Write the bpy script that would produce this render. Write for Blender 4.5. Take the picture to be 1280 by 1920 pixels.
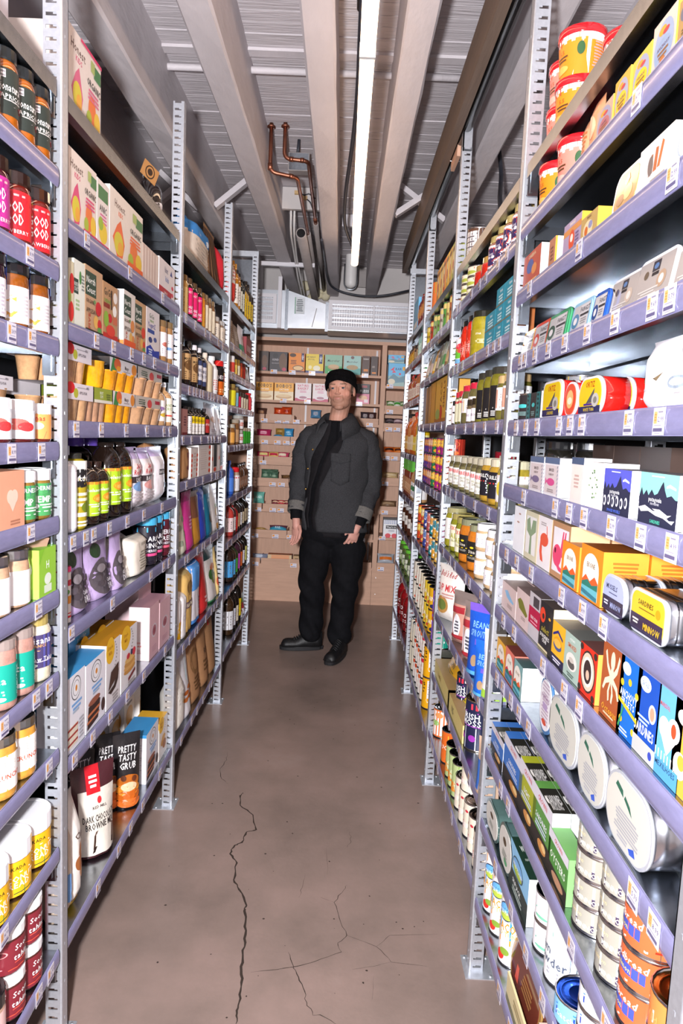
import bpy, math, random
from mathutils import Vector, Matrix
from mathutils.geometry import tessellate_polygon
random.seed(7)
for _o in list(bpy.data.objects):
    bpy.data.objects.remove(_o)
SC = bpy.context.scene
COL = SC.collection
PI = math.pi

# ------------------------------------------------------------------ camera, world, lights, exposure
EYE = Vector((0.0, 0.0, 1.5))
FPX = 1305.0                                   # focal length for a 1280 x 1920 frame
_p, _r, _y = math.radians(6.25), math.radians(2.51), math.radians(0.076)
CF = Vector((math.sin(_y)*math.cos(_p), math.cos(_y)*math.cos(_p), -math.sin(_p)))
_rt = Vector((math.cos(_y), -math.sin(_y), 0)); _up = _rt.cross(CF)
CR = _rt*math.cos(_r) + _up*math.sin(_r)
CU = -_rt*math.sin(_r) + _up*math.cos(_r)
cam = bpy.data.cameras.new('camera'); camo = bpy.data.objects.new('camera', cam); COL.objects.link(camo)
cam.sensor_fit = 'VERTICAL'; cam.sensor_height = 36.0; cam.lens = FPX/1920*36.0; cam.clip_start = 0.05
camo.matrix_world = Matrix(((CR.x, CU.x, -CF.x, EYE.x), (CR.y, CU.y, -CF.y, EYE.y), (CR.z, CU.z, -CF.z, EYE.z), (0, 0, 0, 1)))
SC.camera = camo

def along(u, X, z):
    """depth along a shelf front (plane X, height z) seen at picture column u"""
    k = (u-640.0)/FPX; dz = z-EYE.z
    return (k*(X*CF.x+dz*CF.z) - (X*CR.x+dz*CR.z))/(CR.y-k*CF.y)

W = bpy.data.worlds.new('world'); SC.world = W; W.use_nodes = True
W.node_tree.nodes['Background'].inputs[0].default_value = (0.9, 0.85, 0.9, 1)
W.node_tree.nodes['Background'].inputs[1].default_value = 0.12

def light(name, kind, loc, energy, color, size, look=None, size_y=None):
    l = bpy.data.lights.new(name, kind); l.energy = energy; l.color = color
    if kind == 'AREA':
        l.size = size
        if size_y: l.shape = 'RECTANGLE'; l.size_y = size_y
    else: l.shadow_soft_size = size
    o = bpy.data.objects.new(name, l); COL.objects.link(o); o.location = loc
    if look: o.rotation_euler = (Vector(look)-Vector(loc)).to_track_quat('-Z', 'Y').to_euler()
    return o
# the photographer's flash, held just beside the lens
fl = light('flash', 'POINT', (-0.17, -0.12, 1.56), 82, (0.97, 0.97, 1.0), 0.05)
fl.data.use_nodes = True; _n = fl.data.node_tree.nodes; _f = _n.new('ShaderNodeLightFalloff'); _f.inputs['Strength'].default_value = 1.0
fl.data.node_tree.links.new(_f.outputs['Linear'], _n['Emission'].inputs['Strength'])
VS = SC.view_settings
VS.view_transform = 'Standard'; VS.look = 'None'; VS.gamma = 1.0; VS.exposure = 1.0; VS.use_curve_mapping = False
TUBE = 4.2

# ------------------------------------------------------------------ materials
def lin(h):
    c = [int(h[i:i+2], 16)/255 for i in (0, 2, 4)]
    return tuple(x/12.92 if x <= 0.04045 else ((x+0.055)/1.055)**2.4 for x in c)
MATS = {}
def mat(name, base=None, rough=0.5, metal=0.0, spec=0.5, coat=0.0, noise=0, amount=0.0, bump=0, bumpscale=100, stretch=(1, 1, 1), emit=0, attr=False, trans=0, alpha=1.0, ramp=None):
    m = bpy.data.materials.new(name); m.use_nodes = True; nt = m.node_tree; N = nt.nodes; K = nt.links
    b = N['Principled BSDF']
    b.inputs['Roughness'].default_value = rough; b.inputs['Metallic'].default_value = metal
    b.inputs['Specular IOR Level'].default_value = spec; b.inputs['Coat Weight'].default_value = coat
    b.inputs['Coat Roughness'].default_value = 0.05
    b.inputs['Transmission Weight'].default_value = trans; b.inputs['Alpha'].default_value = alpha
    src = None
    if attr:
        a = N.new('ShaderNodeAttribute'); a.attribute_name = 'Col'; src = a.outputs['Color']
    elif base:
        b.inputs['Base Color'].default_value = (*lin(base), 1)
    tc = N.new('ShaderNodeTexCoord'); mp = N.new('ShaderNodeMapping'); mp.inputs['Scale'].default_value = stretch
    K.new(tc.outputs['Object'], mp.inputs['Vector'])
    if noise:
        n = N.new('ShaderNodeTexNoise'); n.inputs['Scale'].default_value = noise; n.inputs['Detail'].default_value = 6; n.inputs['Roughness'].default_value = 0.65
        K.new(mp.outputs[0], n.inputs['Vector'])
        if ramp:
            cr = N.new('ShaderNodeValToRGB'); e = cr.color_ramp.elements
            while len(e) < len(ramp): e.new(0.5)
            for i, (p, c) in enumerate(ramp): e[i].position = p; e[i].color = (*lin(c), 1)
            K.new(n.outputs['Fac'], cr.inputs[0]); src = cr.outputs[0]
        else:
            mr = N.new('ShaderNodeMapRange'); mr.inputs['From Min'].default_value = 0.3; mr.inputs['From Max'].default_value = 0.7
            mr.inputs['To Min'].default_value = 1-amount; mr.inputs['To Max'].default_value = 1+amount
            K.new(n.outputs['Fac'], mr.inputs['Value'])
            mx = N.new('ShaderNodeVectorMath'); mx.operation = 'SCALE'
            if src: K.new(src, mx.inputs[0])
            else: mx.inputs[0].default_value = lin(base)
            K.new(mr.outputs[0], mx.inputs['Scale']); src = mx.outputs[0]
    if src: K.new(src, b.inputs['Base Color'])
    if bump:
        n2 = N.new('ShaderNodeTexNoise'); n2.inputs['Scale'].default_value = bumpscale; n2.inputs['Detail'].default_value = 5
        K.new(mp.outputs[0], n2.inputs['Vector'])
        bp = N.new('ShaderNodeBump'); bp.inputs['Strength'].default_value = bump; bp.inputs['Distance'].default_value = 0.01
        K.new(n2.outputs['Fac'], bp.inputs['Height']); K.new(bp.outputs[0], b.inputs['Normal'])
    if emit:
        b.inputs['Emission Color'].default_value = (*lin(base), 1); b.inputs['Emission Strength'].default_value = emit
    MATS[name] = m
    return m
mat('carton', rough=0.42, spec=0.45, attr=True, noise=30, amount=0.04)
mat('gloss', rough=0.12, spec=0.5, coat=0.4, attr=True)
mat('glass', rough=0.06, spec=0.6, coat=0.8, attr=True, noise=45, amount=0.25)
mat('foil', rough=0.3, spec=0.5, coat=0.2, attr=True, noise=20, amount=0.06, bump=0.25, bumpscale=35)
mat('paper', rough=0.75, spec=0.2, attr=True, noise=40, amount=0.06, bump=0.12, bumpscale=60)
mat('tin', rough=0.22, metal=1.0, attr=True)
mat('galv', '9aa0a8', rough=0.26, metal=1.0, noise=60, amount=0.12)
mat('galvpost', 'c6cad2', rough=0.34, metal=0.6, noise=90, amount=0.1)
mat('strip', '8886ac', rough=0.22, spec=0.55, coat=0.25, noise=25, amount=0.1, stretch=(1, 1, 4))
mat('concrete', rough=0.3, spec=0.35, noise=2.2, ramp=[(0.25, '75665f'), (0.45, '88766e'), (0.6, '947f77'), (0.8, 'a08d86')], bump=0.05, bumpscale=60)
mat('crack', '3c332e', rough=0.9, spec=0.1)
mat('paintwood', 'c4bdc0', rough=0.55, spec=0.35, noise=7, amount=0.07, bump=0.35, bumpscale=26, stretch=(1, 0.35, 1))
mat('paintplank', 'c2bbbe', rough=0.6, spec=0.3, noise=9, amount=0.09, bump=0.45, bumpscale=30, stretch=(0.25, 3, 1))
mat('brownwood', '6b5b50', rough=0.6, noise=8, amount=0.15, bump=0.15, bumpscale=30, stretch=(6, 0.5, 6))
mat('ply', 'c59d86', rough=0.55, spec=0.3, noise=5, amount=0.09, bump=0.05, bumpscale=40, stretch=(1, 1, 9))
mat('plyv', 'c79f88', rough=0.55, spec=0.3, noise=5, amount=0.09, bump=0.05, bumpscale=40, stretch=(9, 1, 1))
mat('wall', 'b8b2b0', rough=0.8, spec=0.2, noise=4, amount=0.04, bump=0.1, bumpscale=60)
mat('backshade', '17171b', rough=0.7, spec=0.2, noise=8, amount=0.2)
mat('copper', '9a6450', rough=0.45, metal=1.0, noise=14, amount=0.25)
mat('greypipe', '8d8583', rough=0.5, noise=10, amount=0.08)
mat('ductmetal', 'bfc3ca', rough=0.3, metal=0.75, noise=5, amount=0.08, bump=0.08, bumpscale=9)
mat('whitemetal', 'cfcbd0', rough=0.4, noise=6, amount=0.03)
mat('blackmetal', '151517', rough=0.22, metal=0.3, noise=10, amount=0.1)
mat('cable', '2b2c34', rough=0.5, noise=30, amount=0.15)
mat('whiteplastic', 'd8d4d2', rough=0.45, noise=8, amount=0.04)
mat('foam', 'c9bfa2', rough=0.85, noise=18, amount=0.15, bump=0.6, bumpscale=40)
mat('diffuser', 'ffd8b4', rough=0.4, emit=TUBE)
mat('lamphouse', 'c8c4c2', rough=0.4)
mat('denim', '38383b', rough=0.85, spec=0.15, noise=160, amount=0.35, bump=0.25, bumpscale=120)
mat('denimcuff', '6a6764', rough=0.85, spec=0.15, noise=160, amount=0.3, bump=0.2, bumpscale=140)
mat('blackcloth', '0f0f13', rough=0.85, spec=0.15, noise=30, amount=0.3, bump=0.15, bumpscale=60)
mat('greycloth', '1d1b1e', rough=0.85, spec=0.15, noise=60, amount=0.25)
mat('knit', '0c0b0d', rough=0.95, spec=0.1, noise=60, amount=0.4, bump=0.8, bumpscale=90, stretch=(1, 1, 0.3))
mat('skin', 'c98f7c', rough=0.5, spec=0.35, noise=24, amount=0.08, bump=0.06, bumpscale=120)
mat('beard', '6d4c3d', rough=0.8, spec=0.1, noise=120, amount=0.4)
mat('lip', 'b06a5e', rough=0.45)
mat('eye', attr=True, rough=0.15)
mat('leather', '151517', rough=0.5, spec=0.4, noise=40, amount=0.3, bump=0.15, bumpscale=70)
mat('rubber', '1b1b1e', rough=0.6)
mat('brass', 'b08a4a', rough=0.3, metal=1.0)
mat('bartan', 'b08a76', rough=0.5, noise=20, amount=0.05)
mat('screw', 'c9c9cc', rough=0.3, metal=1.0)

# ------------------------------------------------------------------ mesh building
class MB:
    def __init__(s, col='ffffff'):
        s.v = []; s.f = []; s.c = []; s.sm = []; s.col = col
    def face(s, idx, col=None, smooth=False):
        s.f.append(tuple(idx)); s.c.append(col or s.col); s.sm.append(smooth)
    def add(s, pts, faces, col=None, smooth=False):
        b = len(s.v); s.v += [tuple(p) for p in pts]
        for f in faces: s.face([b+i for i in f], col, smooth)
    def quad(s, a, b, c, d, col=None): s.add((a, b, c, d), ((0, 1, 2, 3),), col)
    def box(s, x0, y0, z0, x1, y1, z1, col=None, cols=None):
        p = [(x0, y0, z0), (x1, y0, z0), (x1, y1, z0), (x0, y1, z0), (x0, y0, z1), (x1, y0, z1), (x1, y1, z1), (x0, y1, z1)]
        b = len(s.v); s.v += p
        fs = [(0, 1, 5, 4), (1, 2, 6, 5), (2, 3, 7, 6), (3, 0, 4, 7), (4, 5, 6, 7), (3, 2, 1, 0)]   # front right back left top bottom
        for i, f in enumerate(fs): s.face([b+k for k in f], cols[i] if cols else col)
    def lathe(s, prof, seg=20, cx=0, cy=0, cols=None, col=None, smooth=True, sx=1, sy=1, a0=0, a1=2*PI, caps=False):
        full = abs(a1-a0-2*PI) < 1e-6; n = seg if full else seg+1; b = len(s.v)
        for (r, z) in prof:
            for i in range(n):
                a = a0+(a1-a0)*i/seg
                s.v.append((cx+r*sx*math.sin(a), cy-r*sy*math.cos(a), z))
        for j in range(len(prof)-1):
            c = cols[j] if cols else col
            for i in range(seg):
                i2 = (i+1) % n
                s.face((b+j*n+i, b+j*n+i2, b+(j+1)*n+i2, b+(j+1)*n+i), c, smooth)
        if caps:
            s.face([b+(len(prof)-1)*n+i for i in range(n)], (cols or [col])[-1])
            s.face([b+i for i in reversed(range(n))], (cols or [col])[0])
    def tube(s, pts, r, seg=10, col=None, smooth=True, caps=True):
        pts = [Vector(p) for p in pts]; b = len(s.v); n = len(pts); up = Vector((0, 0, 1)); prevn = None
        for i, p in enumerate(pts):
            t = (pts[min(i+1, n-1)]-pts[max(i-1, 0)]).normalized()
            if prevn is None:
                a = up if abs(t.z) < 0.9 else Vector((1, 0, 0)); nn = t.cross(a).normalized()
            else:
                nn = (prevn-t*prevn.dot(t)); nn = nn.normalized() if nn.length > 1e-6 else t.cross(up).normalized()
            prevn = nn; bb = t.cross(nn)
            rr = r[i] if isinstance(r, (list, tuple)) else r
            for k in range(seg):
                a = 2*PI*k/seg; q = p+nn*(rr*math.cos(a))+bb*(rr*math.sin(a)); s.v.append(tuple(q))
        for i in range(n-1):
            for k in range(seg):
                k2 = (k+1) % seg
                s.face((b+i*seg+k, b+i*seg+k2, b+(i+1)*seg+k2, b+(i+1)*seg+k), col, smooth)
        if caps:
            s.face([b+k for k in reversed(range(seg))], col); s.face([b+(n-1)*seg+k for k in range(seg)], col)
    def prism(s, poly, y0, y1, col=None, side=None, smooth=False):
        """polygon in x,z pushed along y"""
        n = len(poly); b = len(s.v)
        s.v += [(x, y0, z) for x, z in poly]+[(x, y1, z) for x, z in poly]
        s.face(range(b, b+n), col); s.face(range(b+2*n-1, b+n-1, -1), col)
        for i in range(n):
            j = (i+1) % n; s.face((b+j, b+i, b+n+i, b+n+j), side or col, smooth)
    def mesh(s, name):
        m = bpy.data.meshes.new(name); m.from_pydata(s.v, [], s.f)
        ca = m.color_attributes.new('Col', 'FLOAT_COLOR', 'CORNER'); cache = {}
        data = []
        for f, c in zip(s.f, s.c):
            if c not in cache: cache[c] = (*lin(c), 1.0)
            data.extend(cache[c]*len(f))
        ca.data.foreach_set('color', data)
        m.polygons.foreach_set('use_smooth', s.sm)
        m.update()
        return m
    def build(s, name, material, parent=None, loc=None):
        return link(name, s.mesh(name), material, parent, loc)
def link(name, mesh, material, parent=None, loc=None):
    if material and not mesh.materials: mesh.materials.append(MATS[material])
    o = bpy.data.objects.new(name, mesh); COL.objects.link(o)
    if parent: o.parent = parent
    if loc: o.location = loc
    return o
def empty(name, loc=(0, 0, 0), rz=0):
    o = bpy.data.objects.new(name, None); COL.objects.link(o); o.location = loc; o.rotation_euler = (0, 0, rz); o.empty_display_size = 0.05
    return o
def tag(o, label, cat=None, group=None, kind=None):
    o['label'] = label
    if cat: o['category'] = cat
    if group: o['group'] = group
    if kind: o['kind'] = kind
    return o
def structure(o, label=None):
    o['kind'] = 'structure'
    if label: o['label'] = label
    return o

# glyphs for printed words, one flat mesh for each letter
GLY = {}
def make_glyphs():
    chars = "ABCDEFGHIJKLMNOPQRSTUVWXYZabcdefghijklmnopqrstuvwxyz0123456789.,&'!$-+%"
    obs = []
    for ch in chars:
        c = bpy.data.curves.new('glyph', 'FONT'); c.body = ch; c.size = 1.0; c.resolution_u = 1; c.offset = 0.018
        o = bpy.data.objects.new('glyph', c); COL.objects.link(o); obs.append((ch, o))
    dg = bpy.context.evaluated_depsgraph_get()
    for ch, o in obs:
        me = o.evaluated_get(dg).to_mesh()
        v = [(p.co.x, p.co.y) for p in me.vertices]; f = [tuple(p.vertices) for p in me.polygons]
        x0 = min(p[0] for p in v); x1 = max(p[0] for p in v)
        GLY[ch] = ([(x-x0, y) for x, y in v], f, x1-x0)
        o.evaluated_get(dg).to_mesh_clear()
    for ch, o in obs:
        c = o.data; bpy.data.objects.remove(o); bpy.data.curves.remove(c)
make_glyphs()
CAPH = 0.72
def words(text, shear=0.0):
    """vertices and faces of a printed line; capital height 1, centred on x"""
    V, F, x = [], [], 0.0
    for ch in text:
        if ch == ' ': x += 0.3; continue
        v, f, w = GLY.get(ch, GLY['o']); b = len(V)
        V += [((x+a)/CAPH, y/CAPH) for a, y in v]; F += [tuple(b+i for i in q) for q in f]
        x += w+0.085
    wid = max(x-0.085, 0.01)/CAPH
    return [(a-wid/2+shear*(y-0.5), y-0.5) for a, y in V], F, wid

def pr(mb, surf, els, Wd, Hd, fine=6):
    """lay printed elements on a surface; surf(u, v, lift) gives the point, u and v run 0..1"""
    for k, e in enumerate(els):
        L = 0.00025+0.00014*k; t = e[0]
        if t == 'r':
            _, u0, v0, u1, v1, c = e; b = len(mb.v)
            for j in range(fine+1):
                for i in range(fine+1):
                    mb.v.append(surf(u0+(u1-u0)*i/fine, v0+(v1-v0)*j/fine, L))
            for j in range(fine):
                for i in range(fine):
                    q = b+j*(fine+1)+i; mb.face((q, q+1, q+fine+2, q+fine+1), c, fine > 1)
        elif t == 'e':
            _, cu, cv, ru, rv, c = e; n = 20; b = len(mb.v); mb.v.append(surf(cu, cv, L))
            for q in (0.5, 1.0):
                for i in range(n):
                    a = 2*PI*i/n; mb.v.append(surf(cu+ru*q*math.cos(a), cv+rv*q*math.sin(a), L))
            for i in range(n):
                j = (i+1) % n
                mb.face((b, b+1+i, b+1+j), c); mb.face((b+1+i, b+1+n+i, b+1+n+j, b+1+j), c)
        elif t == 'p':
            pts = e[1]; pts = [(pts[i], pts[i+1]) for i in range(0, len(pts), 2)]; b = len(mb.v)
            mb.v += [surf(u, v, L) for u, v in pts]
            for tri in tessellate_polygon([[Vector((u, v, 0)) for u, v in pts]]):
                a, q, r = [pts[i] for i in tri]
                if (q[0]-a[0])*(r[1]-a[1])-(q[1]-a[1])*(r[0]-a[0]) < 0: tri = tri[::-1]
                mb.face([b+i for i in tri], e[2])
        elif t in 'tT':                                   # t: across, T: reading upwards
            _, cu, cv, h, c, txt = e[:6]; mw = e[6] if len(e) > 6 else 0.92
            V, F, wid = words(txt, e[7] if len(e) > 7 else 0.0)
            hm = h*Hd if t == 't' else h*Wd
            sc = 1.0; lim = mw*(Wd if t == 't' else Hd)
            if wid*hm > lim: sc = lim/(wid*hm)
            b = len(mb.v)
            for (x, y) in V:
                if t == 't': mb.v.append(surf(cu+x*hm*sc/Wd, cv+y*hm/Hd, L))
                else: mb.v.append(surf(cu-y*hm/Wd, cv+x*hm*sc/Hd, L))
            for f in F: mb.face([b+i for i in f], c)
        elif t == 'l':                                    # lines of small print
            _, cu, cv, wu, n, pit, c = e; rnd = random.Random(k*7+n)
            for i in range(n):
                w = wu*(0.65+0.35*rnd.random()); v = cv-i*pit; b = len(mb.v); hh = pit*0.28
                m = 3
                for j in range(m+1):
                    u = cu-w/2+w*j/m; mb.v.append(surf(u, v-hh, L)); mb.v.append(surf(u, v+hh, L))
                for j in range(m): mb.face((b+2*j, b+2*j+2, b+2*j+3, b+2*j+1), c)

# ------------------------------------------------------------------ the room
XL, XR = -0.622, 0.421
WALL_Y, CEIL = 6.5, 3.02
def slab(name, x0, y0, z0, x1, y1, z1, m, parent=None):
    b = MB(); b.box(x0, y0, z0, x1, y1, z1); return b.build(name, m, parent)
floor = structure(slab('floor', -2.4, -3.1, -0.06, 2.4, 6.6, 0.0, 'concrete'), 'polished brown-grey concrete floor with hairline cracks')
structure(slab('wall_back', -2.4, WALL_Y, 0, 2.4, WALL_Y+0.1, CEIL+0.1, 'wall'), 'white painted wall behind the wooden cabinet')
structure(slab('wall_left', -2.5, -3.1, 0, -2.3, 6.6, CEIL+0.1, 'wall'), 'painted wall beyond the shelves on the jam side')
structure(slab('wall_right', 2.3, -3.1, 0, 2.5, 6.6, CEIL+0.1, 'wall'), 'painted wall beyond the shelves on the tin side')
structure(slab('wall_front', -2.4, -3.2, 0, 2.4, -3.0, CEIL+0.1, 'wall'), 'painted wall behind the photographer')

ceiling = structure(empty('ceiling', (0, 0, CEIL)), 'painted board ceiling over heavy joists')
slab('upper_deck', -2.4, -3.1, 0.06, 2.4, 6.6, 0.12, 'paintplank', ceiling)
rp = random.Random(3); y = -3.0; k = 0
while y < WALL_Y:
    w = 0.6 if y < 1.4 else 0.068+0.012*rp.random()
    dz = 0.004*rp.random()
    slab('plank', -2.3, y+0.0015, dz, 2.3, min(y+w, WALL_Y)-0.0015, 0.055, 'paintplank', ceiling); y += w
def beam(x0, x1, drift=0.0):
    b = MB(); n = 40; rr = random.Random(int(x0*1000)); P = []
    for i in range(n+1):
        yy = -3.0+(WALL_Y+3.0)*i/n; j = lambda: (rr.random()-0.5)*0.006
        d = drift*(yy-2)/4.5
        ch = 0.008
        P.append([(x0+d+j(), yy, 0.03), (x0+d+j(), yy, -0.27+ch), (x0+d+ch, yy, -0.27+j()), (x1+d-ch, yy, -0.27+j()), (x1+d+j(), yy, -0.27+ch), (x1+d+j(), yy, 0.03)])
    base = 0
    for r in P: b.v += r
    for i in range(n):
        for q in range(5):
            a = i*6+q; b.face((a, a+1, a+7, a+6), None, False)
    return b.build('beam', 'paintwood', ceiling)
for x0, x1, dr in ((-1.98, -1.87, 0), (-1.6, -1.49, 0), (-1.24, -1.13, 0), (-0.90, -0.793, 0), (-0.553, -0.447, 0), (-0.186, -0.08, -0.022), (0.128, 0.229, 0.008), (0.523, 0.62, 0.015), (0.93, 1.04, 0), (1.3, 1.41, 0), (1.68, 1.79, 0)):
    beam(x0, x1, dr)
def bar(name, a, b_, w, h, m, parent=None):
    """square bar from a to b"""
    a = Vector(a); b_ = Vector(b_); t = (b_-a).normalized(); s = t.cross(Vector((0, 1, 0)) if abs(t.y) < 0.9 else Vector((0, 0, 1))).normalized(); u = s.cross(t)
    mb = MB(); P = []
    for p in (a, b_):
        for i, j in ((-1, -1), (1, -1), (1, 1), (-1, 1)): P.append(p+s*(i*w/2)+u*(j*h/2))
    mb.add(P, ((0, 1, 2, 3), (7, 6, 5, 4), (0, 4, 5, 1), (1, 5, 6, 2), (2, 6, 7, 3), (3, 7, 4, 0)))
    return mb.build(name, m, parent)
for x0, x1 in ((-1.49, -1.24), (-1.13, -0.9), (-0.793, -0.553), (0.237, 0.53)):           # cross bridging between joists
    bar('brace', (x0, 4.15, -0.25), (x1, 4.15, -0.05), 0.03, 0.05, 'paintwood', ceiling)
    if x0 != -0.793: bar('brace', (x0, 4.22, -0.05), (x1, 4.22, -0.25), 0.03, 0.045, 'paintwood', ceiling)

# cracks in the floor
CR_PX = [
 (7, [(442,1920),(444,1900),(448,1880),(452,1850),(452,1820),(455,1790),(458,1760),(460,1730),(458,1708),(462,1698),(448,1668),(438,1650),(444,1618),(431,1601),(440,1585),(453,1580),(462,1560),(480,1556),(474,1528),(450,1510),(450,1492),(455,1486)]),
 (2.5, [(428,1470),(415,1460),(412,1442),(425,1425),(426,1410)]),
 (3.2, [(586,1904),(575,1880),(568,1852),(556,1826),(550,1812),(540,1785)]), (2.2, [(586,1904),(600,1903),(640,1925)]),
 (2.2, [(470,1823),(520,1818),(551,1813),(590,1803),(640,1785),(633,1768),(650,1754),(636,1722),(626,1692),(645,1668),(650,1660)]),
 (2.0, [(650,1754),(705,1775),(733,1804),(800,1812)]), (1.6, [(705,1775),(730,1754),(820,1752)]), (1.6, [(733,1804),(700,1812),(660,1818)]),
 (1.8, [(655,1560),(658,1578),(650,1590)]), (1.5, [(626,1692),(600,1682)]), (1.5, [(572,1640),(566,1665),(560,1683)]), (1.5, [(612,1590),(613,1640)]), (1.4, [(700,1830),(697,1875)])]
def to_floor(u, v):
    d = CF+CR*((u-640)/FPX)+CU*((960-v)/FPX); t = -EYE.z/d.z; return EYE+d*t
for k, (wd, pts) in enumerate(CR_PX):
    P = [to_floor(u, v) for u, v in pts]; rr = random.Random(k); Q = []
    for i in range(len(P)-1):
        for s in range(4):
            q = P[i].lerp(P[i+1], s/4); Q.append(q+Vector(((rr.random()-0.5)*0.008 if s else 0, 0, 0)))
    Q.append(P[-1]); mb = MB()
    for i, q in enumerate(Q):
        t = (Q[min(i+1, len(Q)-1)]-Q[max(i-1, 0)]).normalized(); n = Vector((-t.y, t.x, 0))
        w = wd*0.00042*(0.5+0.9*rr.random())*min(1.0, 0.25+0.2*min(i, len(Q)-1-i))
        mb.v += [(q.x+n.x*w, q.y+n.y*w, 0.0004), (q.x-n.x*w, q.y-n.y*w, 0.0004)]
    for i in range(len(Q)-1): mb.face((2*i, 2*i+1, 2*i+3, 2*i+2))
    mb.build('crack', 'crack', floor)
mb = MB('4a4038'); rr = random.Random(5)
for i in range(90):
    x, y_, r = rr.uniform(-0.55, 0.4), rr.uniform(1.6, 4.6), rr.uniform(0.001, 0.004)
    mb.add([(x+r*math.cos(a)*rr.uniform(.6, 1.5), y_+r*math.sin(a), 0.0005) for a in (0, 1.2, 2.3, 3.5, 5)], ((0, 1, 2, 3, 4),))
o = mb.build('specks', 'crack', floor); o['kind'] = 'stuff'

# ------------------------------------------------------------------ shelving
BAYS = {
 'A': (-1, 0.46, 1.545, [2.208, 2.031, 1.838, 1.68, 1.457, 1.294, 1.128, .938, .755, .513, .254]),
 'B': (-1, 1.545, 2.635, [2.207, 1.946, 1.724, 1.505, 1.24, 1.025, .702, .25]),
 'C': (-1, 2.635, 3.725, [2.187, 1.937, 1.67, 1.473, 1.292, .985, .618, .225]),
 'D': (-1, 3.725, 4.815, [2.189, 1.971, 1.816, 1.638, 1.419, 1.126, .876, .59, .246]),
 'R1': (1, 0.74, 1.83, [2.19, 2.043, 1.879, 1.715, 1.555, 1.394, 1.236, 1.072, .912, .674, .471, .235]),
 'R2': (1, 1.83, 2.92, [2.186, 2.026, 1.791, 1.56, 1.315, 1.066, .77, .507, .246]),
 'R3': (1, 2.92, 4.01, [2.176, 2.005, 1.82, 1.578, 1.27, .943, .592, .2]),
 'R4': (1, 4.01, 5.10, [2.193, 1.995, 1.744, 1.401, 1.122, .873, .603, .25]),
}
DEPTH = 0.42
def post_mesh(s, top):
    """slotted angle upright; aisle face on x = 0, shelf side runs to -s... local x grows away from the aisle"""
    mb = MB(); wx, wy, t = 0.040, 0.034, 0.0022
    pit, sl = 0.0245, 0.0075
    x0, x1 = 0.011, 0.034                                      # slot extent
    def q(xa, xb, za, zb): mb.box(min(s*xa, s*xb), 0, za, max(s*xa, s*xb), t, zb)
    q(0.004, x0, 0, top); q(x1, wx, 0, top)
    z = 0.012
    q(x0, x1, 0, z)
    while z+sl+0.004 < top:
        z2 = z+sl; nz = min(z+pit, top); q(x0, x1, z2, nz); z += pit
        mb.box(min(s*x0, s*(x0+0.008)), t*0.5, z2-0.0035, max(s*x0, s*(x0+0.008)), t, z2)
    n = 6                                                       # rounded corner and aisle flange
    arc = [(0.004-0.004*math.sin(PI/2*i/n), 0.004-0.004*math.cos(PI/2*i/n)) for i in range(n+1)]
    prof = [(s*a, b_) for a, b_ in arc]+[(0, wy)]
    b = len(mb.v)
    for zz in (0, top): mb.v += [(a, c, zz) for a, c in prof]
    m = len(prof)
    for i in range(m-1): mb.face((b+i, b+i+1, b+m+i+1, b+m+i), None, i < m-2)
    mb.box(min(0, s*t), wy-t, 0, max(0, s*t), wy, top)
    for i in range(int(top/0.098)):                             # small round holes seen as bright dots
        zz = 0.05+i*0.098; mb.box(-s*0.0006 if s > 0 else 0, 0.015, zz, 0 if s > 0 else 0.0006, 0.0185, zz+0.006, 'ffffff')
    return mb.mesh('post')
POSTM = {(-1, 2.665): post_mesh(-1, 2.665), (1, 2.665): post_mesh(1, 2.665)}
def foot_mesh(s):
    mb = MB(); mb.box(min(s*-0.014, s*0.07), -0.03, 0, max(s*-0.014, s*0.07), 0.06, 0.003)
    for a, b_ in ((0.058, -0.02), (-0.004, 0.05), (0.058, 0.05)): mb.lathe([(0.005, 0.003), (0.004, 0.006), (0.0, 0.006)], 8, s*a, b_)
    return mb.mesh('foot')
FOOTM = {-1: foot_mesh(-1), 1: foot_mesh(1)}
LAB_BAY = {'A': 'nearest shelving bay of jams and nut butters', 'B': 'shelving bay of juice boxes, apple sauce cups and baking mixes', 'C': 'shelving bay of maple syrup, flour bags and vanilla bottles',
 'D': 'farthest shelving bay of oil and vinegar bottles beside the cabinet', 'R1': 'nearest shelving bay of tinned fish', 'R2': 'shelving bay of pickle jars and olives', 'R3': 'shelving bay of taco shells and stacked bean cans', 'R4': 'farthest shelving bay of hot sauces and tall slim bottles beside the cabinet'}
TAGM = []
def tag_mesh(price):
    mb = MB('e6e2ee'); w, h = 0.034, 0.037
    mb.box(-w/2, -0.0006, 0, w/2, 0, h)
    def surf(u, v, L): return ((u-.5)*w, -0.0006-L, v*h)
    pr(mb, surf, [('r', .08, .42, .36, .86, 'f2b878'), ('l', .22, .75, .2, 3, .1, 'd09858'), ('t', .68, .58, .2, '8a84a0', price, .5), ('l', .66, .84, .4, 1, .1, '9a94a8'),
                  ('r', .1, .13, .9, .26, '6a6488'), ('l', .5, .36, .8, 1, .06, 'aaa4ba'), ('l', .5, .07, .7, 1, .05, 'aaa4ba')], w, h, 1)
    return mb.mesh('price_tag')
TAGM = [tag_mesh(p) for p in ('6.49', '14.99', '8.99', '24.99', '5.79', '12.99', '9.69')]
TAGN = [0]
def bare(bay, i): return i == 0
SHELF = {}
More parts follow.
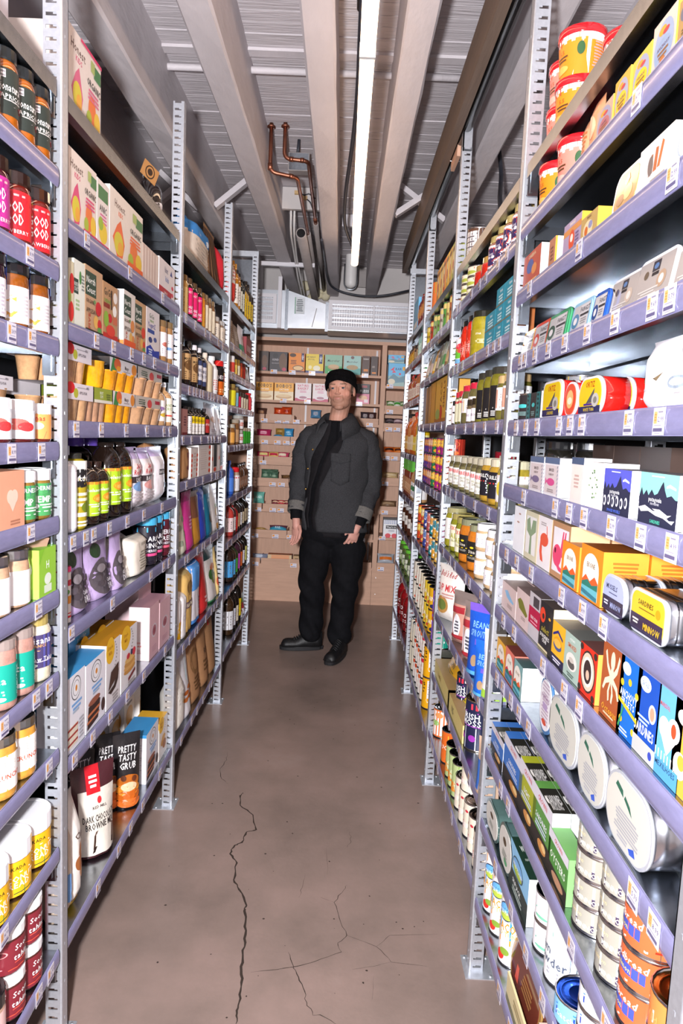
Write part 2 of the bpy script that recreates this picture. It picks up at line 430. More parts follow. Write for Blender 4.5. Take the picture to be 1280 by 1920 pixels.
for bay, (s, y0, y1, zs) in BAYS.items():
    X = XL if s < 0 else XR
    ya, yb = y0+0.032, y1-0.014
    L = yb-ya
    root = tag(empty('shelving_bay', (X, y0, 0)), 'galvanised steel '+LAB_BAY[bay], 'shelving', 'galvanised shelving bays along the aisle')
    def up(px, py, ss=s):
        o = link('post', POSTM[(s, 2.665)], 'galvpost', root, (px, py, 0)); f = link('foot', FOOTM[s], 'galvpost', o); return o
    up(0, y1-y0)
    if bay in ('A', 'R1'): up(0, 0)
    for py in (0.0, y1-y0):
        if py > 0 or bay in ('A', 'R1'): up(s*(DEPTH-0.04), py)
    # pan shelf: front lip on the aisle side
    def shelf_mesh():
        mb = MB(); t = 0.0025; x0, x1 = s*0.006, s*DEPTH
        a, b_ = min(x0, x1), max(x0, x1)
        mb.box(a, 0, -t, b_, L, 0)
        f0, f1 = (x0, x0+s*t); mb.box(min(f0, f1), 0, -0.034, max(f0, f1), L, -t)
        g0, g1 = (x0+s*t, x0+s*0.02); mb.box(min(g0, g1), 0, -0.034, max(g0, g1), L, -0.032)
        h0, h1 = (x1-s*t, x1); mb.box(min(h0, h1), 0, -0.034, max(h0, h1), L, -t)
        mb.box(a, 0, -0.034, b_, t, -t); mb.box(a, L-t, -0.034, b_, L, -t)
        mb.box(s*0.21-0.012, 0.004, -0.024, s*0.21+0.012, L-0.004, -t)
        return mb.mesh('shelf')
    SM = shelf_mesh()
    stm = MB(); hh = 0.040
    prof = [(0.0, 0.0), (-0.003, -0.004), (-0.0045, -0.012), (-0.0045, -0.030), (-0.003, -0.037), (0.0, -hh)]
    for j, (dx, z) in enumerate(prof):
        stm.v += [(s*(0.005+dx), 0.0, z+0.003), (s*(0.005+dx), L, z+0.003)]
    for j in range(len(prof)-1): stm.face((2*j, 2*j+1, 2*j+3, 2*j+2), None, True)
    stm.box(min(s*0.005, s*0.0035), 0, -hh+0.003, max(s*0.005, s*0.0035), L, 0.003)
    STM = stm.mesh('label_strip')
    clm = MB()
    clm.box(min(s*0.008, s*0.034), 0.0, -0.078, max(s*0.008, s*0.034), 0.005, -0.03); clm.box(min(s*0.014, s*0.02), -0.004, -0.07, max(s*0.014, s*0.02), 0.0, -0.034)
    CLM = clm.mesh('bracket')
    for i, z in enumerate(zs):
        sh = link('shelf', SM, 'galv', root, (0, ya-y0, z)); SHELF[(bay, i)] = sh
        if not bare(bay, i): link('label_strip', STM, 'strip', sh)
        link('bracket', CLM, 'galv', sh, (0, L-0.008, 0))
        if bay in ('R1', 'R2', 'A'): pass
        link('bracket', CLM, 'galv', sh, (0, 0.004, 0))
    # dark sheet added in place of the deep shade behind the shelves
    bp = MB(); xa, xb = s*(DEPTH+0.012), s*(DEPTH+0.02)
    bp.box(min(xa, xb), 0, 0.1, max(xa, xb), y1-y0, 2.15); bp.build('shade_panel', 'backshade', root)
def price_tags(bay, i, ys):
    s, y0, y1, zs = BAYS[bay]; sh = SHELF[(bay, i)]
    for y in ys:
        if not (y0+0.05 < y < y1-0.03): continue
        TAGN[0] += 1; m = TAGM[(TAGN[0]*5+i*3) % len(TAGM)]
        o = link('price_tag', m, 'gloss', sh, (s*0.0003-s*0.0, y-y0-0.032, -0.036)); o.rotation_euler = (0, 0, -PI/2 if s > 0 else PI/2)
        o.location.x = -s*0.0002
def tags_px(bay, i, us):
    s = BAYS[bay][0]; X = XL if s < 0 else XR
    price_tags(bay, i, [along(u, X, BAYS[bay][3][i]-0.02) for u in us])
tags_px('R1', 1, [1193]); tags_px('R1', 2, [992, 1085, 1260]); tags_px('R1', 3, [975, 983, 1002, 1027, 1058, 1100, 1152, 1222, 1255])
tags_px('R1', 4, [967, 985, 1006, 1047, 1068, 1090, 1178, 1235]); tags_px('R1', 5, [981, 1040, 1066, 1094, 1145, 1200, 1258]); tags_px('R1', 6, [949, 968, 995, 1052, 1091, 1130])
tags_px('R1', 7, [943, 963, 1017, 1057, 1085]); tags_px('R1', 8, [931, 942, 957, 972, 990, 1186, 1225]); tags_px('R1', 9, [938, 952, 1070, 1135]); tags_px('R1', 10, [928, 957, 985, 1016, 1040, 1215]); tags_px('R1', 11, [935, 955])
tags_px('A', 2, [56]); tags_px('A', 3, [22, 60]); tags_px('A', 4, [22, 78]); tags_px('A', 5, [58]); tags_px('A', 6, [72]); tags_px('A', 7, [68, 92, 8]); tags_px('A', 8, [92]); tags_px('A', 9, [8]); tags_px('A', 10, [73, 95])
tags_px('B', 1, [163, 244, 305]); tags_px('B', 2, [131, 181, 213, 247, 270, 290, 316]); tags_px('B', 3, [143, 190, 237, 276, 308, 319]); tags_px('B', 4, [137, 161, 176, 205, 239, 270, 304])
tags_px('B', 5, [134, 211, 283, 307, 317]); tags_px('B', 6, [140, 174, 207, 239, 270, 310]); tags_px('B', 7, [184, 223, 245, 268, 300])
for bay, step in (('C', 0.13), ('D', 0.17), ('R2', 0.15), ('R3', 0.2), ('R4', 0.22)):
    s, y0, y1, zs = BAYS[bay]; rr = random.Random(ord(bay[-1]))
    for i in range(1, len(zs)):
        ys = []; y = y0+0.08+rr.random()*0.1
        while y < y1-0.06: ys.append(y); y += step*(0.4+1.2*rr.random())
        price_tags(bay, i, ys)

# ------------------------------------------------------------------ lamp, pipes, duct, ladder rail
lamp = tag(empty('linear_lamp', (0.02, 2.15, 2.6)), 'long warm white strip lamp hanging below the ceiling joists', 'lamp')
for ya, yb in ((2.16, 4.65), (-0.35, 2.145), (-2.85, -0.365)):
    mb = MB(); n = 10
    pf = [(-0.022, 0.03), (-0.022, 0.005)]+[(-0.022*math.cos(PI*i/n), -0.012*math.sin(PI*i/n)+0.005) for i in range(1, n)]+[(0.022, 0.005), (0.022, 0.03)]
    mb.prism(pf, ya-2.15, yb-2.15); mb.build('diffuser', 'diffuser', lamp)
mb = MB(); mb.box(-0.014, -5.0, 0.0305, 0.014, 2.5, 0.045); mb.build('housing', 'lamphouse', lamp)
mb = MB(); mb.box(-0.0235, -0.004, -0.0085, 0.0235, 0.009, 0.031); mb.build('joint', 'lamphouse', lamp)
for yy in (-1.2, 0.6, 2.2):
    mb = MB(); mb.tube([(0, yy, 0.048), (0, yy, 0.42)], 0.002, 6); mb.build('hanger', 'screw', lamp)

def pipe(name, pts, r, m, lab=None, cat='pipe', parent=None, group=None, seg=12, round_=0.0):
    P = [Vector(p) for p in pts]
    if round_:
        Q = [P[0]]
        for i in range(1, len(P)-1):
            a = (P[i-1]-P[i]); b = (P[i+1]-P[i]); ra = min(round_, a.length*0.45); rb = min(round_, b.length*0.45)
            A = P[i]+a.normalized()*ra; B = P[i]+b.normalized()*rb
            for k in range(7):
                t = k/6; Q.append(A*(1-t)**2+P[i]*2*t*(1-t)+B*t*t)
        Q.append(P[-1]); P = Q
    mb = MB(); mb.tube(P, r, seg); o = mb.build(name, m, parent)
    if lab: tag(o, lab, cat, group)
    return o
pipe('ceiling_conduit', [(-2.25, 3.07, 2.985), (0.5, 3.05, 2.985)], 0.014, 'paintwood', 'painted conduit running across the ceiling boards through the joists', 'pipe')
bar_o = bar('ceiling_batten', (-2.25, 2.985, 3.014), (0.5, 2.97, 3.014), 0.012, 0.05, 'paintwood'); tag(bar_o, 'flat painted batten beside the conduit on the ceiling', 'batten')
c1 = pipe('copper_pipe', [(-0.425, 3.63, 3.02), (-0.425, 3.63, 2.79), (-0.29, 3.65, 2.775), (-0.288, 4.68, 2.785)], 0.010, 'copper', 'lower copper pipe bent around an elbow below the ceiling', 'pipe', round_=0.035)
c2 = pipe('copper_pipe', [(-0.355, 3.62, 3.02), (-0.355, 3.62, 2.852), (-0.236, 3.62, 2.845), (-0.232, 4.5, 2.80)], 0.010, 'copper', 'upper copper pipe crossing the grey junction box', 'pipe', round_=0.035)
for par, x, yy, z in ((c1, -0.425, 3.63, 3.0), (c2, -0.355, 3.62, 3.0)):
    mb = MB(); mb.lathe([(0.0, 0), (0.02, 0), (0.02, 0.006), (0.013, 0.012)], 14, x, yy); 
    mb.v = [(a, b_, z+c) for a, b_, c in mb.v]; mb.build('flange', 'copper', par)
for par, pts in ((c1, [(-0.425, 3.63, 2.83), (-0.425, 3.63, 2.80)]), (c1, [(-0.33, 3.645, 2.78), (-0.31, 3.648, 2.777)]), (c2, [(-0.33, 3.62, 2.851), (-0.31, 3.62, 2.85)]), (c2, [(-0.275, 3.62, 2.848), (-0.257, 3.62, 2.847)]), (c2, [(-0.233, 4.4, 2.804), (-0.232, 4.5, 2.80)])):
    mb = MB(); mb.tube(pts, 0.0122, 12); mb.build('coupling', 'copper', par)
jb = tag(empty('junction_box', (-0.295, 3.78, 2.9)), 'grey electrical junction box behind the copper pipe', 'box')
mb = MB(); mb.box(-0.054, 0, -0.045, 0.054, 0.06, 0.045); mb.build('body', 'greypipe', jb)
mb = MB(); mb.box(-0.05, -0.004, -0.041, 0.05, 0, 0.041); mb.build('cover', 'galv', jb)
pipe('conduit', [(-0.005, 0.03, 0.12), (-0.01, 0.03, 0.045)], 0.008, 'cable', parent=jb)
slab_o = slab('blocking_board', -0.446, 4.5, 2.885, -0.2, 4.53, 3.015, 'wall'); tag(slab_o, 'white board between two joists behind the copper pipes', 'board')
ds = tag(empty('cable_connector', (-0.34, 4.49, 2.95)), 'torn brown connectors with loose dark wires on the white board', 'connector')
mb = MB('b89a70'); mb.box(-0.03, -0.01, 0.02, 0.0, 0.01, 0.04); mb.box(0.01, -0.012, -0.01, 0.05, 0.01, 0.01); mb.build('block', 'paper', ds)
pipe('wire', [(0.0, 0, 0.03), (0.03, -0.02, 0.01), (0.06, -0.02, 0.02), (0.1, 0, 0.0)], 0.004, 'cable', parent=ds); pipe('wire', [(0.04, 0, 0), (0.07, -0.02, -0.03), (0.09, 0, -0.07)], 0.004, 'cable', parent=ds)
bp = tag(empty('waste_pipe', (-0.315, 4.4, 2.715)), 'thick grey pipe with an open dark end below the ceiling', 'pipe')
mb = MB(); n = 18
for rr_, yy in ((0.026, 0), (0.031, 0), (0.031, 2.08)):
    mb.v += [(rr_*math.cos(2*PI*i/n), yy, rr_*math.sin(2*PI*i/n)) for i in range(n)]
for j in range(2):
    for i in range(n): mb.face((j*n+i, j*n+(i+1) % n, (j+1)*n+(i+1) % n, (j+1)*n+i), None, j == 1)
mb.build('barrel', 'greypipe', bp)
mb = MB(); mb.v = [(0.0262*math.cos(2*PI*i/n), 0.002, 0.0262*math.sin(2*PI*i/n)) for i in range(n)]; mb.face(range(n)); mb.build('opening', 'blackmetal', bp)
pipe('grey_pipe', [(-0.287, 4.66, 2.785), (-0.286, 6.45, 2.74)], 0.017, 'greypipe', 'grey pipe continuing from the lower copper pipe to the wall', 'pipe')
pipe('grey_pipe', [(-0.232, 4.48, 2.80), (-0.235, 6.45, 2.79)], 0.017, 'greypipe', 'grey pipe continuing from the upper copper pipe to the wall', 'pipe')
for k, dx in enumerate((0, 0.022)):
    pipe('white_cable', [(-0.395+dx, 4.56, 2.98), (-0.405+dx, 4.7, 2.8), (-0.41+dx*0.6, 5.2, 2.76), (-0.41+dx, 5.6, 2.70), (-0.40+dx, 6.2, 2.63), (-0.34+dx, 6.4, 2.58)], 0.007, 'whiteplastic', 'pair of white cables beside the thick grey pipe', 'cable', group='white cables', round_=0.1)
st = tag(empty('strut_channel', (-0.47, 5.3, 2.74)), 'white metal strut bar fixed across below the joists', 'bracket')
mb = MB(); mb.box(-0.2, 0, -0.014, 0.2, 0.03, 0.014); mb.build('channel', 'whitemetal', st)
mb = MB(); mb.box(0.14, -0.01, 0.014, 0.17, 0.02, 0.06); mb.build('clamp', 'galv', st)
fm = MB(); rr = random.Random(2)
for k in range(26):
    cx, cz, r = rr.uniform(-0.43, -0.2), rr.uniform(2.70, 2.86), rr.uniform(0.02, 0.045)
    for i in range(6):
        pass
    prof = [(r*math.sin(PI*j/6), cz-r*math.cos(PI*j/6)) for j in range(7)]; fm.lathe(prof, 10, cx, 6.45)
fo = fm.build('expanding_foam', 'foam'); tag(fo, 'lumpy yellowish sealing foam where the pipes meet the wall', 'foam')
pipe('black_cable', [(-0.195, 4.6, 2.735), (-0.19, 5.0, 2.73), (-0.185, 5.5, 2.72), (-0.165, 5.85, 2.71), (-0.075, 5.9, 2.674), (0.106, 5.9, 2.648), (0.281, 5.9, 2.659), (0.49, 5.9, 2.713)], 0.009, 'cable', 'thick dark cable sagging in front of the joists above the duct', 'cable', round_=0.15)
pipe('lamp_cable', [(0.0, 1.5, 2.98), (-0.005, 3.2, 2.97), (-0.02, 3.55, 2.9), (-0.05, 3.9, 2.8), (-0.055, 4.3, 2.75), (-0.02, 4.5, 2.72), (0.02, 4.55, 2.66)], 0.010, 'cable', 'dark flexible cable looping beside the strip lamp', 'cable', round_=0.2)
pipe('lamp_conduit', [(-0.012, 1.0, 2.97), (-0.008, 2.6, 2.98)], 0.012, 'cable', 'dark ribbed conduit along the joist beside the strip lamp', 'pipe')
vp = tag(empty('vent_stub', (0.0, 6.1, 2.75)), 'white capped pipe stub hanging beside the end of the lamp', 'pipe')
mb = MB(); mb.lathe([(0.0, 0.0), (0.03, 0.008), (0.046, 0.025), (0.05, 0.05), (0.05, 0.28)], 20); mb.build('pipe_body', 'whiteplastic', vp)
pipe('strap', [(-0.055, 0, 0.2), (-0.056, 0, 0.03), (-0.03, 0, -0.012), (0.03, 0, -0.012), (0.056, 0, 0.03), (0.056, 0, 0.2)], 0.005, 'galv', parent=vp, round_=0.03)
o = slab('access_panel', 0.05, 6.47, 2.84, 0.17, 6.5, 3.0, 'greypipe'); tag(o, 'small grey-blue panel high on the wall beside the capped pipe', 'panel')
o = slab('ceiling_socket', -0.075, 5.0, 2.94, -0.005, 5.03, 3.02, 'whitemetal'); tag(o, 'small white ceiling socket beside the strip lamp', 'socket')

dk = tag(empty('air_duct', (0, 5.75, 2.34)), 'galvanised ventilation duct with a tapered section above the cabinet', 'duct')
mb = MB(); mb.box(-1.6, 0, 0.0, -0.49, 0.34, 0.30); mb.build('wide_section', 'ductmetal', dk)
mb = MB(); A = [(-0.49, 0, 0.005), (-0.49, 0, 0.30), (-0.49, 0.34, 0.30), (-0.49, 0.34, 0.005), (-0.175, 0, 0.012), (-0.175, 0, 0.20), (-0.175, 0.34, 0.20), (-0.175, 0.34, 0.012)]
mb.add(A, ((0, 4, 5, 1), (1, 5, 6, 2), (3, 2, 6, 7), (0, 3, 7, 4))); mb.build('taper', 'ductmetal', dk)
mb = MB(); mb.box(-0.175, 0.0, 0.0, 1.5, 0.34, 0.215); mb.build('narrow_section', 'ductmetal', dk)
for x in (-0.505, -0.18):
    mb = MB(); mb.box(x-0.012, -0.008, -0.01, x+0.012, 0.0, 0.31 if x < -0.3 else 0.22); mb.build('flange', 'galv', dk)
mb = MB(); mb.add([(-0.30, -0.002, 0.02), (-0.294, -0.002, 0.02), (-0.26, -0.002, 0.17), (-0.266, -0.002, 0.17)], ((0, 1, 2, 3),)); mb.build('seam', 'greypipe', dk)
mb = MB('cfd2d6'); mb.box(-0.44, -0.003, 0.12, -0.36, 0, 0.25)
def _s(u, v, L): return (-0.44+0.08*u, -0.003-L, 0.12+0.13*v)
pr(mb, _s, [('r', 0, 0, .08, 1, '6d9a80'), ('l', .5, .85, .7, 7, .11, '7a7f84')], .08, .13, 1); mb.build('sticker', 'paper', dk)
def grille(name, x0, x1, z0, z1, nx, nz, lab):
    g = tag(empty(name, ((x0+x1)/2, 5.74, z0)), lab, 'vent'); w = x1-x0; h = z1-z0; f = 0.028
    for a in ((-w/2, 0, w/2, f), (-w/2, h-f, w/2, h), (-w/2, f, -w/2+f, h-f), (w/2-f, f, w/2, h-f)):
        mb = MB(); mb.box(a[0], -0.022, a[1], a[2], 0.008, a[3]); mb.build('frame_rail', 'whitemetal', g)
    mb = MB()
    for i in range(1, nx): x = -w/2+f+(w-2*f)*i/nx; mb.box(x-0.0012, -0.018, f, x+0.0012, -0.015, h-f)
    for i in range(1, nz): z = f+(h-2*f)*i/nz; mb.box(-w/2+f, -0.0185, z-0.0012, w/2-f, -0.0155, z+0.0012)
    o = mb.build('wire_mesh', 'screw', g); o['kind'] = 'stuff'
    for i in range(5):
        z = f+(h-2*f)*(i+0.5)/5; mb = MB(); mb.add([(-w/2+f, -0.008, z-0.012), (w/2-f, -0.008, z-0.012), (w/2-f, 0.004, z+0.012), (-w/2+f, 0.004, z+0.012)], ((0, 1, 2, 3),)); mb.build('louvre', 'whitemetal', g)
    if nx > 20:
        mb = MB(); mb.box(-0.006, -0.02, f, 0.006, -0.01, h-f); mb.build('centre_bar', 'whitemetal', g)
grille('vent_grille', -0.165, 0.56, 2.345, 2.575, 34, 6, 'wide white vent grille with wire mesh on the duct')
grille('vent_grille', -0.80, -0.585, 2.375, 2.605, 10, 6, 'small square vent grille on the duct beside the jam-side shelves')
mb = MB(); mb.box(-0.575, 5.72, 2.34, -0.545, 5.745, 2.74); o = mb.build('hanger_strap', 'whitemetal'); tag(o, 'vertical white strap holding the duct', 'bracket')

rail = tag(empty('ladder_rail', (0.39, 2.5, 2.8)), 'wooden rail board with a black sliding tube above the tinned fish shelves', 'rail')
mb = MB(); mb.box(-0.012, -5.4, -0.085, 0.022, 2.82, 0.06); mb.build('board', 'brownwood', rail)
mb = MB(); mb.tube([(0.045, -5.4, -0.055), (0.045, 2.81, -0.055)], 0.024, 14); mb.build('slide_tube', 'blackmetal', rail)
for yy in (0.7,):
    pipe('clip', [(0.018, yy, -0.03), (0.02, yy, -0.085), (0.045, yy, -0.082), (0.07, yy, -0.085), (0.072, yy, -0.03)], 0.003, 'screw', parent=rail, round_=0.01)
for yy in (-0.67, 0.42, 1.51, 2.6):
    mb = MB(); mb.box(0.033, yy, -0.15, 0.038, yy+0.03, 0.06); mb.box(0.033, yy, -0.15, 0.07, yy+0.004, 0.06); mb.build('upright_extension', 'galvpost', rail)
mb = MB(); mb.box(0.03, 0.55, -0.12, 0.045, 0.72, 0.06); mb.build('packing_board', 'ply', rail)
# end frames with a top cap and side sheet at the far end of both runs
for s, X, yy, lab in ((-1, XL, 4.815, 'galvanised end frame at the far end of the jam-side shelves'), (1, XR, 5.10, 'galvanised end frame at the far end of the tin-side shelves')):
    e = tag(empty('end_frame', (X, yy, 0)), lab, 'frame', 'end frames')
    mb = MB(); mb.box(min(0, s*DEPTH), -0.004, 2.665, max(0, s*DEPTH), 0.036, 2.70); mb.build('top_cap', 'galvpost', e)
    mb = MB(); mb.box(min(s*0.04, s*(DEPTH-0.04)), 0.03, 2.42, max(s*0.04, s*(DEPTH-0.04)), 0.034, 2.65); mb.build('side_sheet', 'galv', e)
pipe('flexible_conduit', [(0.72, 3.72, 3.0), (0.74, 3.70, 2.86), (0.72, 3.6, 2.75), (0.66, 3.3, 2.6), (0.645, 3.15, 2.45), (0.66, 3.1, 2.25)], 0.011, 'cable', 'ribbed dark conduit dropping behind the pickle shelves', 'pipe', round_=0.1)

# ------------------------------------------------------------------ wooden cabinet across the back
CY = 6.13
cab = tag(empty('snack_cabinet', (0, CY, 0)), 'plywood snack cabinet with bins across the end of the aisle', 'cabinet')
def cb(name, x0, z0, x1, z1, y0=0.0, y1=0.33, m='ply', par=cab):
    b = MB(); b.box(x0, y0, z0, x1, y1, z1); return b.build(name, m, par)
CX0, CX1, DV0, DV1 = -1.0, 0.95, 0.30, 0.342
cb('back', CX0, 0, CX1, 2.31, 0.33, 0.345, 'plyv'); cb('side', CX0-0.02, 0, CX0, 2.31); cb('side', CX1, 0, CX1+0.02, 2.31)
cb('top', CX0-0.02, 2.29, CX1+0.02, 2.318, -0.01, 0.345); cb('divider', DV0, 0.32, DV1, 2.29, -0.004, 0.33, 'plyv')
cb('base_panel', CX0, 0.0, 0.30, 0.318, 0.004, 0.02); cb('base_panel', 0.302, 0.0, CX1, 0.318, 0.004, 0.02)
LROW = [2.03, 1.785, 1.607, 1.42, 1.241, 1.051, .824, .59, .335]; RROW = [1.948, 1.728, 1.576, 1.325, 1.1, .845, .616, .337]
for z in LROW: cb('shelf_board', CX0, z-0.022, DV0, z, 0.0, 0.33)
for z in RROW: cb('shelf_board', DV1, z-0.022, CX1, z, 0.0, 0.33)
for k, z in enumerate(LROW[2:]):
    xs = [(-1.0, -0.84), (-0.835, -0.47), (-0.465, -0.12), (-0.115, 0.295)] if k % 2 else [(-1.0, -0.70), (-0.69, -0.44), (-0.435, -0.02), (-0.015, 0.295)]
    for x0, x1 in xs:
        if k == 0 and x0 == -0.435: continue
        cb('bin_front', x0, z, x1, z+0.052, -0.004, 0.008)
        cb('bin_side', x1-0.008, z, x1, z+0.045, 0.0, 0.3)
for z in RROW[1:]:
    if abs(z-0.616) < 0.01: continue
    cb('bin_front', DV1+0.002, z, 0.6, z+0.05, -0.004, 0.008); cb('bin_front', 0.605, z, CX1, z+0.05, -0.004, 0.008)
for x in (-0.36, 0.27):
    b = MB(); b.box(x-0.008, 0.318, 0.35, x+0.008, 0.328, 2.28); o = b.build('shelf_standard', 'whitemetal', cab)
for x, z in ((0.34, 0.25), (0.34, 0.10)):
    b = MB(); b.tube([(x, 0.002, z), (x, 0.006, z)], 0.004, 8); b.build('screw', 'screw', cab)
rr = random.Random(9)
def cab_tag(x, z):
    TAGN[0] += 1; o = link('price_tag', CTAG[TAGN[0] % 3], 'gloss', cab, (x, -0.006, z-0.03)); o.rotation_euler = (0.06, 0, 0)
CTAG = []
for p in ('2.99', '3.49', '8.99'):
    mb = MB('e6e2ee'); w, h = 0.056, 0.036; mb.box(-w/2, -0.0006, 0, w/2, 0, h)
    def surf(u, v, L, w=w, h=h): return ((u-.5)*w, -0.0006-L, v*h)
    pr(mb, surf, [('r', .06, .45, .38, .9, 'f0a050'), ('t', .7, .65, .22, '77708c', p, .45), ('r', .1, .12, .9, .26, '6a6488')], w, h, 1); CTAG.append(mb.mesh('price_tag'))
for z, xs in ((2.03, (-.63, -.47, -.3, -.13, .16)), (1.785, (-.54, -.33, .12)), (1.607, (-.7, -.58, -.51, -.42, .22)), (1.42, (-.69, -.58, -.5, -.43, -.3)), (1.241, (-.7, -.42, -.3)), (1.051, (-.61, -.53, -.35)), (.824, (-.73, -.6, -.53, -.4)), (.59, (-.75, -.57, -.44, .2)), (.335, (-.74, .17, -.4))):
    for x in xs: cab_tag(x, z+0.008)
for z, xs in ((1.948, (.36,)), (1.728, (.37,)), (1.576, (.37, .44)), (1.325, (.36, .43)), (1.1, (.36,)), (.845, (.37,)), (.616, (.36,)), (.337, (.36,))):
    for x in xs: cab_tag(x+0.02, z+0.008)

# ------------------------------------------------------------------ product shapes
# each returns (parts, depth, height); parts = [(name, mesh, material, parent index or -1)], a first name of None makes that mesh the thing itself
def BOX(w, h, d, c, s=None, t=None, el=(), side=(), top=(), m='carton'):
    s = s or c; t = t or s; mb = MB()
    e = min(0.0012, d*0.1)
    mb.box(-w/2, 0, 0, w/2, d, h, cols=[c, s, c, s, t, t])
    P = [(None, mb.mesh('body'), m, -1)]
    pm = MB()
    if el: pr(pm, lambda u, v, L: ((u-.5)*w, -L, v*h), el, w, h, 1)
    if side:
        pr(pm, lambda u, v, L: (w/2+L, u*d, v*h), side, d, h, 1); pr(pm, lambda u, v, L: (-w/2-L, (1-u)*d, v*h), side, d, h, 1)
    if top: pr(pm, lambda u, v, L: ((u-.5)*w, v*d, h+L), top, w, d, 1)
    if pm.v: P.append(('print', pm.mesh('print'), m, 0))
    return P, d, h
def ROUNDP(r, span, h, cy):
    def surf(u, v, L):
        a = (u-.5)*span; q = r+L
        return (q*math.sin(a), cy-q*math.cos(a), v*h)
    return surf
def JAR(w, h, c, lid='222222', lidh=0.018, lz=(0.1, 0.7), lc='ffffff', el=(), neck=0.86, sh=0.08, span=4.4, m='glass', lm='gloss', c2=None, rim=None):
    r = w/2; ln = r*neck; z2 = h-lidh; z1 = max(lz[1]*h, z2-0.012-sh*h)
    mb = MB(c); prof = [(0.0, 0.0), (r*0.86, 0.0), (r*0.97, 0.004), (r, 0.01), (r, z1), (r*0.985, z1+0.25*(z2-z1)), ((r+ln)/2, z1+0.65*(z2-z1)), (ln, z2-0.002), (ln, z2)]
    cols = [c]*(len(prof)-1)
    if c2: cols[-1] = cols[-2] = cols[-3] = c2
    mb.lathe(prof, 22, 0, r, cols)
    P = [('body', mb.mesh('body'), m, -1)]
    lr = ln+0.0022; lb = MB(lid)
    lb.lathe([(lr, z2-0.004), (lr+0.0004, z2), (lr, h-0.002), (lr-0.002, h), (lr*0.8, h), (lr*0.78, h-0.0012), (0.0, h-0.0012)], 22, 0, r, smooth=False)
    P.append(('lid', lb.mesh('lid'), lm, -1))
    if lc:
        lm_ = MB(lc); z0, z1_ = lz[0]*h, lz[1]*h
        lm_.lathe([(r+0.0004, z0), (r+0.0004, z1_)], 20, 0, r, a0=-span/2, a1=span/2)
        if el: pr(lm_, ROUNDP(r+0.0005, span, 1.0, r) if False else (lambda u, v, L: ROUNDP(r+0.0005, span, 1.0, r)(u, z0+v*(z1_-z0), L)), el, span*r, z1_-z0, 5)
        P.append(('label', lm_.mesh('label'), 'carton', -1))
    return P, w, h
def CAN(w, h, c, el=(), top='b9b6b4', span=4.4, m='carton', ring='c9c7c8', lidc=None):
    r = w/2; mb = MB(ring); e = 0.004
    mb.lathe([(0, 0.0015), (r*0.93, 0.0015), (r*0.99, 0), (r*1.01, 0.0015), (r*0.98, e), (r*0.98, h-e), (r*1.01, h-0.0015), (r*0.99, h), (r*0.94, h-0.001), (r*0.92, h-0.004)], 22, 0, r)
    P = [('shell', mb.mesh('shell'), 'tin', -1)]
    tb_ = MB(lidc or top); tb_.lathe([(r*0.92, h-0.004), (r*0.8, h-0.004), (r*0.77, h-0.003), (r*0.74, h-0.004), (r*0.5, h-0.004), (r*0.48, h-0.0034), (r*0.45, h-0.004), (0, h-0.004)], 22, 0, r)
    P.append(('end', tb_.mesh('end'), 'tin', -1))
    lb = MB(c); lb.lathe([(r*0.985, e+0.0005), (r*0.985, h-e-0.0005)], 24, 0, r)
    if el: pr(lb, lambda u, v, L: ROUNDP(r*0.985, span, 1.0, r)(u, e+v*(h-2*e), L+0.0002), el, span*r, h-2*e, 5)
    P.append(('label', lb.mesh('label'), m, -1))
    return P, w, h
def BOT(w, h, c, cap='222222', capr=0.32, caph=0.1, shoulder=0.62, neckz=0.82, lz=(0.12, 0.52), lc=None, el=(), span=3.6, m='glass', cm='gloss', flat=1.0, c2=None):
    r = w/2; nr = r*capr*0.9; mb = MB(c); zc = h*(1-caph)
    prof = [(0, 0), (r*0.88, 0), (r, 0.006), (r, h*shoulder), (r*0.93, h*(shoulder+0.35*(neckz-shoulder))), ((r+nr)/2, h*(shoulder+0.75*(neckz-shoulder))), (nr, h*neckz), (nr, zc)]
    cols = [c]*7
    if c2: cols[5] = cols[6] = c2
    mb.lathe(prof, 20, 0, r*flat, cols, sy=flat)
    P = [('body', mb.mesh('body'), m, -1)]
    cb_ = MB(cap); cr = nr*1.18; cb_.lathe([(cr, zc-0.002), (cr, h-0.002), (cr*0.9, h), (0, h)], 16, 0, r*flat); P.append(('cap', cb_.mesh('cap'), cm, -1))
    if lc:
        lb = MB(lc); z0, z1 = lz[0]*h, lz[1]*h
        def surf(u, v, L):
            a = (u-.5)*span; q = r+0.0006+L; return (q*math.sin(a), r*flat-q*flat*math.cos(a), z0+v*(z1-z0))
        pr(lb, surf, [('r', 0, 0, 1, 1, lc)]+list(el), span*r, z1-z0, 8)
        P.append(('label', lb.mesh('label'), 'carton', -1))
    return P, 2*r*flat, h
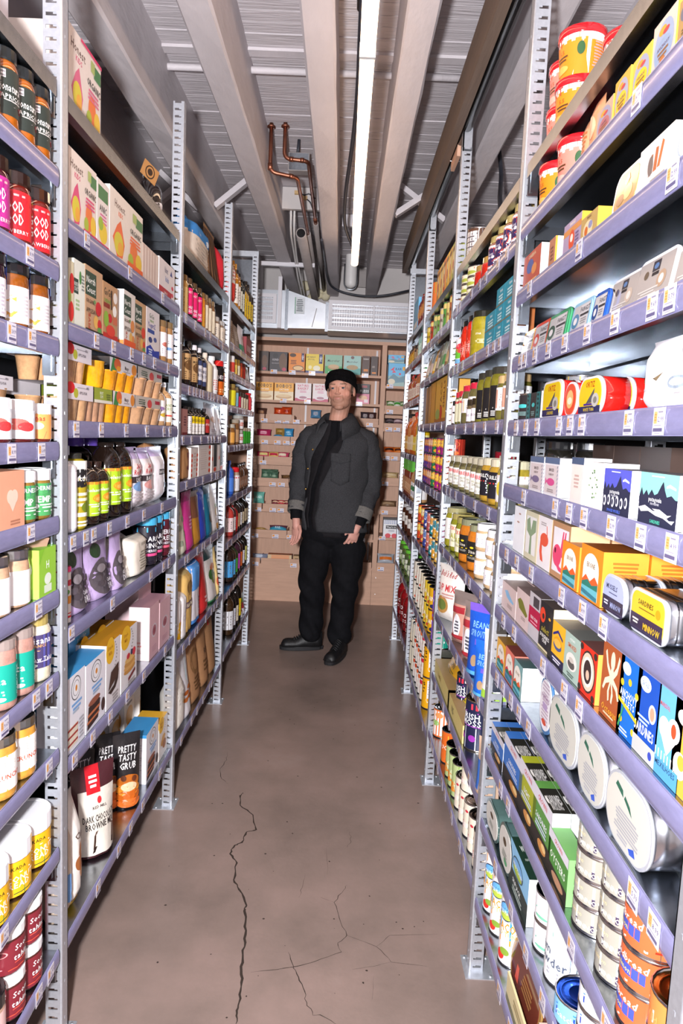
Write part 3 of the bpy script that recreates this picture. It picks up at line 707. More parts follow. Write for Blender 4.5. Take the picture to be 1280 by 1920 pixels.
def BAG(w, h, d, c, el=(), kind='pillow', t=None, m='foil', seal=0.06, lean=0.0, b=None):
    t = t or c; nu, nv = 14, 18; ph = (w*37+h*91) % 6.28
    def prof(v):
        if kind == 'stand': return max(0.02, (1-max(0, (v-0.08))/0.9)**0.75)*min(1, (v+0.02)/0.05)**0.3
        if kind == 'brick': return min(1, (v/0.05+0.02))**0.4*(min(1, (1-v)/0.12)**0.5+0.0)
        return (min(1, v/0.16+0.05)**0.6)*(min(1, (1-v)/0.3+0.02)**0.7)
    def width(v):
        if kind == 'stand': return 1-0.05*math.sin(PI*v)
        if kind == 'brick': return 1-0.02*math.sin(PI*v)-0.1*max(0, v-0.93)/0.07
        return 1-0.07*math.sin(PI*v)+0.03*max(0, v-0.9)/0.1
    def surf(u, v, L, sgn=-1, k=3.0):
        pu = (1-abs(2*u-1)**(5 if kind == 'brick' else 2.6))
        wr = 0.035*math.sin(9*v+4*u+ph)*math.sin(7*u+3*v+2*ph)+0.02*math.sin(23*u+11*v+ph)
        y = d/2*prof(v)*(pu+(wr*pu)) if v < 1-seal*0.5 else d/2*0.02
        return ((u-.5)*w*width(v), d/2+sgn*(y+(L*k+0.0004 if L else 0))+lean*v, v*h)
    mb = MB(c)
    for sgn in (-1, 1):
        bi = len(mb.v)
        for j in range(nv+1):
            for i in range(nu+1): mb.v.append(surf(i/nu, j/nv, 0, sgn))
        for j in range(nv):
            col = t if (j+0.5)/nv > 1-seal else (b if b and (j+0.5)/nv < 0.1 else c)
            for i in range(nu):
                q = bi+j*(nu+1)+i; f = (q, q+1, q+nu+2, q+nu+1); mb.face(f if sgn < 0 else f[::-1], col, True)
    P = [(None, mb.mesh('bag'), m, -1)]
    if el:
        pm = MB(); pr(pm, surf, el, w, h, 10); P.append(('print', pm.mesh('print'), m, 0))
    return P, d, h
def rrect(w, h, r, n=6, z0=0.0):
    pts = []
    for cx, cz, a0 in ((w/2-r, r, -PI/2), (w/2-r, h-r, 0), (-w/2+r, h-r, PI/2), (-w/2+r, r, PI)):
        for i in range(n+1):
            a = a0+PI/2*i/n; pts.append((cx+r*math.cos(a), z0+cz+r*math.sin(a)))
    return pts
def TIN(w, h, d, fc, rim='d5d5da', body='c2c4c9', el=(), rr=0.35, lean=0.0, m='gloss', bm='tin', inner=0.88, ridges=0):
    r = min(w, h)*rr; mb = MB(body)
    mb.prism(rrect(w*0.97, h*0.97, r*0.97, 7, h*0.015), 0.003, d, body, smooth=True)
    for k in range(ridges):
        y = d*(0.25+0.2*k); mb.prism(rrect(w*0.985, h*0.985, r*0.985, 7, h*0.0075), y, y+0.002, body)
    P = [('shell', mb.mesh('shell'), bm, -1)]
    rm = MB(rim); rm.prism(rrect(w, h, r, 7), 0, 0.005, rim, smooth=True); P.append(('rim', rm.mesh('rim'), 'gloss', -1))
    fm_ = MB(fc); q = inner; fm_.prism(rrect(w*q, h*q, r*q, 7, h*(1-q)/2), -0.0012, 0, fc)
    if el: pr(fm_, lambda u, v, L: ((u-.5)*w*q, -0.0012-L, h*(1-q)/2+v*h*q), el, w*q, h*q, 1)
    P.append(('lid', fm_.mesh('lid'), m, -1))
    if lean:
        out = []
        for nm, me, mt, pa in P:
            me.transform(Matrix.Rotation(-lean, 4, 'X')); out.append((nm, me, mt, pa))
        P = out
    return P, d, h
def TUB(w, h, c, lid='d02028', el=(), lc='f4f0ee'):
    r = w/2; rb = r*0.82; lh = 0.016; mb = MB(c)
    mb.lathe([(0, 0), (rb*0.95, 0), (rb, 0.003), (r*0.94, h-lh)], 24, 0, r)
    P = [('cup', mb.mesh('cup'), 'carton', -1)]
    if el:
        pm = MB(); span = 3.6
        def surf(u, v, L):
            q = rb+(r*0.94-rb)*v+0.0006+L; a = (u-.5)*span; return (q*math.sin(a), r-q*math.cos(a), 0.003+v*(h-lh-0.003))
        pr(pm, surf, el, span*r*0.9, h-lh, 8); P.append(('print', pm.mesh('print'), 'carton', 0))
    lb = MB(lid); lb.lathe([(r*0.97, h-lh-0.002), (r, h-lh), (r, h-0.002), (r*0.96, h), (r*0.9, h), (r*0.88, h-0.002), (0, h-0.002)], 24, 0, r)
    P.append(('lid', lb.mesh('lid'), 'gloss', -1))
    return P, w, h
def CUPS(w, h, d, cup, sleeve, el=(), n=2, lidc='e8e2da', flip=False):
    """clear fruit cups under a paper sleeve"""
    P = []; r = w/n/2*0.98; ch = h*0.62
    for j in range(n):
        for q in range(2):
            mb = MB(cup); cx = -w/2+w/n*(j+0.5); cy = d*(0.27+0.46*q)
            mb.lathe([(0, 0), (r*0.68, 0), (r*0.74, 0.004), (r*0.95, ch*0.92), (r, ch*0.93), (r, ch)], 18, cx, cy); mb.lathe([(r, ch), (0, ch)], 18, cx, cy, col=lidc)
            P.append(('fruit_cup', mb.mesh('cup'), 'glass', -1))
    sm = MB(sleeve); f = 0.35*h
    sm.add([(-w/2, 0.003, ch-0.004), (w/2, 0.003, ch-0.004), (w/2, 0.003, h), (-w/2, 0.003, h), (w/2, d-0.003, h), (-w/2, d-0.003, h), (w/2, d-0.003, ch), (-w/2, d-0.003, ch)], ((0, 1, 2, 3), (3, 2, 4, 5), (5, 4, 6, 7)), sleeve)
    pr(sm, lambda u, v, L: ((u-.5)*w, 0.003-L, ch-0.004+v*(h-ch+0.004)), el, w, h-ch, 1)
    P.append(('sleeve', sm.mesh('sleeve'), 'carton', -1))
    return P, d, h

def spawn(P, name, loc, rz, lab, cat, grp=None, rx=0.0, ry=0.0):
    objs = []; root = None
    if P[0][0] is not None: root = empty(name, loc, rz)
    for nm, me, mt, pa in P:
        if nm is None:
            root = link(name, me, mt, None, loc); root.rotation_euler = (0, 0, rz); objs.append(root)
        else:
            objs.append(link(nm, me, mt, objs[pa] if pa >= 0 else root))
    if rx or ry: root.rotation_euler = (Matrix.Rotation(rz, 4, 'Z') @ Matrix.Rotation(rx, 4, 'X') @ Matrix.Rotation(ry, 4, 'Y')).to_euler()
    return tag(root, lab, cat, grp)
def rise(v, X, Y):
    """height at depth Y on plane X seen at picture row v"""
    k = (960.0-v)/FPX
    return EYE.z+(k*(X*CF.x+Y*CF.y)-(X*CU.x+Y*CU.y))/(CU.z-k*CF.z)
ROUND = ('JAR', 'CAN', 'BOT', 'TUB')
def put(shape, bay, i, u0, u1, name, lab, h, *a, cat='box', n=1, back=0, stack=1, inset=0.014, rot=0.0, lift=0.0, grp=None, gap=0.97, w=None, rx=0.0, jit=0.0, bgap=0.004, face=0.55, **k):
    s, b0, b1, zs = BAYS[bay]; X = XL if s < 0 else XR; z = zs[i]+0.0006
    Xf = X+s*inset; rd = shape.__name__ in ROUND
    ya, yb = sorted((along(u0, Xf, z+lift), along(u1, Xf, z+lift)))
    if rd:
        lim = w or {'JAR': .098, 'CAN': .092, 'BOT': .085, 'TUB': .12}[shape.__name__]
        if not w and bay in ('R3', 'R4', 'C', 'D') and (yb-ya)/n > 1.35*lim: n = max(n, int((yb-ya)/(lim*1.04)+.35))
    elif n == 1:
        e0, e1 = b0+.034, b1-.015
        if yb > e1: ya, yb = (ya-(yb-e1), e1) if yb-ya < .12 else (ya, e1)
        if ya < e0: ya, yb = e0, (yb+(e0-ya) if yb-ya < .12 else yb)
    wd = w or (yb-ya)/n*gap
    if rd: wd = min(wd, lim)
    if h > 5 or h < 0: h = max(0.02, rise(h, Xf, (ya+yb)/2)-z-lift)
    ceil_ = zs[i-1]-0.036 if i else 9.0
    h = min(h, max(0.03, (ceil_-z-lift-0.004)/stack))
    P, d, hh = shape(wd, h, *a, **k)
    pitch = (yb-ya)/n; rr = random.Random(int(u0*7+i*131))
    rz = (-PI/2 if s > 0 else PI/2)+rot
    if n*(back+1)*stack > 1: grp = grp or (lab[:60])
    for q in range(back+1):
        for j in range(n):
            yc = (yb-0.2*wd-pitch*j) if rd else yb-pitch*(j+0.5)
            if w and rot and not rd: yc = along((u0+u1)/2, Xf, z+lift)
            if rd: yc = max(b0+0.034+wd/2, min(b1-0.016-wd/2, yc)) if (j == 0) else yc
            for t in range(stack):
                jx = (rr.random()-.5)*jit
                fx, ry_ = Xf+s*(q*(d+bgap)+abs(jx)*0.5), rz+(rr.random()-.5)*jit*4
                if rd:
                    ry_ += s*(face+0.3*(rr.random()-.5)); cx, r_ = fx+s*d/2, d/2
                    spawn(P, name, (cx+r_*math.sin(ry_), yc+jx*0.3-r_*math.cos(ry_), z+lift+t*hh), ry_, lab, cat, grp, rx)
                else: spawn(P, name, (fx, yc+jx*0.3, z+lift+t*hh), ry_, lab, cat, grp, rx)
def bx(bay, i, u0, u1, name, lab, h, d, c, s=None, t=None, el=(), **k): put(BOX, bay, i, u0, u1, name, lab, h, d, c, s, t, el, cat=k.pop('cat', 'box'), **k)
def jr(bay, i, u0, u1, name, lab, h, c, el=(), **k): put(JAR, bay, i, u0, u1, name, lab, h, c, el=el, cat=k.pop('cat', 'jar'), **k)
def cn(bay, i, u0, u1, name, lab, h, c, el=(), **k): put(CAN, bay, i, u0, u1, name, lab, h, c, el, cat=k.pop('cat', 'can'), **k)
def bt(bay, i, u0, u1, name, lab, h, c, el=(), **k): put(BOT, bay, i, u0, u1, name, lab, h, c, el=el, cat=k.pop('cat', 'bottle'), **k)
def bg(bay, i, u0, u1, name, lab, h, d, c, el=(), **k): put(BAG, bay, i, u0, u1, name, lab, h, d, c, el, cat=k.pop('cat', 'bag'), **k)
def tn(bay, i, u0, u1, name, lab, h, d, fc, el=(), **k): put(TIN, bay, i, u0, u1, name, lab, h, d, fc, el=el, cat=k.pop('cat', 'tin'), **k)

# ------------------------------------------------------------------ nearest bay of tinned fish
T_OUT = lambda c, k: [('r', .0, .0, .72, .86, c), ('p', [.5, 0, .72, 0, .72, .86, .62, .86], 'f3efec'), ('r', 0, .8, 1, 1, 'f3efec'), ('t', .2, .88, .2, 'd84030', 'OUT', .3), ('t', .33, .62, .1, 'a8461c', '5.5'), ('l', .33, .5, .22, 2, .08, '5a3a20'), ('e', .6, .6, .05, .16, '2f5a34'), ('e', .3, .2, .14, .1, k), ('l', .85, .75, .2, 9, .07, 'c89a90')]
def tubrow(i, u0, u1, c, k, lab, **q):
    put(TUB, 'R1', i, u0, u1, 'oat_tub', lab, 0.102, c, el=T_OUT(c, k), cat='tub', w=0.104, face=.95, **q)
tubrow(0, 1001, 1078, 'e88878', 'f0b0a0', 'pink oat tub with red lid on the topmost tin shelf', stack=2, inset=0.03)
tubrow(0, 1030, 1112, 'f28a1e', 'f6b45a', 'orange oat tub with red lid on the topmost tin shelf', stack=2, inset=0.012)
tubrow(0, 1118, 1200, 'e2926a', 'f0b0a0', 'peach oat tub with red lid farther behind the orange tubs', inset=0.05)
tubrow(1, 1001, 1068, 'f28a1e', 'f6b45a', 'single orange oat tub beside the shelf post on the second tin shelf', inset=0.008)
tubrow(1, 1034, 1100, 'e88878', 'f0b0a0', 'single pink oat tub behind the orange one on the second tin shelf', inset=0.008)
bg('R1', 1, 1080, 1096, 'snack_packet', 'narrow salmon cellophane packet beside the pink tub', 0.105, 0.03, 'd89870', [('l', .5, .7, .6, 6, .08, 'b8683c')], cat='packet', inset=0.03)
bg('R1', 1, 1095, 1113, 'snack_packet', 'wider copper cellophane packet beside the pink-faced fish packet', 0.11, 0.03, 'd08a62', [('e', .5, .5, .3, .2, 'e8b490')], cat='packet', inset=0.02)
def sunny(u0, u1, vt, base, oval, inner, lab, txt):
    bx('R1', 1, u0, u1, 'fish_packet', lab, vt, 0.02, base, 'e8d24a', base, [('e', .5, .48, .42, .44, oval), ('e', .5, .36, .34, .26, inner), ('e', .42, .76, .16, .08, 'f0a030'), ('e', .58, .7, .14, .05, 'c83c40'), ('t', .5, .46, .07, '5a3a5a', txt, .6), ('l', .5, .36, .5, 2, .08, '8a5a30'), ('e', .5, .2, .12, .06, 'b86a2a')], cat='packet', gap=.95)
sunny(1114, 1146, 195, 'c8a890', 'a09ab4', 'b86a70', 'pink-faced fish packet between cellophane and yellow packets', 'SARDINES')
sunny(1147, 1177, 140, 'd8ac40', 'a8a6bc', 'f0c424', 'narrower yellow fish packet with an oval print', 'MACKEREL')
sunny(1180, 1217, 97, 'e0c048', 'a2a4bc', 'f4c81e', 'wider yellow fish packet with a grey oval print', 'SARDINAS')
sunny(1217, 1264, 27, 'e4c4b4', '9aa8c4', '8ea2c0', 'pale pink and blue fish packet with a yellow sun', 'ANCHOVY')
bx('R1', 1, 1266, 1300, 'fish_packet', 'brown fish packet with a grey drawing at the edge', -15, 0.02, 'b08a52', None, None, [('e', .5, .7, .4, .2, '6a6878'), ('l', .5, .35, .6, 4, .06, '5a4020')], cat='packet')
bx('R1', 2, 978, 1011, 'fish_box', 'red-brown patterned fish box with white ends', 470, 0.055, 'b8503c', 'f4f0ee', 'c89a50', [('e', .4, .6, .2, .2, '4a5a9a'), ('e', .65, .45, .15, .15, 'd88a4a'), ('t', .5, .88, .1, 'e8d8b0', 'CONSERVA'), ('l', .5, .15, .7, 2, .08, 'e0b070')], side=[('r', .2, .2, .5, .9, 'c8c4c8')])
bx('R1', 2, 1026, 1038, 'fish_box', 'narrow brown fish box with a cream end', 447, 0.05, 'b4785a', 'f2e8d8', 'd8a83c', [('l', .5, .7, .6, 4, .12, '7a4a3a')], side=[('r', .3, .15, .6, .9, 'b8b4bc'), ('r', 0, 0, .08, 1, 'd8a030')])
bx('R1', 2, 1053, 1087, 'fish_box', 'lilac and orange illustrated fish box with a yellow end', 411, 0.06, 'a894b0', 'dcae3c', 'd8a830', [('r', 0, .62, 1, .8, 'd08a4a'), ('t', .5, .9, .1, 'f0e4d0', 'PINHAIS'), ('e', .5, .4, .16, .3, 'd4502c'), ('e', .5, .46, .08, .12, 'e8dcd0'), ('l', .8, .5, .25, 4, .1, '6a5880')])
bx('R1', 2, 1086, 1118, 'fish_box', 'tan illustrated fish box with a yellow end', 400, 0.06, 'b8985a', 'dcb446', 'd8ac34', [('e', .45, .45, .3, .32, 'd8c8a0'), ('e', .35, .4, .1, .18, 'c8641e'), ('e', .6, .55, .12, .14, '8a8ab0'), ('t', .5, .88, .09, '5a4424', 'PINHAIS')])
tn('R1', 2, 1142, 1192, 'smoked_mussel_tin', 'white-rimmed clear tray of golden shellfish leaning on the third tin shelf', 310, 0.03, 'b88a4a', [('e', .4, .55, .22, .24, 'd8a84e'), ('e', .62, .4, .2, .2, 'e0c07a'), ('e', .3, .3, .18, .15, '9a6a34'), ('p', [.4, .7, .55, .92, .62, .75, .5, .6], 'f8e4b8')], rim='f4f2f6', body='e8e6ea', bm='gloss', rr=.3, lean=0.12, inner=.84)
bx('R1', 2, 1193, 1259, 'seafood_box', 'large white seafood box with brown claws drawn on it', 257, 0.07, 'e6dcd8', None, None, [('p', [.3, .3, .36, .72, .42, .72, .42, .34], '9a6a4a'), ('p', [.44, .34, .5, .8, .58, .78, .54, .34], 'b8683c'), ('p', [.56, .36, .68, .86, .74, .8, .64, .36], 'c8703c'), ('e', .36, .5, .08, .2, '7a6a64'), ('l', .6, .18, .5, 2, .05, 'a09490')])
bx('R1', 2, 1261, 1330, 'seafood_box', 'second white seafood box with a blue shell outline', 205, 0.07, 'e6dede', None, None, [('e', .3, .45, .22, .3, 'a8b4d8'), ('e', .3, .45, .19, .26, 'e6dede'), ('l', .6, .2, .4, 2, .05, 'a09490')])
def fangst(u0, u1, vt, rim, lab, fish):
    tn('R1', 3, u0, u1, 'fish_tin', lab, vt, 0.022, rim, [('r', .07, .07, .93, .93, 'cbc7c8'), ('r', .45, .1, .9, .9, 'dad6d8'), ('e', .24, .4, .2, .26, fish), ('e', .24, .4, .1, .13, 'ece8ea'), ('t', .7, .74, .17, '4a4446', 'FANGST', .5), ('r', .48, .5, .93, .58, '3c383a'), ('l', .7, .4, .4, 3, .08, '9a9496')], rim=rim, rr=.22, lean=0.14, inner=.88, inset=0.02)
jr('R1', 3, 991, 1016, 'spice_jar', 'dark jar with an orange cap behind the leaning fish tins', 0.115, '2a1c1a', lid='e0781e', lidh=.03, inset=0.12, lc='c8c2c0', lz=(.3, .6), neck=.95)
fangst(968, 997, 618, 'f2c21e', 'yellow-rimmed fish tin leaning next to the shelf post', 'c8783c')
fangst(993, 1024, 602, 'e2472c', 'red-rimmed fish tin leaning on the fourth tin shelf', 'd4402c')
fangst(1018, 1060, 584, '3f9a68', 'green-rimmed fish tin leaning on the fourth tin shelf', '3c5a4a')
fangst(1064, 1103, 562, '9ccbe8', 'light-blue-rimmed fish tin leaning on the fourth tin shelf', '5a8ab0')
fangst(1103, 1132, 544, '2456b0', 'dark-blue-rimmed fish tin leaning on the fourth tin shelf', '2c4a8a')
def clearlid(u0, u1, vt, lab, c):
    tn('R1', 3, u0, u1, 'fish_tray', lab, vt, 0.03, 'b0a49c', [('r', 0, 0, 1, 1, 'b4aaa4'), ('r', .4, .7, .62, .95, '3a3840'), ('e', .51, .82, .07, .07, '5a7aa8'), ('r', .42, .6, .62, .68, '2c282c'), ('e', .25, .68, .07, .1, '6a5a4a'), ('e', .74, .45, .13, .2, c), ('e', .74, .45, .07, .11, 'e4dcd4'), ('l', .4, .3, .6, 3, .07, 'd8d0ca')], rim='f4f3f8', body='eceaf0', bm='gloss', rr=.26, lean=0.16, inner=.84, inset=0.03)
clearlid(1130, 1190, 513, 'smaller white clear-lidded fish tray beside the blue-rimmed tin', 'c8b4a4')
clearlid(1178, 1256, 474, 'larger white clear-lidded fish tray on the fourth tin shelf', 'b89a80')
clearlid(1252, 1330, 446, 'white clear-lidded fish tray with a yellow patch at the edge', 'd8a82c')
T_TEAL = [('r', .05, 0, .3, 1, '2a6a6c'), ('r', .7, 0, .95, 1, '2a6a6c'), ('e', .5, .55, .1, .08, '48b4b4'), ('l', .5, .3, .25, 3, .06, '7a9a98')]+[('e', x, .1+.16*k, .05, .045, '163234') for k in range(6) for x in (.17, .83)]
cn('R1', 4, 961, 984, 'patterned_fish_can', 'dark round can with teal lace pattern beside the shelf post', 738, '2a2628', T_TEAL, top='555555')
bx('R1', 4, 984, 1012, 'patterned_fish_box', 'black fish box with a teal lace pattern', 736, 0.045, '2c2829', 'd8d6dc', '343032', T_TEAL)
cn('R1', 4, 980, 1022, 'oyster_can', 'grey and yellow can standing behind the teal patterned box', 0.13, '8e8c90', [('r', 0, .8, 1, 1, 'e0bc2c'), ('t', .5, .88, .1, '4a4030', 'WALL OYSTER'), ('l', .7, .6, .4, 5, .08, '5a5860')], inset=0.13, w=.08)
T_ORT = lambda s: [('t', .5, .84, .17, 'c02818', 'ORTIZ', .8), ('p', [.35, .28, .72, .72, .66, .3], '5a5a60'), ('r', .25, .22, .75, .28, '4a2c8c'), ('r', 0, .0, 1, .2, '2a2c5c'), ('t', .5, .1, .1, 'e8c83c', s, .85), ('e', .78, .36, .16, .2, 'c8c4be'), ('e', .78, .36, .08, .1, '8a867e')]
tn('R1', 4, 1014, 1050, 'sardine_tin', 'yellow-fronted rounded red sardine tin facing the aisle', 714, 0.03, 'f0cc1c', T_ORT('SARDINES'), rim='e8e6ea', body='d81e18', bm='gloss', rr=.25, back=2)
tn('R1', 4, 1055, 1079, 'tuna_tin', 'narrow oval red tin between two yellow-fronted tins', 716, 0.03, 'e8502c', [('e', .5, .5, .3, .3, 'f4c07a'), ('e', .5, .45, .2, .12, 'fff2d0')], rim='eeeaec', body='d81e18', bm='gloss', rr=.5, back=1)
tn('R1', 4, 1081, 1128, 'white_tuna_tin', 'yellow-fronted oval red tuna tin in a row of three', 706, 0.048, 'f0cc1c', T_ORT('WHITE TUNA'), rim='e8e6ea', body='dc1e18', bm='gloss', rr=.5, back=2)
bg('R1', 4, 1186, 1236, 'wrapped_tin', 'tall white paper-wrapped pack with a brown fish window', 634, 0.05, 'eeebf0', [('p', [.2, .5, .3, .44, .7, .44, .85, .52, .75, .4, .3, .38], '6a5a44'), ('l', .5, .28, .3, 1, .05, 'b8b4b8')], m='paper', cat='packet', lean=.0)
bg('R1', 4, 1232, 1300, 'wrapped_tin', 'shorter white paper-wrapped pack with a silver fish window', 669, 0.05, 'f0edf2', [('e', .5, .52, .3, .13, '9aa6b4'), ('e', .5, .52, .22, .08, 'c8ced6'), ('l', .5, .3, .3, 1, .05, 'b8b4b8')], m='paper', cat='packet', kind='brick')
jr('R1', 5, 968, 992, 'olive_jar', 'dark jar with a black label behind the fish boxes', 0.115, '1c1a16', [('t', .4, .6, .3, 'd8d4d0', 'RICE', .5)], lid='1a1a1c', lc='26242a', lz=(.05, .3), inset=0.09, n=1, back=1, w=.075)
T_FISH = lambda c: [('r', .08, .06, .92, .8, 'd6c8c8'), ('r', 0, .84, 1, 1, '5a6a8a'), ('e', .48, .36, .26, .1, c), ('p', [.24, .36, .12, .46, .12, .26], c), ('t', .5, .68, .08, '6a5a5a', 'SMOKED', .6), ('t', .5, .56, .06, '8a7a7a', 'RAINBOW', .6), ('l', .5, .16, .5, 2, .05, '9a8a8a')]+[('p', [x, .02+.1*k, x+.05, .08+.1*k, x+.05, .11+.1*k, x, .05+.1*k], '5a7a9a') for k in range(8) for x in (.01, .94)]
bx('R1', 5, 990, 1016, 'trout_box', 'slim striped box with a grey-violet fish', 856, 0.05, 'e6e0e4', 'f6f4f8', 'd8d4d8', T_FISH('7a6a8a'))
bx('R1', 5, 1017, 1045, 'trout_box', 'slim striped box with a pink fish', 858, 0.055, 'e6e0e4', 'fbfafc', 'd8d4d8', T_FISH('d0508a'))
bx('R1', 5, 1066, 1089, 'trout_box', 'pale striped fish box beside the herb-wreath box', 858, 0.05, 'e8dcd8', 'fbfafc', 'd8d4d8', [('r', 0, .85, 1, 1, '4a5a78'), ('r', .12, .08, .88, .8, 'ecdcd4'), ('l', .5, .6, .5, 4, .08, 'c8a8a0')])
bx('R1', 5, 1096, 1125, 'herb_box', 'pale box with an oval wreath of green herbs', 867, 0.06, 'efe4e0', 'fbf8f8', 'e0d4cc', [('e', .5, .52, .36, .4, 'f4eeea')]+[('e', .5+.26*math.cos(k*1.7)*(.5+.5*math.sin(k*3)), .52+.3*math.sin(k*1.7), .04, .02, ('6a9a5a', '9ab88a', '4a7a4a')[k % 3]) for k in range(16)])
def pata(u0, u1, vt, sky, lab, shapes, foot, fc):
    bx('R1', 5, u0, u1, 'seafood_box', lab, vt, 0.06, '2c2e46', 'fbfaff', 'a09aa0', [('r', 0, .55, 1, 1, sky), ('p', [0, .5, .06, .7, .12, .55, .2, .66, .26, .56, .34, .68, .42, .58, .5, .62, .58, .78, .63, .86, .68, .7, .74, .58, .85, .62, .95, .55, 1, .5, 1, .4, 0, .4], '2c2e46'), ('p', [.72, .78, .8, .82, .95, .76, .95, .72, .8, .76, .72, .74], 'f4f4fa'), ('t', .45, .5, .09, 'f6f6fa', 'patagonia', .42), ('t', .45, .41, .045, 'd8d8e4', 'PROVISIONS', .3)]+shapes+[('t', .5, .08, .065, fc, foot, .5), ('l', .5, .94, .5, 1, .04, 'f0f0fa')], gap=.97)
pata(1127, 1178, 880, '5a5ec8', 'indigo and black box with white shells below a mountain skyline', [('e', .1+.16*k, .27+.03*(k % 2), .055, .12, 'eceaf4') for k in range(6)]+[('e', .1+.16*k, .27+.03*(k % 2), .03, .07, '2c2e46') for k in range(6)], 'SMOKED MUSSELS', '5a78e8')
pata(1193, 1266, 888, '8fdccb', 'mint and black box with white fish below a mountain skyline', [('p', [.02, .3, .2, .36, .42, .28, .6, .3, .85, .16, .98, .18, .92, .1, .7, .18, .5, .2, .3, .26, .1, .22], 'f0eef4'), ('p', [.4, .32, .6, .33, .8, .25, .9, .27, .8, .2, .6, .25], 'f0eef4')], 'SARDINES', '58d0b0')
bx('R1', 5, 1276, 1330, 'seafood_box', 'white box with violet drawing at the picture edge', 905, 0.05, 'f2eef8', 'fbfaff', None, [('e', .3, .5, .2, .3, '8a6ab4'), ('e', .5, .3, .2, .1, '5a2a4a')])
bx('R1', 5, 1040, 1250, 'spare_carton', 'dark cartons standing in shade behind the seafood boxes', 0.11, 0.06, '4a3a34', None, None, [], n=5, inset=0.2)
ART = dict(inset=0.016)
bx('R1', 6, 960, 980, 'tall_tin_box', 'tall plain white box with two small brown dots', 951, 0.06, 'f2f1f4', None, 'e0dee2', [('e', .5, .85, .1, .02, 'b89080'), ('e', .4, .66, .12, .02, 'b89080')], back=1, **ART)
bx('R1', 6, 980, 1004, 'illustrated_box', 'beige box with a green kelp silhouette', 960, 0.07, 'd6cdb0', 'c8a880', 'd0c4a8', [('r', .12, .12, .88, .9, 'eae6e2'), ('p', [.42, .12, .6, .12, .56, .5, .86, .62, .86, .85, .6, .84, .5, .62, .36, .88, .14, .8, .18, .58, .44, .48], '8a9e7c')], back=1, **ART)
bx('R1', 6, 1004, 1029, 'illustrated_box', 'white box with a red shrimp silhouette', 970, 0.07, 'ece4e4', 'c8a880', 'd8ccc4', [('e', .5, .56, .3, .13, 'e0583c'), ('p', [.74, .6, .66, .84, .62, .84, .68, .6], 'e0583c'), ('p', [.22, .52, .2, .3, .3, .14, .5, .12, .44, .22, .38, .3, .36, .5], 'e0583c'), ('l', .4, .88, .4, 2, .04, 'b0a4a4')], back=1, **ART)
bx('R1', 6, 1029, 1063, 'illustrated_box', 'kraft box with a pink octopus on white', 981, 0.075, 'b98a64', 'd8b088', 'c09a74', [('r', .1, .1, .92, .9, 'eae4e8'), ('e', .36, .4, .24, .2, 'e04a70'), ('p', [.5, .4, .62, .86, .68, .86, .62, .4], 'e04a70'), ('p', [.62, .4, .74, .86, .8, .86, .74, .38], 'e04a70'), ('p', [.2, .3, .5, .14, .86, .12, .86, .18, .54, .22, .4, .4], 'e04a70'), ('e', .26, .48, .04, .05, '5a1a2c')], back=3, **ART)
T_EK = lambda sky, hills, sea, arch: [('r', .14, .04, .86, .58, arch), ('e', .5, .58, .36, .3, arch), ('t', .5, .66, .09, '8a6a4a', 'EKONE', .5), ('p', [.14, .34, .3, .46, .5, .36, .7, .48, .86, .38, .86, .26, .14, .26], hills), ('p', [.14, .3, .4, .38, .6, .3, .86, .36, .86, .22, .14, .22], '2f7a6a'), ('r', .14, .04, .86, .24, sea), ('p', [.14, .1, .86, .04, .86, .12, .14, .18], '3a7a8a')]
def ekone(i, u0, u1, vt, d, c, lab, **k):
    bx('R1', i, u0, u1, 'smoked_oyster_box', lab, vt, d, c, k.pop('s', c), k.pop('t', c), T_EK(c, k.pop('hl', 'e8602c'), k.pop('sea', '6ab8c4'), k.pop('arch', 'f4ece0')), **k)
ekone(6, 1049, 1081, 1019, 0.075, 'f08a24', 'left one of the two large orange arch-window boxes', back=2, s='f09a34', t='a85a20', inset=0.012)
ekone(6, 1083, 1124, 1026, 0.075, 'f08a24', 'right one of the two large orange arch-window boxes, nearest the tins', back=2, s='f09a34', t='a85a20', side=[('l', .5, .8, .7, 9, .07, 'c86a1e')], inset=0.012)
tn('R1', 6, 1126, 1170, 'mussel_tin', 'ridged silver oval tin with a lilac mussels label', 1080, 0.055, 'b4bce4', [('r', 0, 0, 1, .42, '3a3248'), ('t', .42, .72, .14, '3a3a52', 'MUSSELS', .7), ('l', .5, .55, .4, 1, .05, '5a5a7a'), ('t', .66, .22, .16, 'a8b0dc', 'MINNOW', .5), ('l', .2, .28, .25, 2, .08, 'dcdce8')], rim='c8cad2', body='b8bac2', rr=.48, ridges=3, back=2)
tn('R1', 6, 1177, 1246, 'large_sardine_tin', 'silver rounded tin with a yellow sardines label', 1112, 0.06, 'f2c230', [('r', 0, 0, 1, .42, '3a3248'), ('t', .45, .76, .13, '4a3c20', 'SARDINES', .62), ('l', .5, .6, .5, 1, .05, '8a6a20'), ('e', .84, .66, .07, .12, 'd8a01c'), ('t', .68, .2, .17, 'f2c230', 'MINNOW', .5), ('l', .18, .28, .22, 2, .08, 'f0e8d8')], rim='c8cad2', body='c4c6ce', rr=.28, ridges=2, back=1)
bx('R1', 7, 939, 965, 'fish_tin_box', 'pale pink box with a light blue fish silhouette', 1098, 0.06, 'd8c0bc', None, '9a8480', [('p', [.2, .7, .4, .78, .62, .62, .85, .5, .84, .44, .6, .44, .36, .52], '8ab8dc'), ('l', .6, .3, .4, 3, .05, 'a08c88')], back=2)
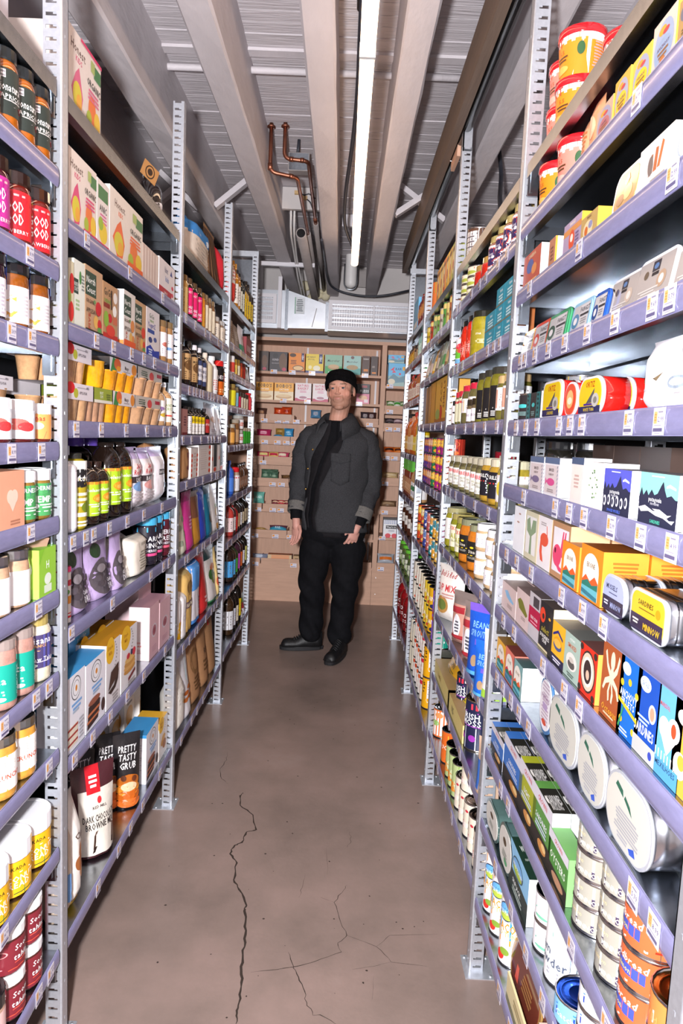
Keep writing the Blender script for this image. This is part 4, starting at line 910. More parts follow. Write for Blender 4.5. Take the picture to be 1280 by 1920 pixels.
bx('R1', 7, 965, 989, 'fish_tin_box', 'pale pink box with an olive green fish silhouette', 1109, 0.06, 'd8c0bc', None, '8a7470', [('p', [.1, .66, .3, .76, .5, .72, .9, .44, .8, .36, .5, .42, .26, .46], '7a7a2c'), ('l', .6, .28, .4, 2, .05, 'a08c88')], back=2)
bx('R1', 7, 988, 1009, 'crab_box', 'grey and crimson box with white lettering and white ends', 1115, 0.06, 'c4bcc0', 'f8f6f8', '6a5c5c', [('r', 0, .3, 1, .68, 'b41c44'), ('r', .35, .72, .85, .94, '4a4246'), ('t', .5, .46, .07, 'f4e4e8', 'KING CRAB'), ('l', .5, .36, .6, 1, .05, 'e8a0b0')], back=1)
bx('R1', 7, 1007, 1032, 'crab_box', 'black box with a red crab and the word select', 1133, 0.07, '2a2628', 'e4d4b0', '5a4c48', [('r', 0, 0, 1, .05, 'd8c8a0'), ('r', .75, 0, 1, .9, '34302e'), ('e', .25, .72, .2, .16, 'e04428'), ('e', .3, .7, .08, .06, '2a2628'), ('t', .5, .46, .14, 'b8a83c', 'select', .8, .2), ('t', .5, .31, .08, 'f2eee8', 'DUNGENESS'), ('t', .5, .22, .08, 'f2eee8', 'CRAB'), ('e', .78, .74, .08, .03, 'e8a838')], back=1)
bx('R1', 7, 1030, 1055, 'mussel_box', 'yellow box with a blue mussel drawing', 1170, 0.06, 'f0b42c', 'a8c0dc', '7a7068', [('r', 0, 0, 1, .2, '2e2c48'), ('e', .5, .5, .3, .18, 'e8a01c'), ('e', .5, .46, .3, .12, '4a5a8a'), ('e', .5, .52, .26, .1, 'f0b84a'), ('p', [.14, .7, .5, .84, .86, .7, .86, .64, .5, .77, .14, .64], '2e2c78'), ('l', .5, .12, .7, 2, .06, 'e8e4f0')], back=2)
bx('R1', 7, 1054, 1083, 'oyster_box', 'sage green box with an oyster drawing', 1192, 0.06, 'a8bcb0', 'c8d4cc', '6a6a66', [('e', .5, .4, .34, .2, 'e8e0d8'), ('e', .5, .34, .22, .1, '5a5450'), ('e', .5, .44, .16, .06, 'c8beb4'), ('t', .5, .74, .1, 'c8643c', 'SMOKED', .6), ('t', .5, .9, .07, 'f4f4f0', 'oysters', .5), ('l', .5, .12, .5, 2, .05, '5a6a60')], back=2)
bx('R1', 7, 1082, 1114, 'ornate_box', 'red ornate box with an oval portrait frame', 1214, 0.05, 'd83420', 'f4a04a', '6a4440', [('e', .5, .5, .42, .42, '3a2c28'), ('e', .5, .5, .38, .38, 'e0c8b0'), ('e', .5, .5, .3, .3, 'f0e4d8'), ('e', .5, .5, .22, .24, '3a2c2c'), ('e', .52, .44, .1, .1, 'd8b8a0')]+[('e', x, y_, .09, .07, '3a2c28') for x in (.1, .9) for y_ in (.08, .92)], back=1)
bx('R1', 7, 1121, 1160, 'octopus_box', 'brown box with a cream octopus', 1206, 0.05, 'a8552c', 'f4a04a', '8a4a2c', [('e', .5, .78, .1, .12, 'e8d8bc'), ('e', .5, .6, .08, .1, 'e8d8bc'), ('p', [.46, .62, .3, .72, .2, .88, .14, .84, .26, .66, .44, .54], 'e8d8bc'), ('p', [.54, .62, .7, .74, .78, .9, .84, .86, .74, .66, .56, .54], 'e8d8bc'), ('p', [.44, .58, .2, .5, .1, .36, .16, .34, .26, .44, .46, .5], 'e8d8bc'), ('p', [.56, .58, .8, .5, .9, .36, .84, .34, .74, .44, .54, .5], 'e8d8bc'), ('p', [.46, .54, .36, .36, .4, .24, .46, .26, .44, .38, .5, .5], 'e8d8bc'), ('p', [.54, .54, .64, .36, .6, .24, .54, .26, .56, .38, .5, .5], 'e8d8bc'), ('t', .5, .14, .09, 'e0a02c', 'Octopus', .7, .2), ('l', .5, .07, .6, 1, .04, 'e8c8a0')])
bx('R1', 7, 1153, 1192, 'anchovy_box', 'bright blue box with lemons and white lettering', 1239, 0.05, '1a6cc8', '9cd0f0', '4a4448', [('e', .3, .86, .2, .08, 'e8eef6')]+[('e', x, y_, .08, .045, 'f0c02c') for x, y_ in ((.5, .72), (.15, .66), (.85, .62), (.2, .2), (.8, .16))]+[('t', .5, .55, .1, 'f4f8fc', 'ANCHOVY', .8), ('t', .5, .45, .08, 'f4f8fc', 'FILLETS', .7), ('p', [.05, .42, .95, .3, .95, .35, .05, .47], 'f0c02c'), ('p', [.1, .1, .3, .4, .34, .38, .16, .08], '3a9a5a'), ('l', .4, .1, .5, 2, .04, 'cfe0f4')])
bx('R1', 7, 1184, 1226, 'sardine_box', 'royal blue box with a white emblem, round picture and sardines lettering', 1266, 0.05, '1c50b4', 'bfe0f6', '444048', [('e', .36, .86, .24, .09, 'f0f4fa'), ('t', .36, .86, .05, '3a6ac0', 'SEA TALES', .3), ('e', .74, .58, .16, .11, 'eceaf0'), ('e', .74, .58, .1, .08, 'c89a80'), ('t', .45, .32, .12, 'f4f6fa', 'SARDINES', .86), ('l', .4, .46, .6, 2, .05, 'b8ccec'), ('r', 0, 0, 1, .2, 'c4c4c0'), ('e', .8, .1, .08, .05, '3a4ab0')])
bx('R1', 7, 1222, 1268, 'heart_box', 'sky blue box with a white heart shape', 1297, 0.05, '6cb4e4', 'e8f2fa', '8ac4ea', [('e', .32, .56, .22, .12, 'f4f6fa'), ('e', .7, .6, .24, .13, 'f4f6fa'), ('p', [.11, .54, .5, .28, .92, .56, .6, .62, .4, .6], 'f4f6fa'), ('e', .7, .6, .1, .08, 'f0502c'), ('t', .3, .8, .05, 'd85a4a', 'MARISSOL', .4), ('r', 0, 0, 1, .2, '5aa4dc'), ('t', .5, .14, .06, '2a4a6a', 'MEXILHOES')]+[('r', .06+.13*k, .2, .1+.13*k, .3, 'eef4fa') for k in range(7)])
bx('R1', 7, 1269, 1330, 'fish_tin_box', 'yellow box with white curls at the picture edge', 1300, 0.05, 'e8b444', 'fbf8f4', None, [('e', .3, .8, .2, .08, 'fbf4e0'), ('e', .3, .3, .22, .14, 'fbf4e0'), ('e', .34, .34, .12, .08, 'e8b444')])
ekone(8, 929, 945, 1203, 0.07, 'e8ae38', 'small yellow arch-window box beside the shelf post', back=1, t='8a6428', inset=0.01)
ekone(8, 944, 961, 1220, 0.07, 'e07a68', 'small coral arch-window box between yellow and teal ones', back=1, t='7a3c34', sea='5a8ab4', hl='c83c50', inset=0.01)
ekone(8, 959, 976, 1242, 0.075, '7fa8a8', 'small teal arch-window box with a white printed end', back=1, s='f6f8fa', t='4a6464', side=[('l', .5, .86, .8, 12, .06, 'e0e6ea')], inset=0.01)  # near-white end colour imitates the flash bleaching that side
tn('R1', 8, 1008, 1030, 'lattice_tin', 'upright white oval tin with a red and blue lattice print', 1268, 0.05, 'f2eef2', [('l', .5, .92, .7, 12, .07, 'c8b4c4'), ('t', .5, .64, .1, '8a5a8a', 'PORTHOS', .7), ('r', .3, .4, .7, .54, 'b8a0c8'), ('e', .5, .16, .2, .06, 'd8543c')], rim='4a78a8', body='e8eef2', bm='gloss', rr=.5)
T_SARD = [('p', [.2, .8, .4, .72, .38, .82, .24, .88], '2c6a54'), ('p', [.42, .72, .62, .58, .56, .7, .44, .78], '2c6a54'), ('l', .52, .52, .6, 7, .05, 'b0b0b6'), ('p', [.6, .12, .72, .2, .76, .1, .64, .06], '2c5ac8'), ('l', .45, .16, .3, 2, .05, 'b4b4bc')]
tn('R1', 8, 1025, 1078, 'oblong_sardine_tin', 'silver oblong tin with white label, first of three beside the lattice tin', 1318, 0.055, 'd6d4ca', T_SARD, rim='b8bac2', body='bcbec6', rr=.45, inner=.93)
tn('R1', 8, 1078, 1130, 'oblong_sardine_tin', 'silver oblong tin with white label, middle one of three', 1384, 0.055, 'd6d4ca', T_SARD, rim='b8bac2', body='bcbec6', rr=.45, inner=.93)
tn('R1', 8, 1130, 1215, 'oblong_sardine_tin', 'silver oblong tin with white label, nearest of three', 1467, 0.06, 'dad8ce', T_SARD, rim='b8bac2', body='bcbec6', rr=.45, inner=.93, back=1)
def crown(u0, u1, vt, c, lab, word, **k):
    bx('R1', 9, u0, u1, 'sardine_carton', lab, vt, 0.036, c, 'e4e6ea', '26241f', [('r', 0, .76, 1, 1, 'd8d4dc'), ('t', .5, .88, .09, 'c82c34', 'CROWN', .6), ('r', 0, 0, 1, .3, '2a241e'), ('e', .6, .14, .22, .09, 'c88a4a'), ('e', .7, .18, .12, .06, 'e8c080'), ('t', .5, .55, .1, 'eceef4', word, .85), ('l', .5, .44, .7, 2, .06, 'c8d0e4')], top=[('r', .0, .0, .25, 1, c), ('T', .6, .5, .28, 'dcd8d4', 'SARDINES', .7), ('T', .82, .45, .16, 'c8c4c0', 'BRISLING', .6), ('e', .6, .1, .12, .06, 'dcd8d4')], **k)
crown(916, 941, 1373, '3a72c0', 'short blue sardine carton beside the shelf post, in a row', 'SARDINES', back=2, bgap=.001)
crown(941, 975, 1400, '3a72c0', 'taller blue sardine carton beside the olive ones, in a row', 'SARDINES', back=2, bgap=.001)
crown(969, 1000, 1444, 'a8ac2c', 'olive yellow sardine carton in a row', 'LIGHT', back=2, bgap=.001)
crown(994, 1028, 1493, '5a9044', 'green sardine carton in a row', 'SARDINES', back=1, bgap=.001)
bx('R1', 9, 1024, 1060, 'oyster_carton', 'lower green carton of smoked oysters', 1578, 0.036, '4c8a3c', '8ac47a', '6aa45a', [('t', .5, .5, .16, 'eef4e8', 'OYSTERS', .86), ('r', 0, 0, 1, .28, '2a241e'), ('e', .55, .14, .3, .1, 'b88a6a'), ('r', 0, .78, 1, 1, 'd8d4dc'), ('t', .5, .89, .09, 'c82c34', 'CROWN', .6)])
T_MIN = [('r', .1, .1, .9, .95, 'f2eee6'), ('r', .1, .1, .9, .42, '4a3c5a'), ('t', .55, .26, .22, 'f0e8d8', 'MINNOW', .6), ('t', .4, .7, .2, 'd8c8a0', 'Salmon', .4, .2)]
cn('R1', 9, 1066, 1112, 'salmon_can', 'cream and plum can in the tall stack beside the oyster carton', 0.047, 'a8a498', T_MIN, stack=4, top='4a4844', lidc='3a3834')
cn('R1', 9, 1108, 1150, 'salmon_can', 'cream and plum can in the tall stack beside the orange cans', 0.047, 'a8a498', T_MIN, stack=4, top='4a4844', lidc='3a3834')
T_RED = [('t', .4, .74, .22, 'fbf4ec', 'Redbread', .6, .2), ('r', .15, .28, .55, .6, '4a5ac0'), ('t', .35, .44, .16, 'f0d880', 'Salmon', .4), ('l', .8, .7, .3, 6, .1, 'a82c18'), ('r', 0, .08, 1, .14, 'fbeee0')]
cn('R1', 9, 1147, 1200, 'pink_salmon_can', 'orange salmon can in the stack of three with bare lids', 0.06, 'e86a3c', T_RED, stack=3, lidc='a89c8c')
cn('R1', 9, 1198, 1262, 'gold_lid_can', 'orange and cream can with a gold lid nearest the picture edge', 0.062, 'f0904a', [('r', 0, .3, 1, .62, 'fbf2e4'), ('t', .5, .46, .2, 'e8a860', 'Wild Salmon', .8), ('r', 0, .1, 1, .18, 'fbf2e4')], stack=2, lidc='a88a4a', top='b8985a')
tn('R1', 10, 906, 932, 'wrapped_oval_tin', 'green paper-wrapped oval tin beside the shelf post', 1513, 0.07, 'd0ccc4', [('e', .5, .7, .14, .1, '5a4a3a'), ('l', .5, .4, .4, 3, .07, '8a8a80')], rim='4a6460', body='4a6460', bm='paper', rr=.5, m='paper')
tn('R1', 10, 933, 957, 'wrapped_oval_tin', 'second green paper-wrapped oval tin beside the tuna carton', 1554, 0.08, 'd0ccc4', [('e', .45, .66, .14, .1, '5a4a3a'), ('e', .6, .2, .14, .09, '5a9a6a'), ('l', .5, .4, .4, 3, .07, '8a8a80')], rim='4a6460', body='466060', bm='paper', rr=.45, m='paper')
bx('R1', 10, 952, 986, 'tuna_carton', 'dark green and sky blue tuna carton with a white end', 1607, 0.06, '8ac0e4', 'f4f6f4', '1c3428', [('r', 0, 0, 1, .45, '2c3a34'), ('e', .45, .66, .28, .2, '3a5a6a'), ('e', .45, .7, .24, .12, '7ab0e0'), ('e', .45, .58, .22, .08, 'a8c04a'), ('t', .45, .65, .08, 'f0f4f4', 'WILD PLANET', .5), ('t', .45, .28, .1, 'e8ece8', 'SKIPJACK', .7), ('l', .5, .16, .6, 2, .07, 'b8c4bc')], top=[('T', .3, .5, .14, 'd8e0d8', 'WILD TUNA', .7), ('T', .55, .5, .08, 'a8b4a8', 'sustainably caught', .7)])
cn('R1', 10, 994, 1016, 'small_white_can', 'slim white can with a navy lid in a stack of two', 0.062, 'f0eef0', [('p', [.2, .6, .4, .5, .6, .55, .6, .5, .4, .44, .2, .54], '5aa890'), ('e', .5, .2, .1, .06, '7ac0a0')], stack=2, lidc='2c3040')
cn('R1', 10, 1014, 1064, 'clam_chowder_can', 'large white clam chowder can with a teal wave', 1694, 'f4f2f2', [('p', [0, .86, .2, .8, .5, .66, .8, .7, 1, .6, 1, .56, .8, .64, .5, .6, .2, .74, 0, .78], '4aa088'), ('t', .35, .42, .12, '5a6478', 'Clam', .4), ('t', .42, .28, .12, '5a6478', 'Chowder', .5), ('l', .4, .16, .4, 2, .05, 'a8a8b0')], lidc='c8c8d0')
T_CAT = [('r', 0, .3, 1, .64, '2248c0'), ('t', .5, .48, .26, 'f4f6fc', 'Catch', .5), ('t', .2, .62, .12, '2248c0', 'Safe', .2), ('r', 0, .74, 1, .8, '3a8ae0')]
cn('R1', 10, 1032, 1070, 'tuna_can', 'light blue tuna can with a peel-off blue lid', 0.05, '8ac8f0', T_CAT, lidc='2a5ac8', top='2a5ac8', inset=0.004)
cn('R1', 10, 1068, 1126, 'tuna_can', 'white and blue tuna can in the tall stack', 0.042, 'eef2fa', T_CAT, stack=4, lidc='b8bcc8', inset=0.004)
T_WP = [('r', 0, .86, 1, 1, 'f2a012'), ('r', 0, .28, 1, .36, 'f2a012'), ('r', 0, .36, 1, .62, '2a9ee0'), ('e', .5, .72, .14, .13, '2c3a5a'), ('e', .5, .75, .12, .08, '6ab0e8'), ('e', .5, .66, .11, .05, 'b8cc4a'), ('t', .5, .71, .05, 'f0f4f8', 'WILD PLANET', .28), ('t', .5, .52, .12, 'f4a020', 'ALBACORE', .6), ('t', .5, .42, .07, 'f4c878', 'WILD TUNA', .5), ('e', .45, .12, .07, .07, 'd83428'), ('e', .52, .18, .08, .05, '8aa83c')]
for u0, u1, vt, w_ in ((897, 916, 1598, 'beside the shelf post'), (914, 931, 1642, 'in the middle of three'), (930, 962, 1686, 'nearest the chocolate tin')):
    cn('R1', 11, u0, u1, 'albacore_can', 'tall orange and blue albacore can '+w_, vt, 'f0eef0', T_WP, lidc='4a7ac0', w=.075)
tn('R1', 11, 950, 1000, 'chocolate_fish_tin', 'brown oval tin tilted in an open cream carton', 0.12, 0.04, '6a2c24', [('p', [.2, .2, .32, .2, .28, .5, .2, .5], 'e8604a'), ('l', .6, .6, .4, 4, .09, 'a87a4a')], rim='a8824a', body='5a2820', bm='gloss', rr=.5, rx=-0.15, inset=.03)
bx('R1', 11, 948, 1003, 'open_carton', 'cream open display carton holding the brown oval tin', 0.05, 0.005, 'e0d0a0', None, None, [('l', .5, .6, .5, 2, .2, '9a8a5a')], inset=.012)
bx('R1', 11, 1000, 1040, 'tinned_fish_carton', 'slate carton with white brush lettering in the lower corner', 0.13, 0.05, '34343e', 'e8c0b0', 'e8c4b4', [('t', .45, .66, .18, 'eceaf0', 'Patagonia', .8, .3), ('t', .5, .44, .14, 'eceaf0', 'Catch', .7, .3), ('p', [0, 0, .3, 0, .1, .3, 0, .3], '4a9ae0')])
card = MB('f4f2f0'); card.box(-.045, -.001, -.04, .045, 0, .05)
pr(card, lambda u, v, L: ((u-.5)*.09, -.001-L, -.04+v*.09), [('e', .62, .72, .34, .26, '8a6a50'), ('e', .62, .74, .3, .22, 'd8a860'), ('e', .55, .7, .14, .1, 'f0d8b0'), ('p', [.6, .3, .8, .4, .9, .2, .7, .12], '4a9ad8'), ('r', .08, .1, .2, .3, 'f0b070')], .09, .09, 1)
o = card.build('shelf_card', 'carton', None, (XR-0.012, along(1215, XR, .66), .655)); o.rotation_euler = (0, 0, -PI/2); tag(o, 'white shelf card with a round food picture clipped to the lip', 'card')

# ------------------------------------------------------------------ pickle bay
cn('R2', 0, 872, 899, 'nut_can', 'brown and white can on the topmost pickle shelf', 0.11, '5a3a2a', [('r', .3, .1, .7, .9, 'ece6e4'), ('l', .5, .8, .34, 8, .09, '6a6268')]+[('e', .1+.07*k, .2+.3*(k % 3), .03, .04, 'd8c8b0') for k in range(3)])
T_SM = [('r', 0, .72, 1, .88, 'd8344a'), ('t', .5, .8, .12, 'f8f0e8', 'BONAPPE', .5), ('e', .5, .35, .14, .2, 'a8b048')]
cn('R2', 1, 861, 884, 'small_soup_can', 'small cream can with a red band, stacked beside the shelf post', 0.05, 'e6dfc0', T_SM, n=2, stack=3, lidc='b8a868')
cn('R2', 1, 883, 900, 'soup_can', 'cream can with a red band standing behind the red jars', 0.115, 'e6dfc0', T_SM, inset=.1, lidc='b8a868')
jr('R2', 1, 886, 912, 'pepper_jar', 'red pepper jar with a gold lid beside the cream cans', 0.085, 'c82a18', n=2, lid='b08a4a', lc=None)
T_MAR = [('e', .42, .5, .22, .42, 'd8502c'), ('e', .42, .5, .19, .38, '3a2a58'), ('t', .42, .62, .1, 'f0e8f0', 'RAOS', .3), ('t', .42, .48, .1, 'f0e8f0', 'SAUCE', .3), ('l', .8, .8, .24, 3, .08, '8a8490')]
jr('R2', 1, 911, 972, 'sauce_jar', 'amber sauce jar with gold lid and round violet emblem', 0.125, '7a3414', T_MAR, n=4, lid='b8a468', lz=(.16, .74), lc='ece8f0', m='glass')
bt('R2', 2, 850, 861, 'drink_bottle', 'red bottle with a blue cap and a white apple card', 0.16, 'c8301c', [('e', .5, .4, .24, .2, '6ac03a'), ('e', .6, .62, .2, .2, 'e0404a'), ('r', 0, 0, 1, .18, '7ab8e0')], cap='3a9ad0', lc='f0eef2', lz=(.1, .7), capr=.4)
jr('R2', 2, 860, 880, 'roasted_pepper_jar', 'tall red pepper jar with a black lid and a hanging tag', 0.165, 'd42a14', [('e', .5, .4, .3, .3, 'e87060'), ('l', .5, .45, .3, 4, .07, 'f8d8d0'), ('e', .7, .2, .06, .06, '8ac0cc')], n=2, lc='d4301a', lz=(.1, .7), lid='1c1c1e')
jr('R2', 2, 878, 906, 'pickle_jar', 'large yellow-green pepper pickle jar with star print', 0.165, 'a89820', [('e', .25, .8, .05, .06, 'f4f0e8'), ('e', .25, .68, .05, .06, 'f4f0e8'), ('t', .6, .7, .12, 'f4f0e8', 'STAR', .4), ('l', .7, .3, .3, 4, .08, 'e8e0b0')], lid='2a2a20', lc='a0902a', lz=(.3, .6), w=.1)
T_TL = lambda: [('t', .6, .78, .16, 'eef6f6', 'Palmini', .6), ('l', .55, .5, .6, 3, .16, 'c8e4e8'), ('r', 0, 0, 1, .07, '8a6a3c')]
bx('R2', 2, 906, 925, 'palm_heart_box', 'teal carton in the stack of two beside the pickle jar', 0.052, 0.06, '1f93ac', '188098', None, T_TL(), stack=2)
bx('R2', 2, 925, 940, 'palm_heart_box', 'teal carton in the middle stack of three', 0.052, 0.06, '1f93ac', '188098', None, T_TL(), stack=3)
bx('R2', 2, 940, 958, 'palm_heart_box', 'teal carton in the stack beside the shelf post', 0.052, 0.06, '1f93ac', 'a05a28', None, T_TL(), stack=3)
jr('R2', 3, 843, 851, 'black_bean_jar', 'slim white-labelled jar with black dots beside the post', 0.1, '3a2c20', [('e', .3, .3, .1, .05, '2a2228'), ('e', .6, .6, .1, .05, '2a2228')], lid='1a1a1a', lc='f0e8e8', lz=(.1, .8), w=.06)
jr('R2', 3, 850, 862, 'caper_jar', 'tall caper jar with a pale label and red print', 0.13, '6a6430', [('r', .3, .8, .7, .9, 'c83c44')], n=2, lid='c83040', lc='dcd8b8', lz=(.1, .78), w=.06)
jr('R2', 3, 861, 887, 'caper_jar', 'wide caper jar with a red lid and a white label', 0.145, '6a6238', [('r', .1, .1, .6, .9, 'e8d0a0'), ('t', .4, .75, .1, 'd84858', 'MEZZETTA', .6), ('l', .7, .5, .3, 5, .1, '8a8078')], n=2, lid='d02a44', lc='ece6e4', lz=(.3, .66))
jr('R2', 3, 872, 890, 'anchovy_jar', 'short jar with a black lid and white label in front of the caper jars', 0.085, '6a5a40', [('t', .4, .5, .2, '7a5a6a', 'AGRO', .5)], n=2, lid='2c2418', lc='e8e4ec', lz=(.1, .6), inset=.006, w=.05)
jr('R2', 3, 887, 926, 'pickle_spear_jar', 'green pickle spear jar with a narrow black label strip', 0.165, '7a7420', [('t', .5, .3, .05, 'e8e4e0', 'P', .5), ('l', .5, .2, .5, 3, .06, 'd8d4d0')], n=3, lid='3a3830', lc='1e1c1e', lz=(.08, .66), span=.9)
jr('R2', 3, 925, 949, 'gherkin_jar', 'brown-green jar with a white and orange label beside the post', 0.13, '6a6428', [('r', .1, .1, .45, .9, 'e8a080'), ('l', .7, .8, .4, 7, .11, '8a7a78'), ('r', .6, .05, .9, .12, 'd84040')], n=2, lid='c8a878', lc='f2f0f0', lz=(.24, .74))
T_BUB = [('t', .45, .8, .2, 'e0303c', "BUBBIE'S", .6, .15), ('t', .5, .52, .1, '8a8448', 'RELISH', .5), ('t', .5, .36, .12, '6a6430', 'DILL', .4), ('e', .66, .2, .05, .1, 'd83434'), ('l', .5, .15, .4, 2, .06, 'a8a490')]
jr('R2', 4, 835, 869, 'relish_jar', 'relish jar with red script on a white label, group beside the far post', 0.125, '7a724a', T_BUB, n=3, lid='b8b09a', lc='f2efe8', lz=(.12, .64), c2='5a5434')
jr('R2', 4, 868, 897, 'relish_jar', 'relish jar with red script on a white label, group beside the black labels', 0.13, '7a724a', T_BUB, n=3, lid='b8b09a', lc='f2efe8', lz=(.12, .64), c2='5a5434')
jr('R2', 4, 896, 926, 'pickle_chip_jar', 'yellow pickle jar with a black and neon label', 0.135, 'b08a2c', [('t', .5, .8, .14, 'f0f0e8', 'GRILLOS', .5), ('r', .05, .55, .5, .6, 'd83030'), ('t', .3, .45, .18, 'a8d82c', 'FAT', .4), ('t', .3, .28, .1, 'a8d82c', 'CHIPS', .4), ('l', .72, .85, .42, 9, .09, 'dcd8e0')], n=2, lid='c8c0a8', lc='1e1c24', lz=(.14, .72))
jr('R2', 4, 925, 941, 'pepper_jar', 'pale yellow pepper jar with a red-edged white label', 0.135, 'b09a38', [('r', 0, .9, 1, 1, 'd84030'), ('r', 0, 0, 1, .06, 'd84030'), ('e', .5, .5, .12, .3, 'e0c83c')], lid='d0c8a8', lc='f4f0ec', lz=(.14, .7))
cn('R2', 4, 850, 868, 'broth_can', 'red can with a paper label in shade behind the relish jars', 0.15, 'b01c30', [('r', .55, 0, 1, .9, 'b8b4a0'), ('l', .78, .8, .34, 6, .1, '5a564a')], n=1, inset=.2, w=.09)
cn('R2', 4, 884, 912, 'broth_can', 'second red can with a paper label deeper behind the relish jars', 0.15, '98182a', [('r', .55, 0, 1, .9, 'b0ac98'), ('l', .78, .8, .34, 6, .1, '5a564a')], inset=.2, w=.1)
jr('R2', 5, 829, 842, 'pickle_jar', 'pickle slice jar with a plain white label beside the far post', 0.16, '9a9424', [('l', .5, .9, .7, 9, .1, 'a8a8a0')], lid='a8a070', lc='f0eee8', lz=(.2, .74), w=.09)
jr('R2', 5, 840, 860, 'pickle_jar', 'green pickle jar with a cream label and red lettering', 0.15, '8a8a1c', [('t', .5, .84, .16, 'e0403a', "PICKLE'S", .6), ('t', .5, .5, .24, 'a8a830', 'BABY', .5), ('t', .5, .28, .1, '8a8a40', 'DILLS', .4)], n=2, lid='a89a5a', lc='f0eacc', lz=(.14, .72))
jr('R2', 5, 857, 888, 'peach_jar', 'orange fruit jar with a black label and yellow print', 0.155, 'c8741a', [('e', .5, .7, .04, .05, 'e8d02c'), ('t', .5, .5, .16, 'd8d0c0', 'Dina', .4), ('r', .2, .3, .7, .34, 'e0c020'), ('t', .5, .2, .1, 'b8b0a0', 'PICKLED', .5)], n=2, lid='8a8a6a', lc='22201f', lz=(.2, .64))
T_GAR = [('e', .2, .82, .05, .08, 'd83c4a'), ('l', .5, .6, .5, 4, .1, '9a90a0'), ('e', .7, .2, .06, .06, '6aa86a')]
jr('R2', 5, 886, 910, 'garlic_jar', 'white-lidded garlic jar in the stacked front pair', 0.088, 'c8a880', T_GAR, n=1, stack=2, lid='f2f0f2', lc='f2eef2', lz=(.16, .66), w=.068)
jr('R2', 5, 903, 942, 'garlic_jar', 'white-lidded garlic jar in the stacked rows beside the post', 0.088, 'c8a880', T_GAR, n=3, stack=2, lid='f2f0f2', lc='f2eef2', lz=(.16, .66))
bg('R2', 6, 813, 848, 'rice_bag', 'white semolina bag with red script and a food picture', 0.225, .07, 'ece4dc', [('t', .5, .86, .1, 'b03a3c', "Bob's Red", .6, .2), ('t', .5, .62, .13, 'c83c40', 'SUP MIX', .7, .2), ('e', .4, .3, .26, .16, 'b88a4a'), ('e', .4, .3, .18, .1, '6a7a3a'), ('l', .6, .5, .5, 2, .05, 'c89890')], m='paper', w=.17, rot=.5)
T_SALT = [('p', [.2, .15, .75, .2, .75, .75, .2, .7], 'c8c4cc'), ('r', .2, .62, .75, .74, 'a83038'), ('e', .48, .38, .16, .22, 'eceaf0'), ('l', .48, .45, .2, 4, .06, '5a5a62'), ('r', .22, .12, .74, .2, 'a83038')]
bg('R2', 6, 843, 866, 'pink_bean_bag', 'clear bag of pink beans with a red and white label beside the semolina bag', 0.19, .07, 'c89484', T_SALT, t='8a7a74', seal=.25, m='gloss', w=.12, rot=.6)
bg('R2', 6, 858, 890, 'pink_bean_bag', 'clear bag of pink beans with a red and white label beside the blue bags', 0.2, .08, 'd0a090', T_SALT, t='8a7a74', seal=.25, m='gloss', w=.12, rot=.6)
T_BLU = [('t', .5, .72, .09, '8ac0f0', 'BEANS', .6, .1), ('t', .5, .6, .09, '8ac0f0', 'SPROUTED', .7, .1), ('r', .35, .44, .6, .52, '6a5ac8'), ('e', .4, .22, .12, .08, 'a88a6a'), ('e', .56, .2, .1, .07, 'b89a7a'), ('r', .05, .02, .5, .08, '5aa8d8')]
bg('R2', 6, 874, 906, 'blue_bean_pouch', 'large blue pouch with a violet top and tan beans', 0.225, .06, '1c56c4', T_BLU, t='7a5ac8', kind='stand', seal=.12, w=.105, rot=.8, inset=.02)
bg('R2', 6, 888, 915, 'blue_bean_pouch', 'shorter blue pouch with tan beans below the large one', 0.16, .05, '1f66d0', T_BLU, kind='stand', seal=.08, inset=.004, w=.09, rot=.8)
bg('R2', 6, 902, 922, 'rice_pouch', 'white pouch with a lime green bottom beside the post', 0.2, .06, 'eceaea', [('r', 0, 0, 1, .16, 'a8d84a'), ('r', 0, 0, 1, .05, '7a7a9a'), ('e', .5, .5, .2, .14, 'd8e8c8')], kind='stand', w=.09, rot=.7)
bx('R2', 7, 813, 841, 'ramen_case', 'yellow display carton beside the far post', 0.062, .14, 'ecd88a', 'f0dc90', 'a88a5a', [('t', .35, .5, .3, 'a88c3a', 'RAMEN', .4)], inset=.012)
bx('R2', 7, 838, 866, 'ramen_case', 'yellow display carton beside the navy tubs', 0.062, .14, 'ecd88a', 'f0dc90', 'a88a5a', [('t', .35, .5, .4, '4a4430', 'NS', .3)], inset=.012)
T_RAM = [('t', .6, .74, .2, '2a241c', 'RAMEN', .8), ('t', .5, .5, .14, '4a3a1c', 'LUPINI', .6), ('l', .5, .34, .5, 3, .06, '6a5a2a')]
bg('R2', 7, 818, 843, 'ramen_packet', 'golden ramen packet leaning out of the far yellow carton', 0.13, .05, 'd8a01e', T_RAM, rx=-.55, lift=.03, inset=.03, cat='packet')
bg('R2', 7, 842, 866, 'ramen_packet', 'lemon ramen packet leaning out of the near yellow carton', 0.13, .05, 'e8cc1c', T_RAM, rx=-.55, lift=.03, inset=.03, cat='packet')
T_IR = [('r', 0, 0, 1, .46, 'e4e8f2'), ('r', .5, .84, 1, .96, 'e0384a'), ('t', .74, .9, .07, 'f8f0f0', 'BARE', .3), ('l', .5, .78, .7, 1, .04, 'c060d0'), ('t', .5, .7, .13, 'f4f6fa', 'IRISH', .5), ('t', .5, .57, .13, 'f4f6fa', 'MOSS', .5), ('l', .5, .49, .5, 1, .03, 'c060d0'), ('e', .34, .24, .06, .07, '9a38a8'), ('e', .54, .24, .06, .07, '9a38a8')]
cn('R2', 7, 851, 870, 'sea_moss_tub', 'navy and white tub behind the front moss tub', 0.15, '1e2242', T_IR, inset=.03, ring='e0d4c0', top='d8c8b0', w=.085)
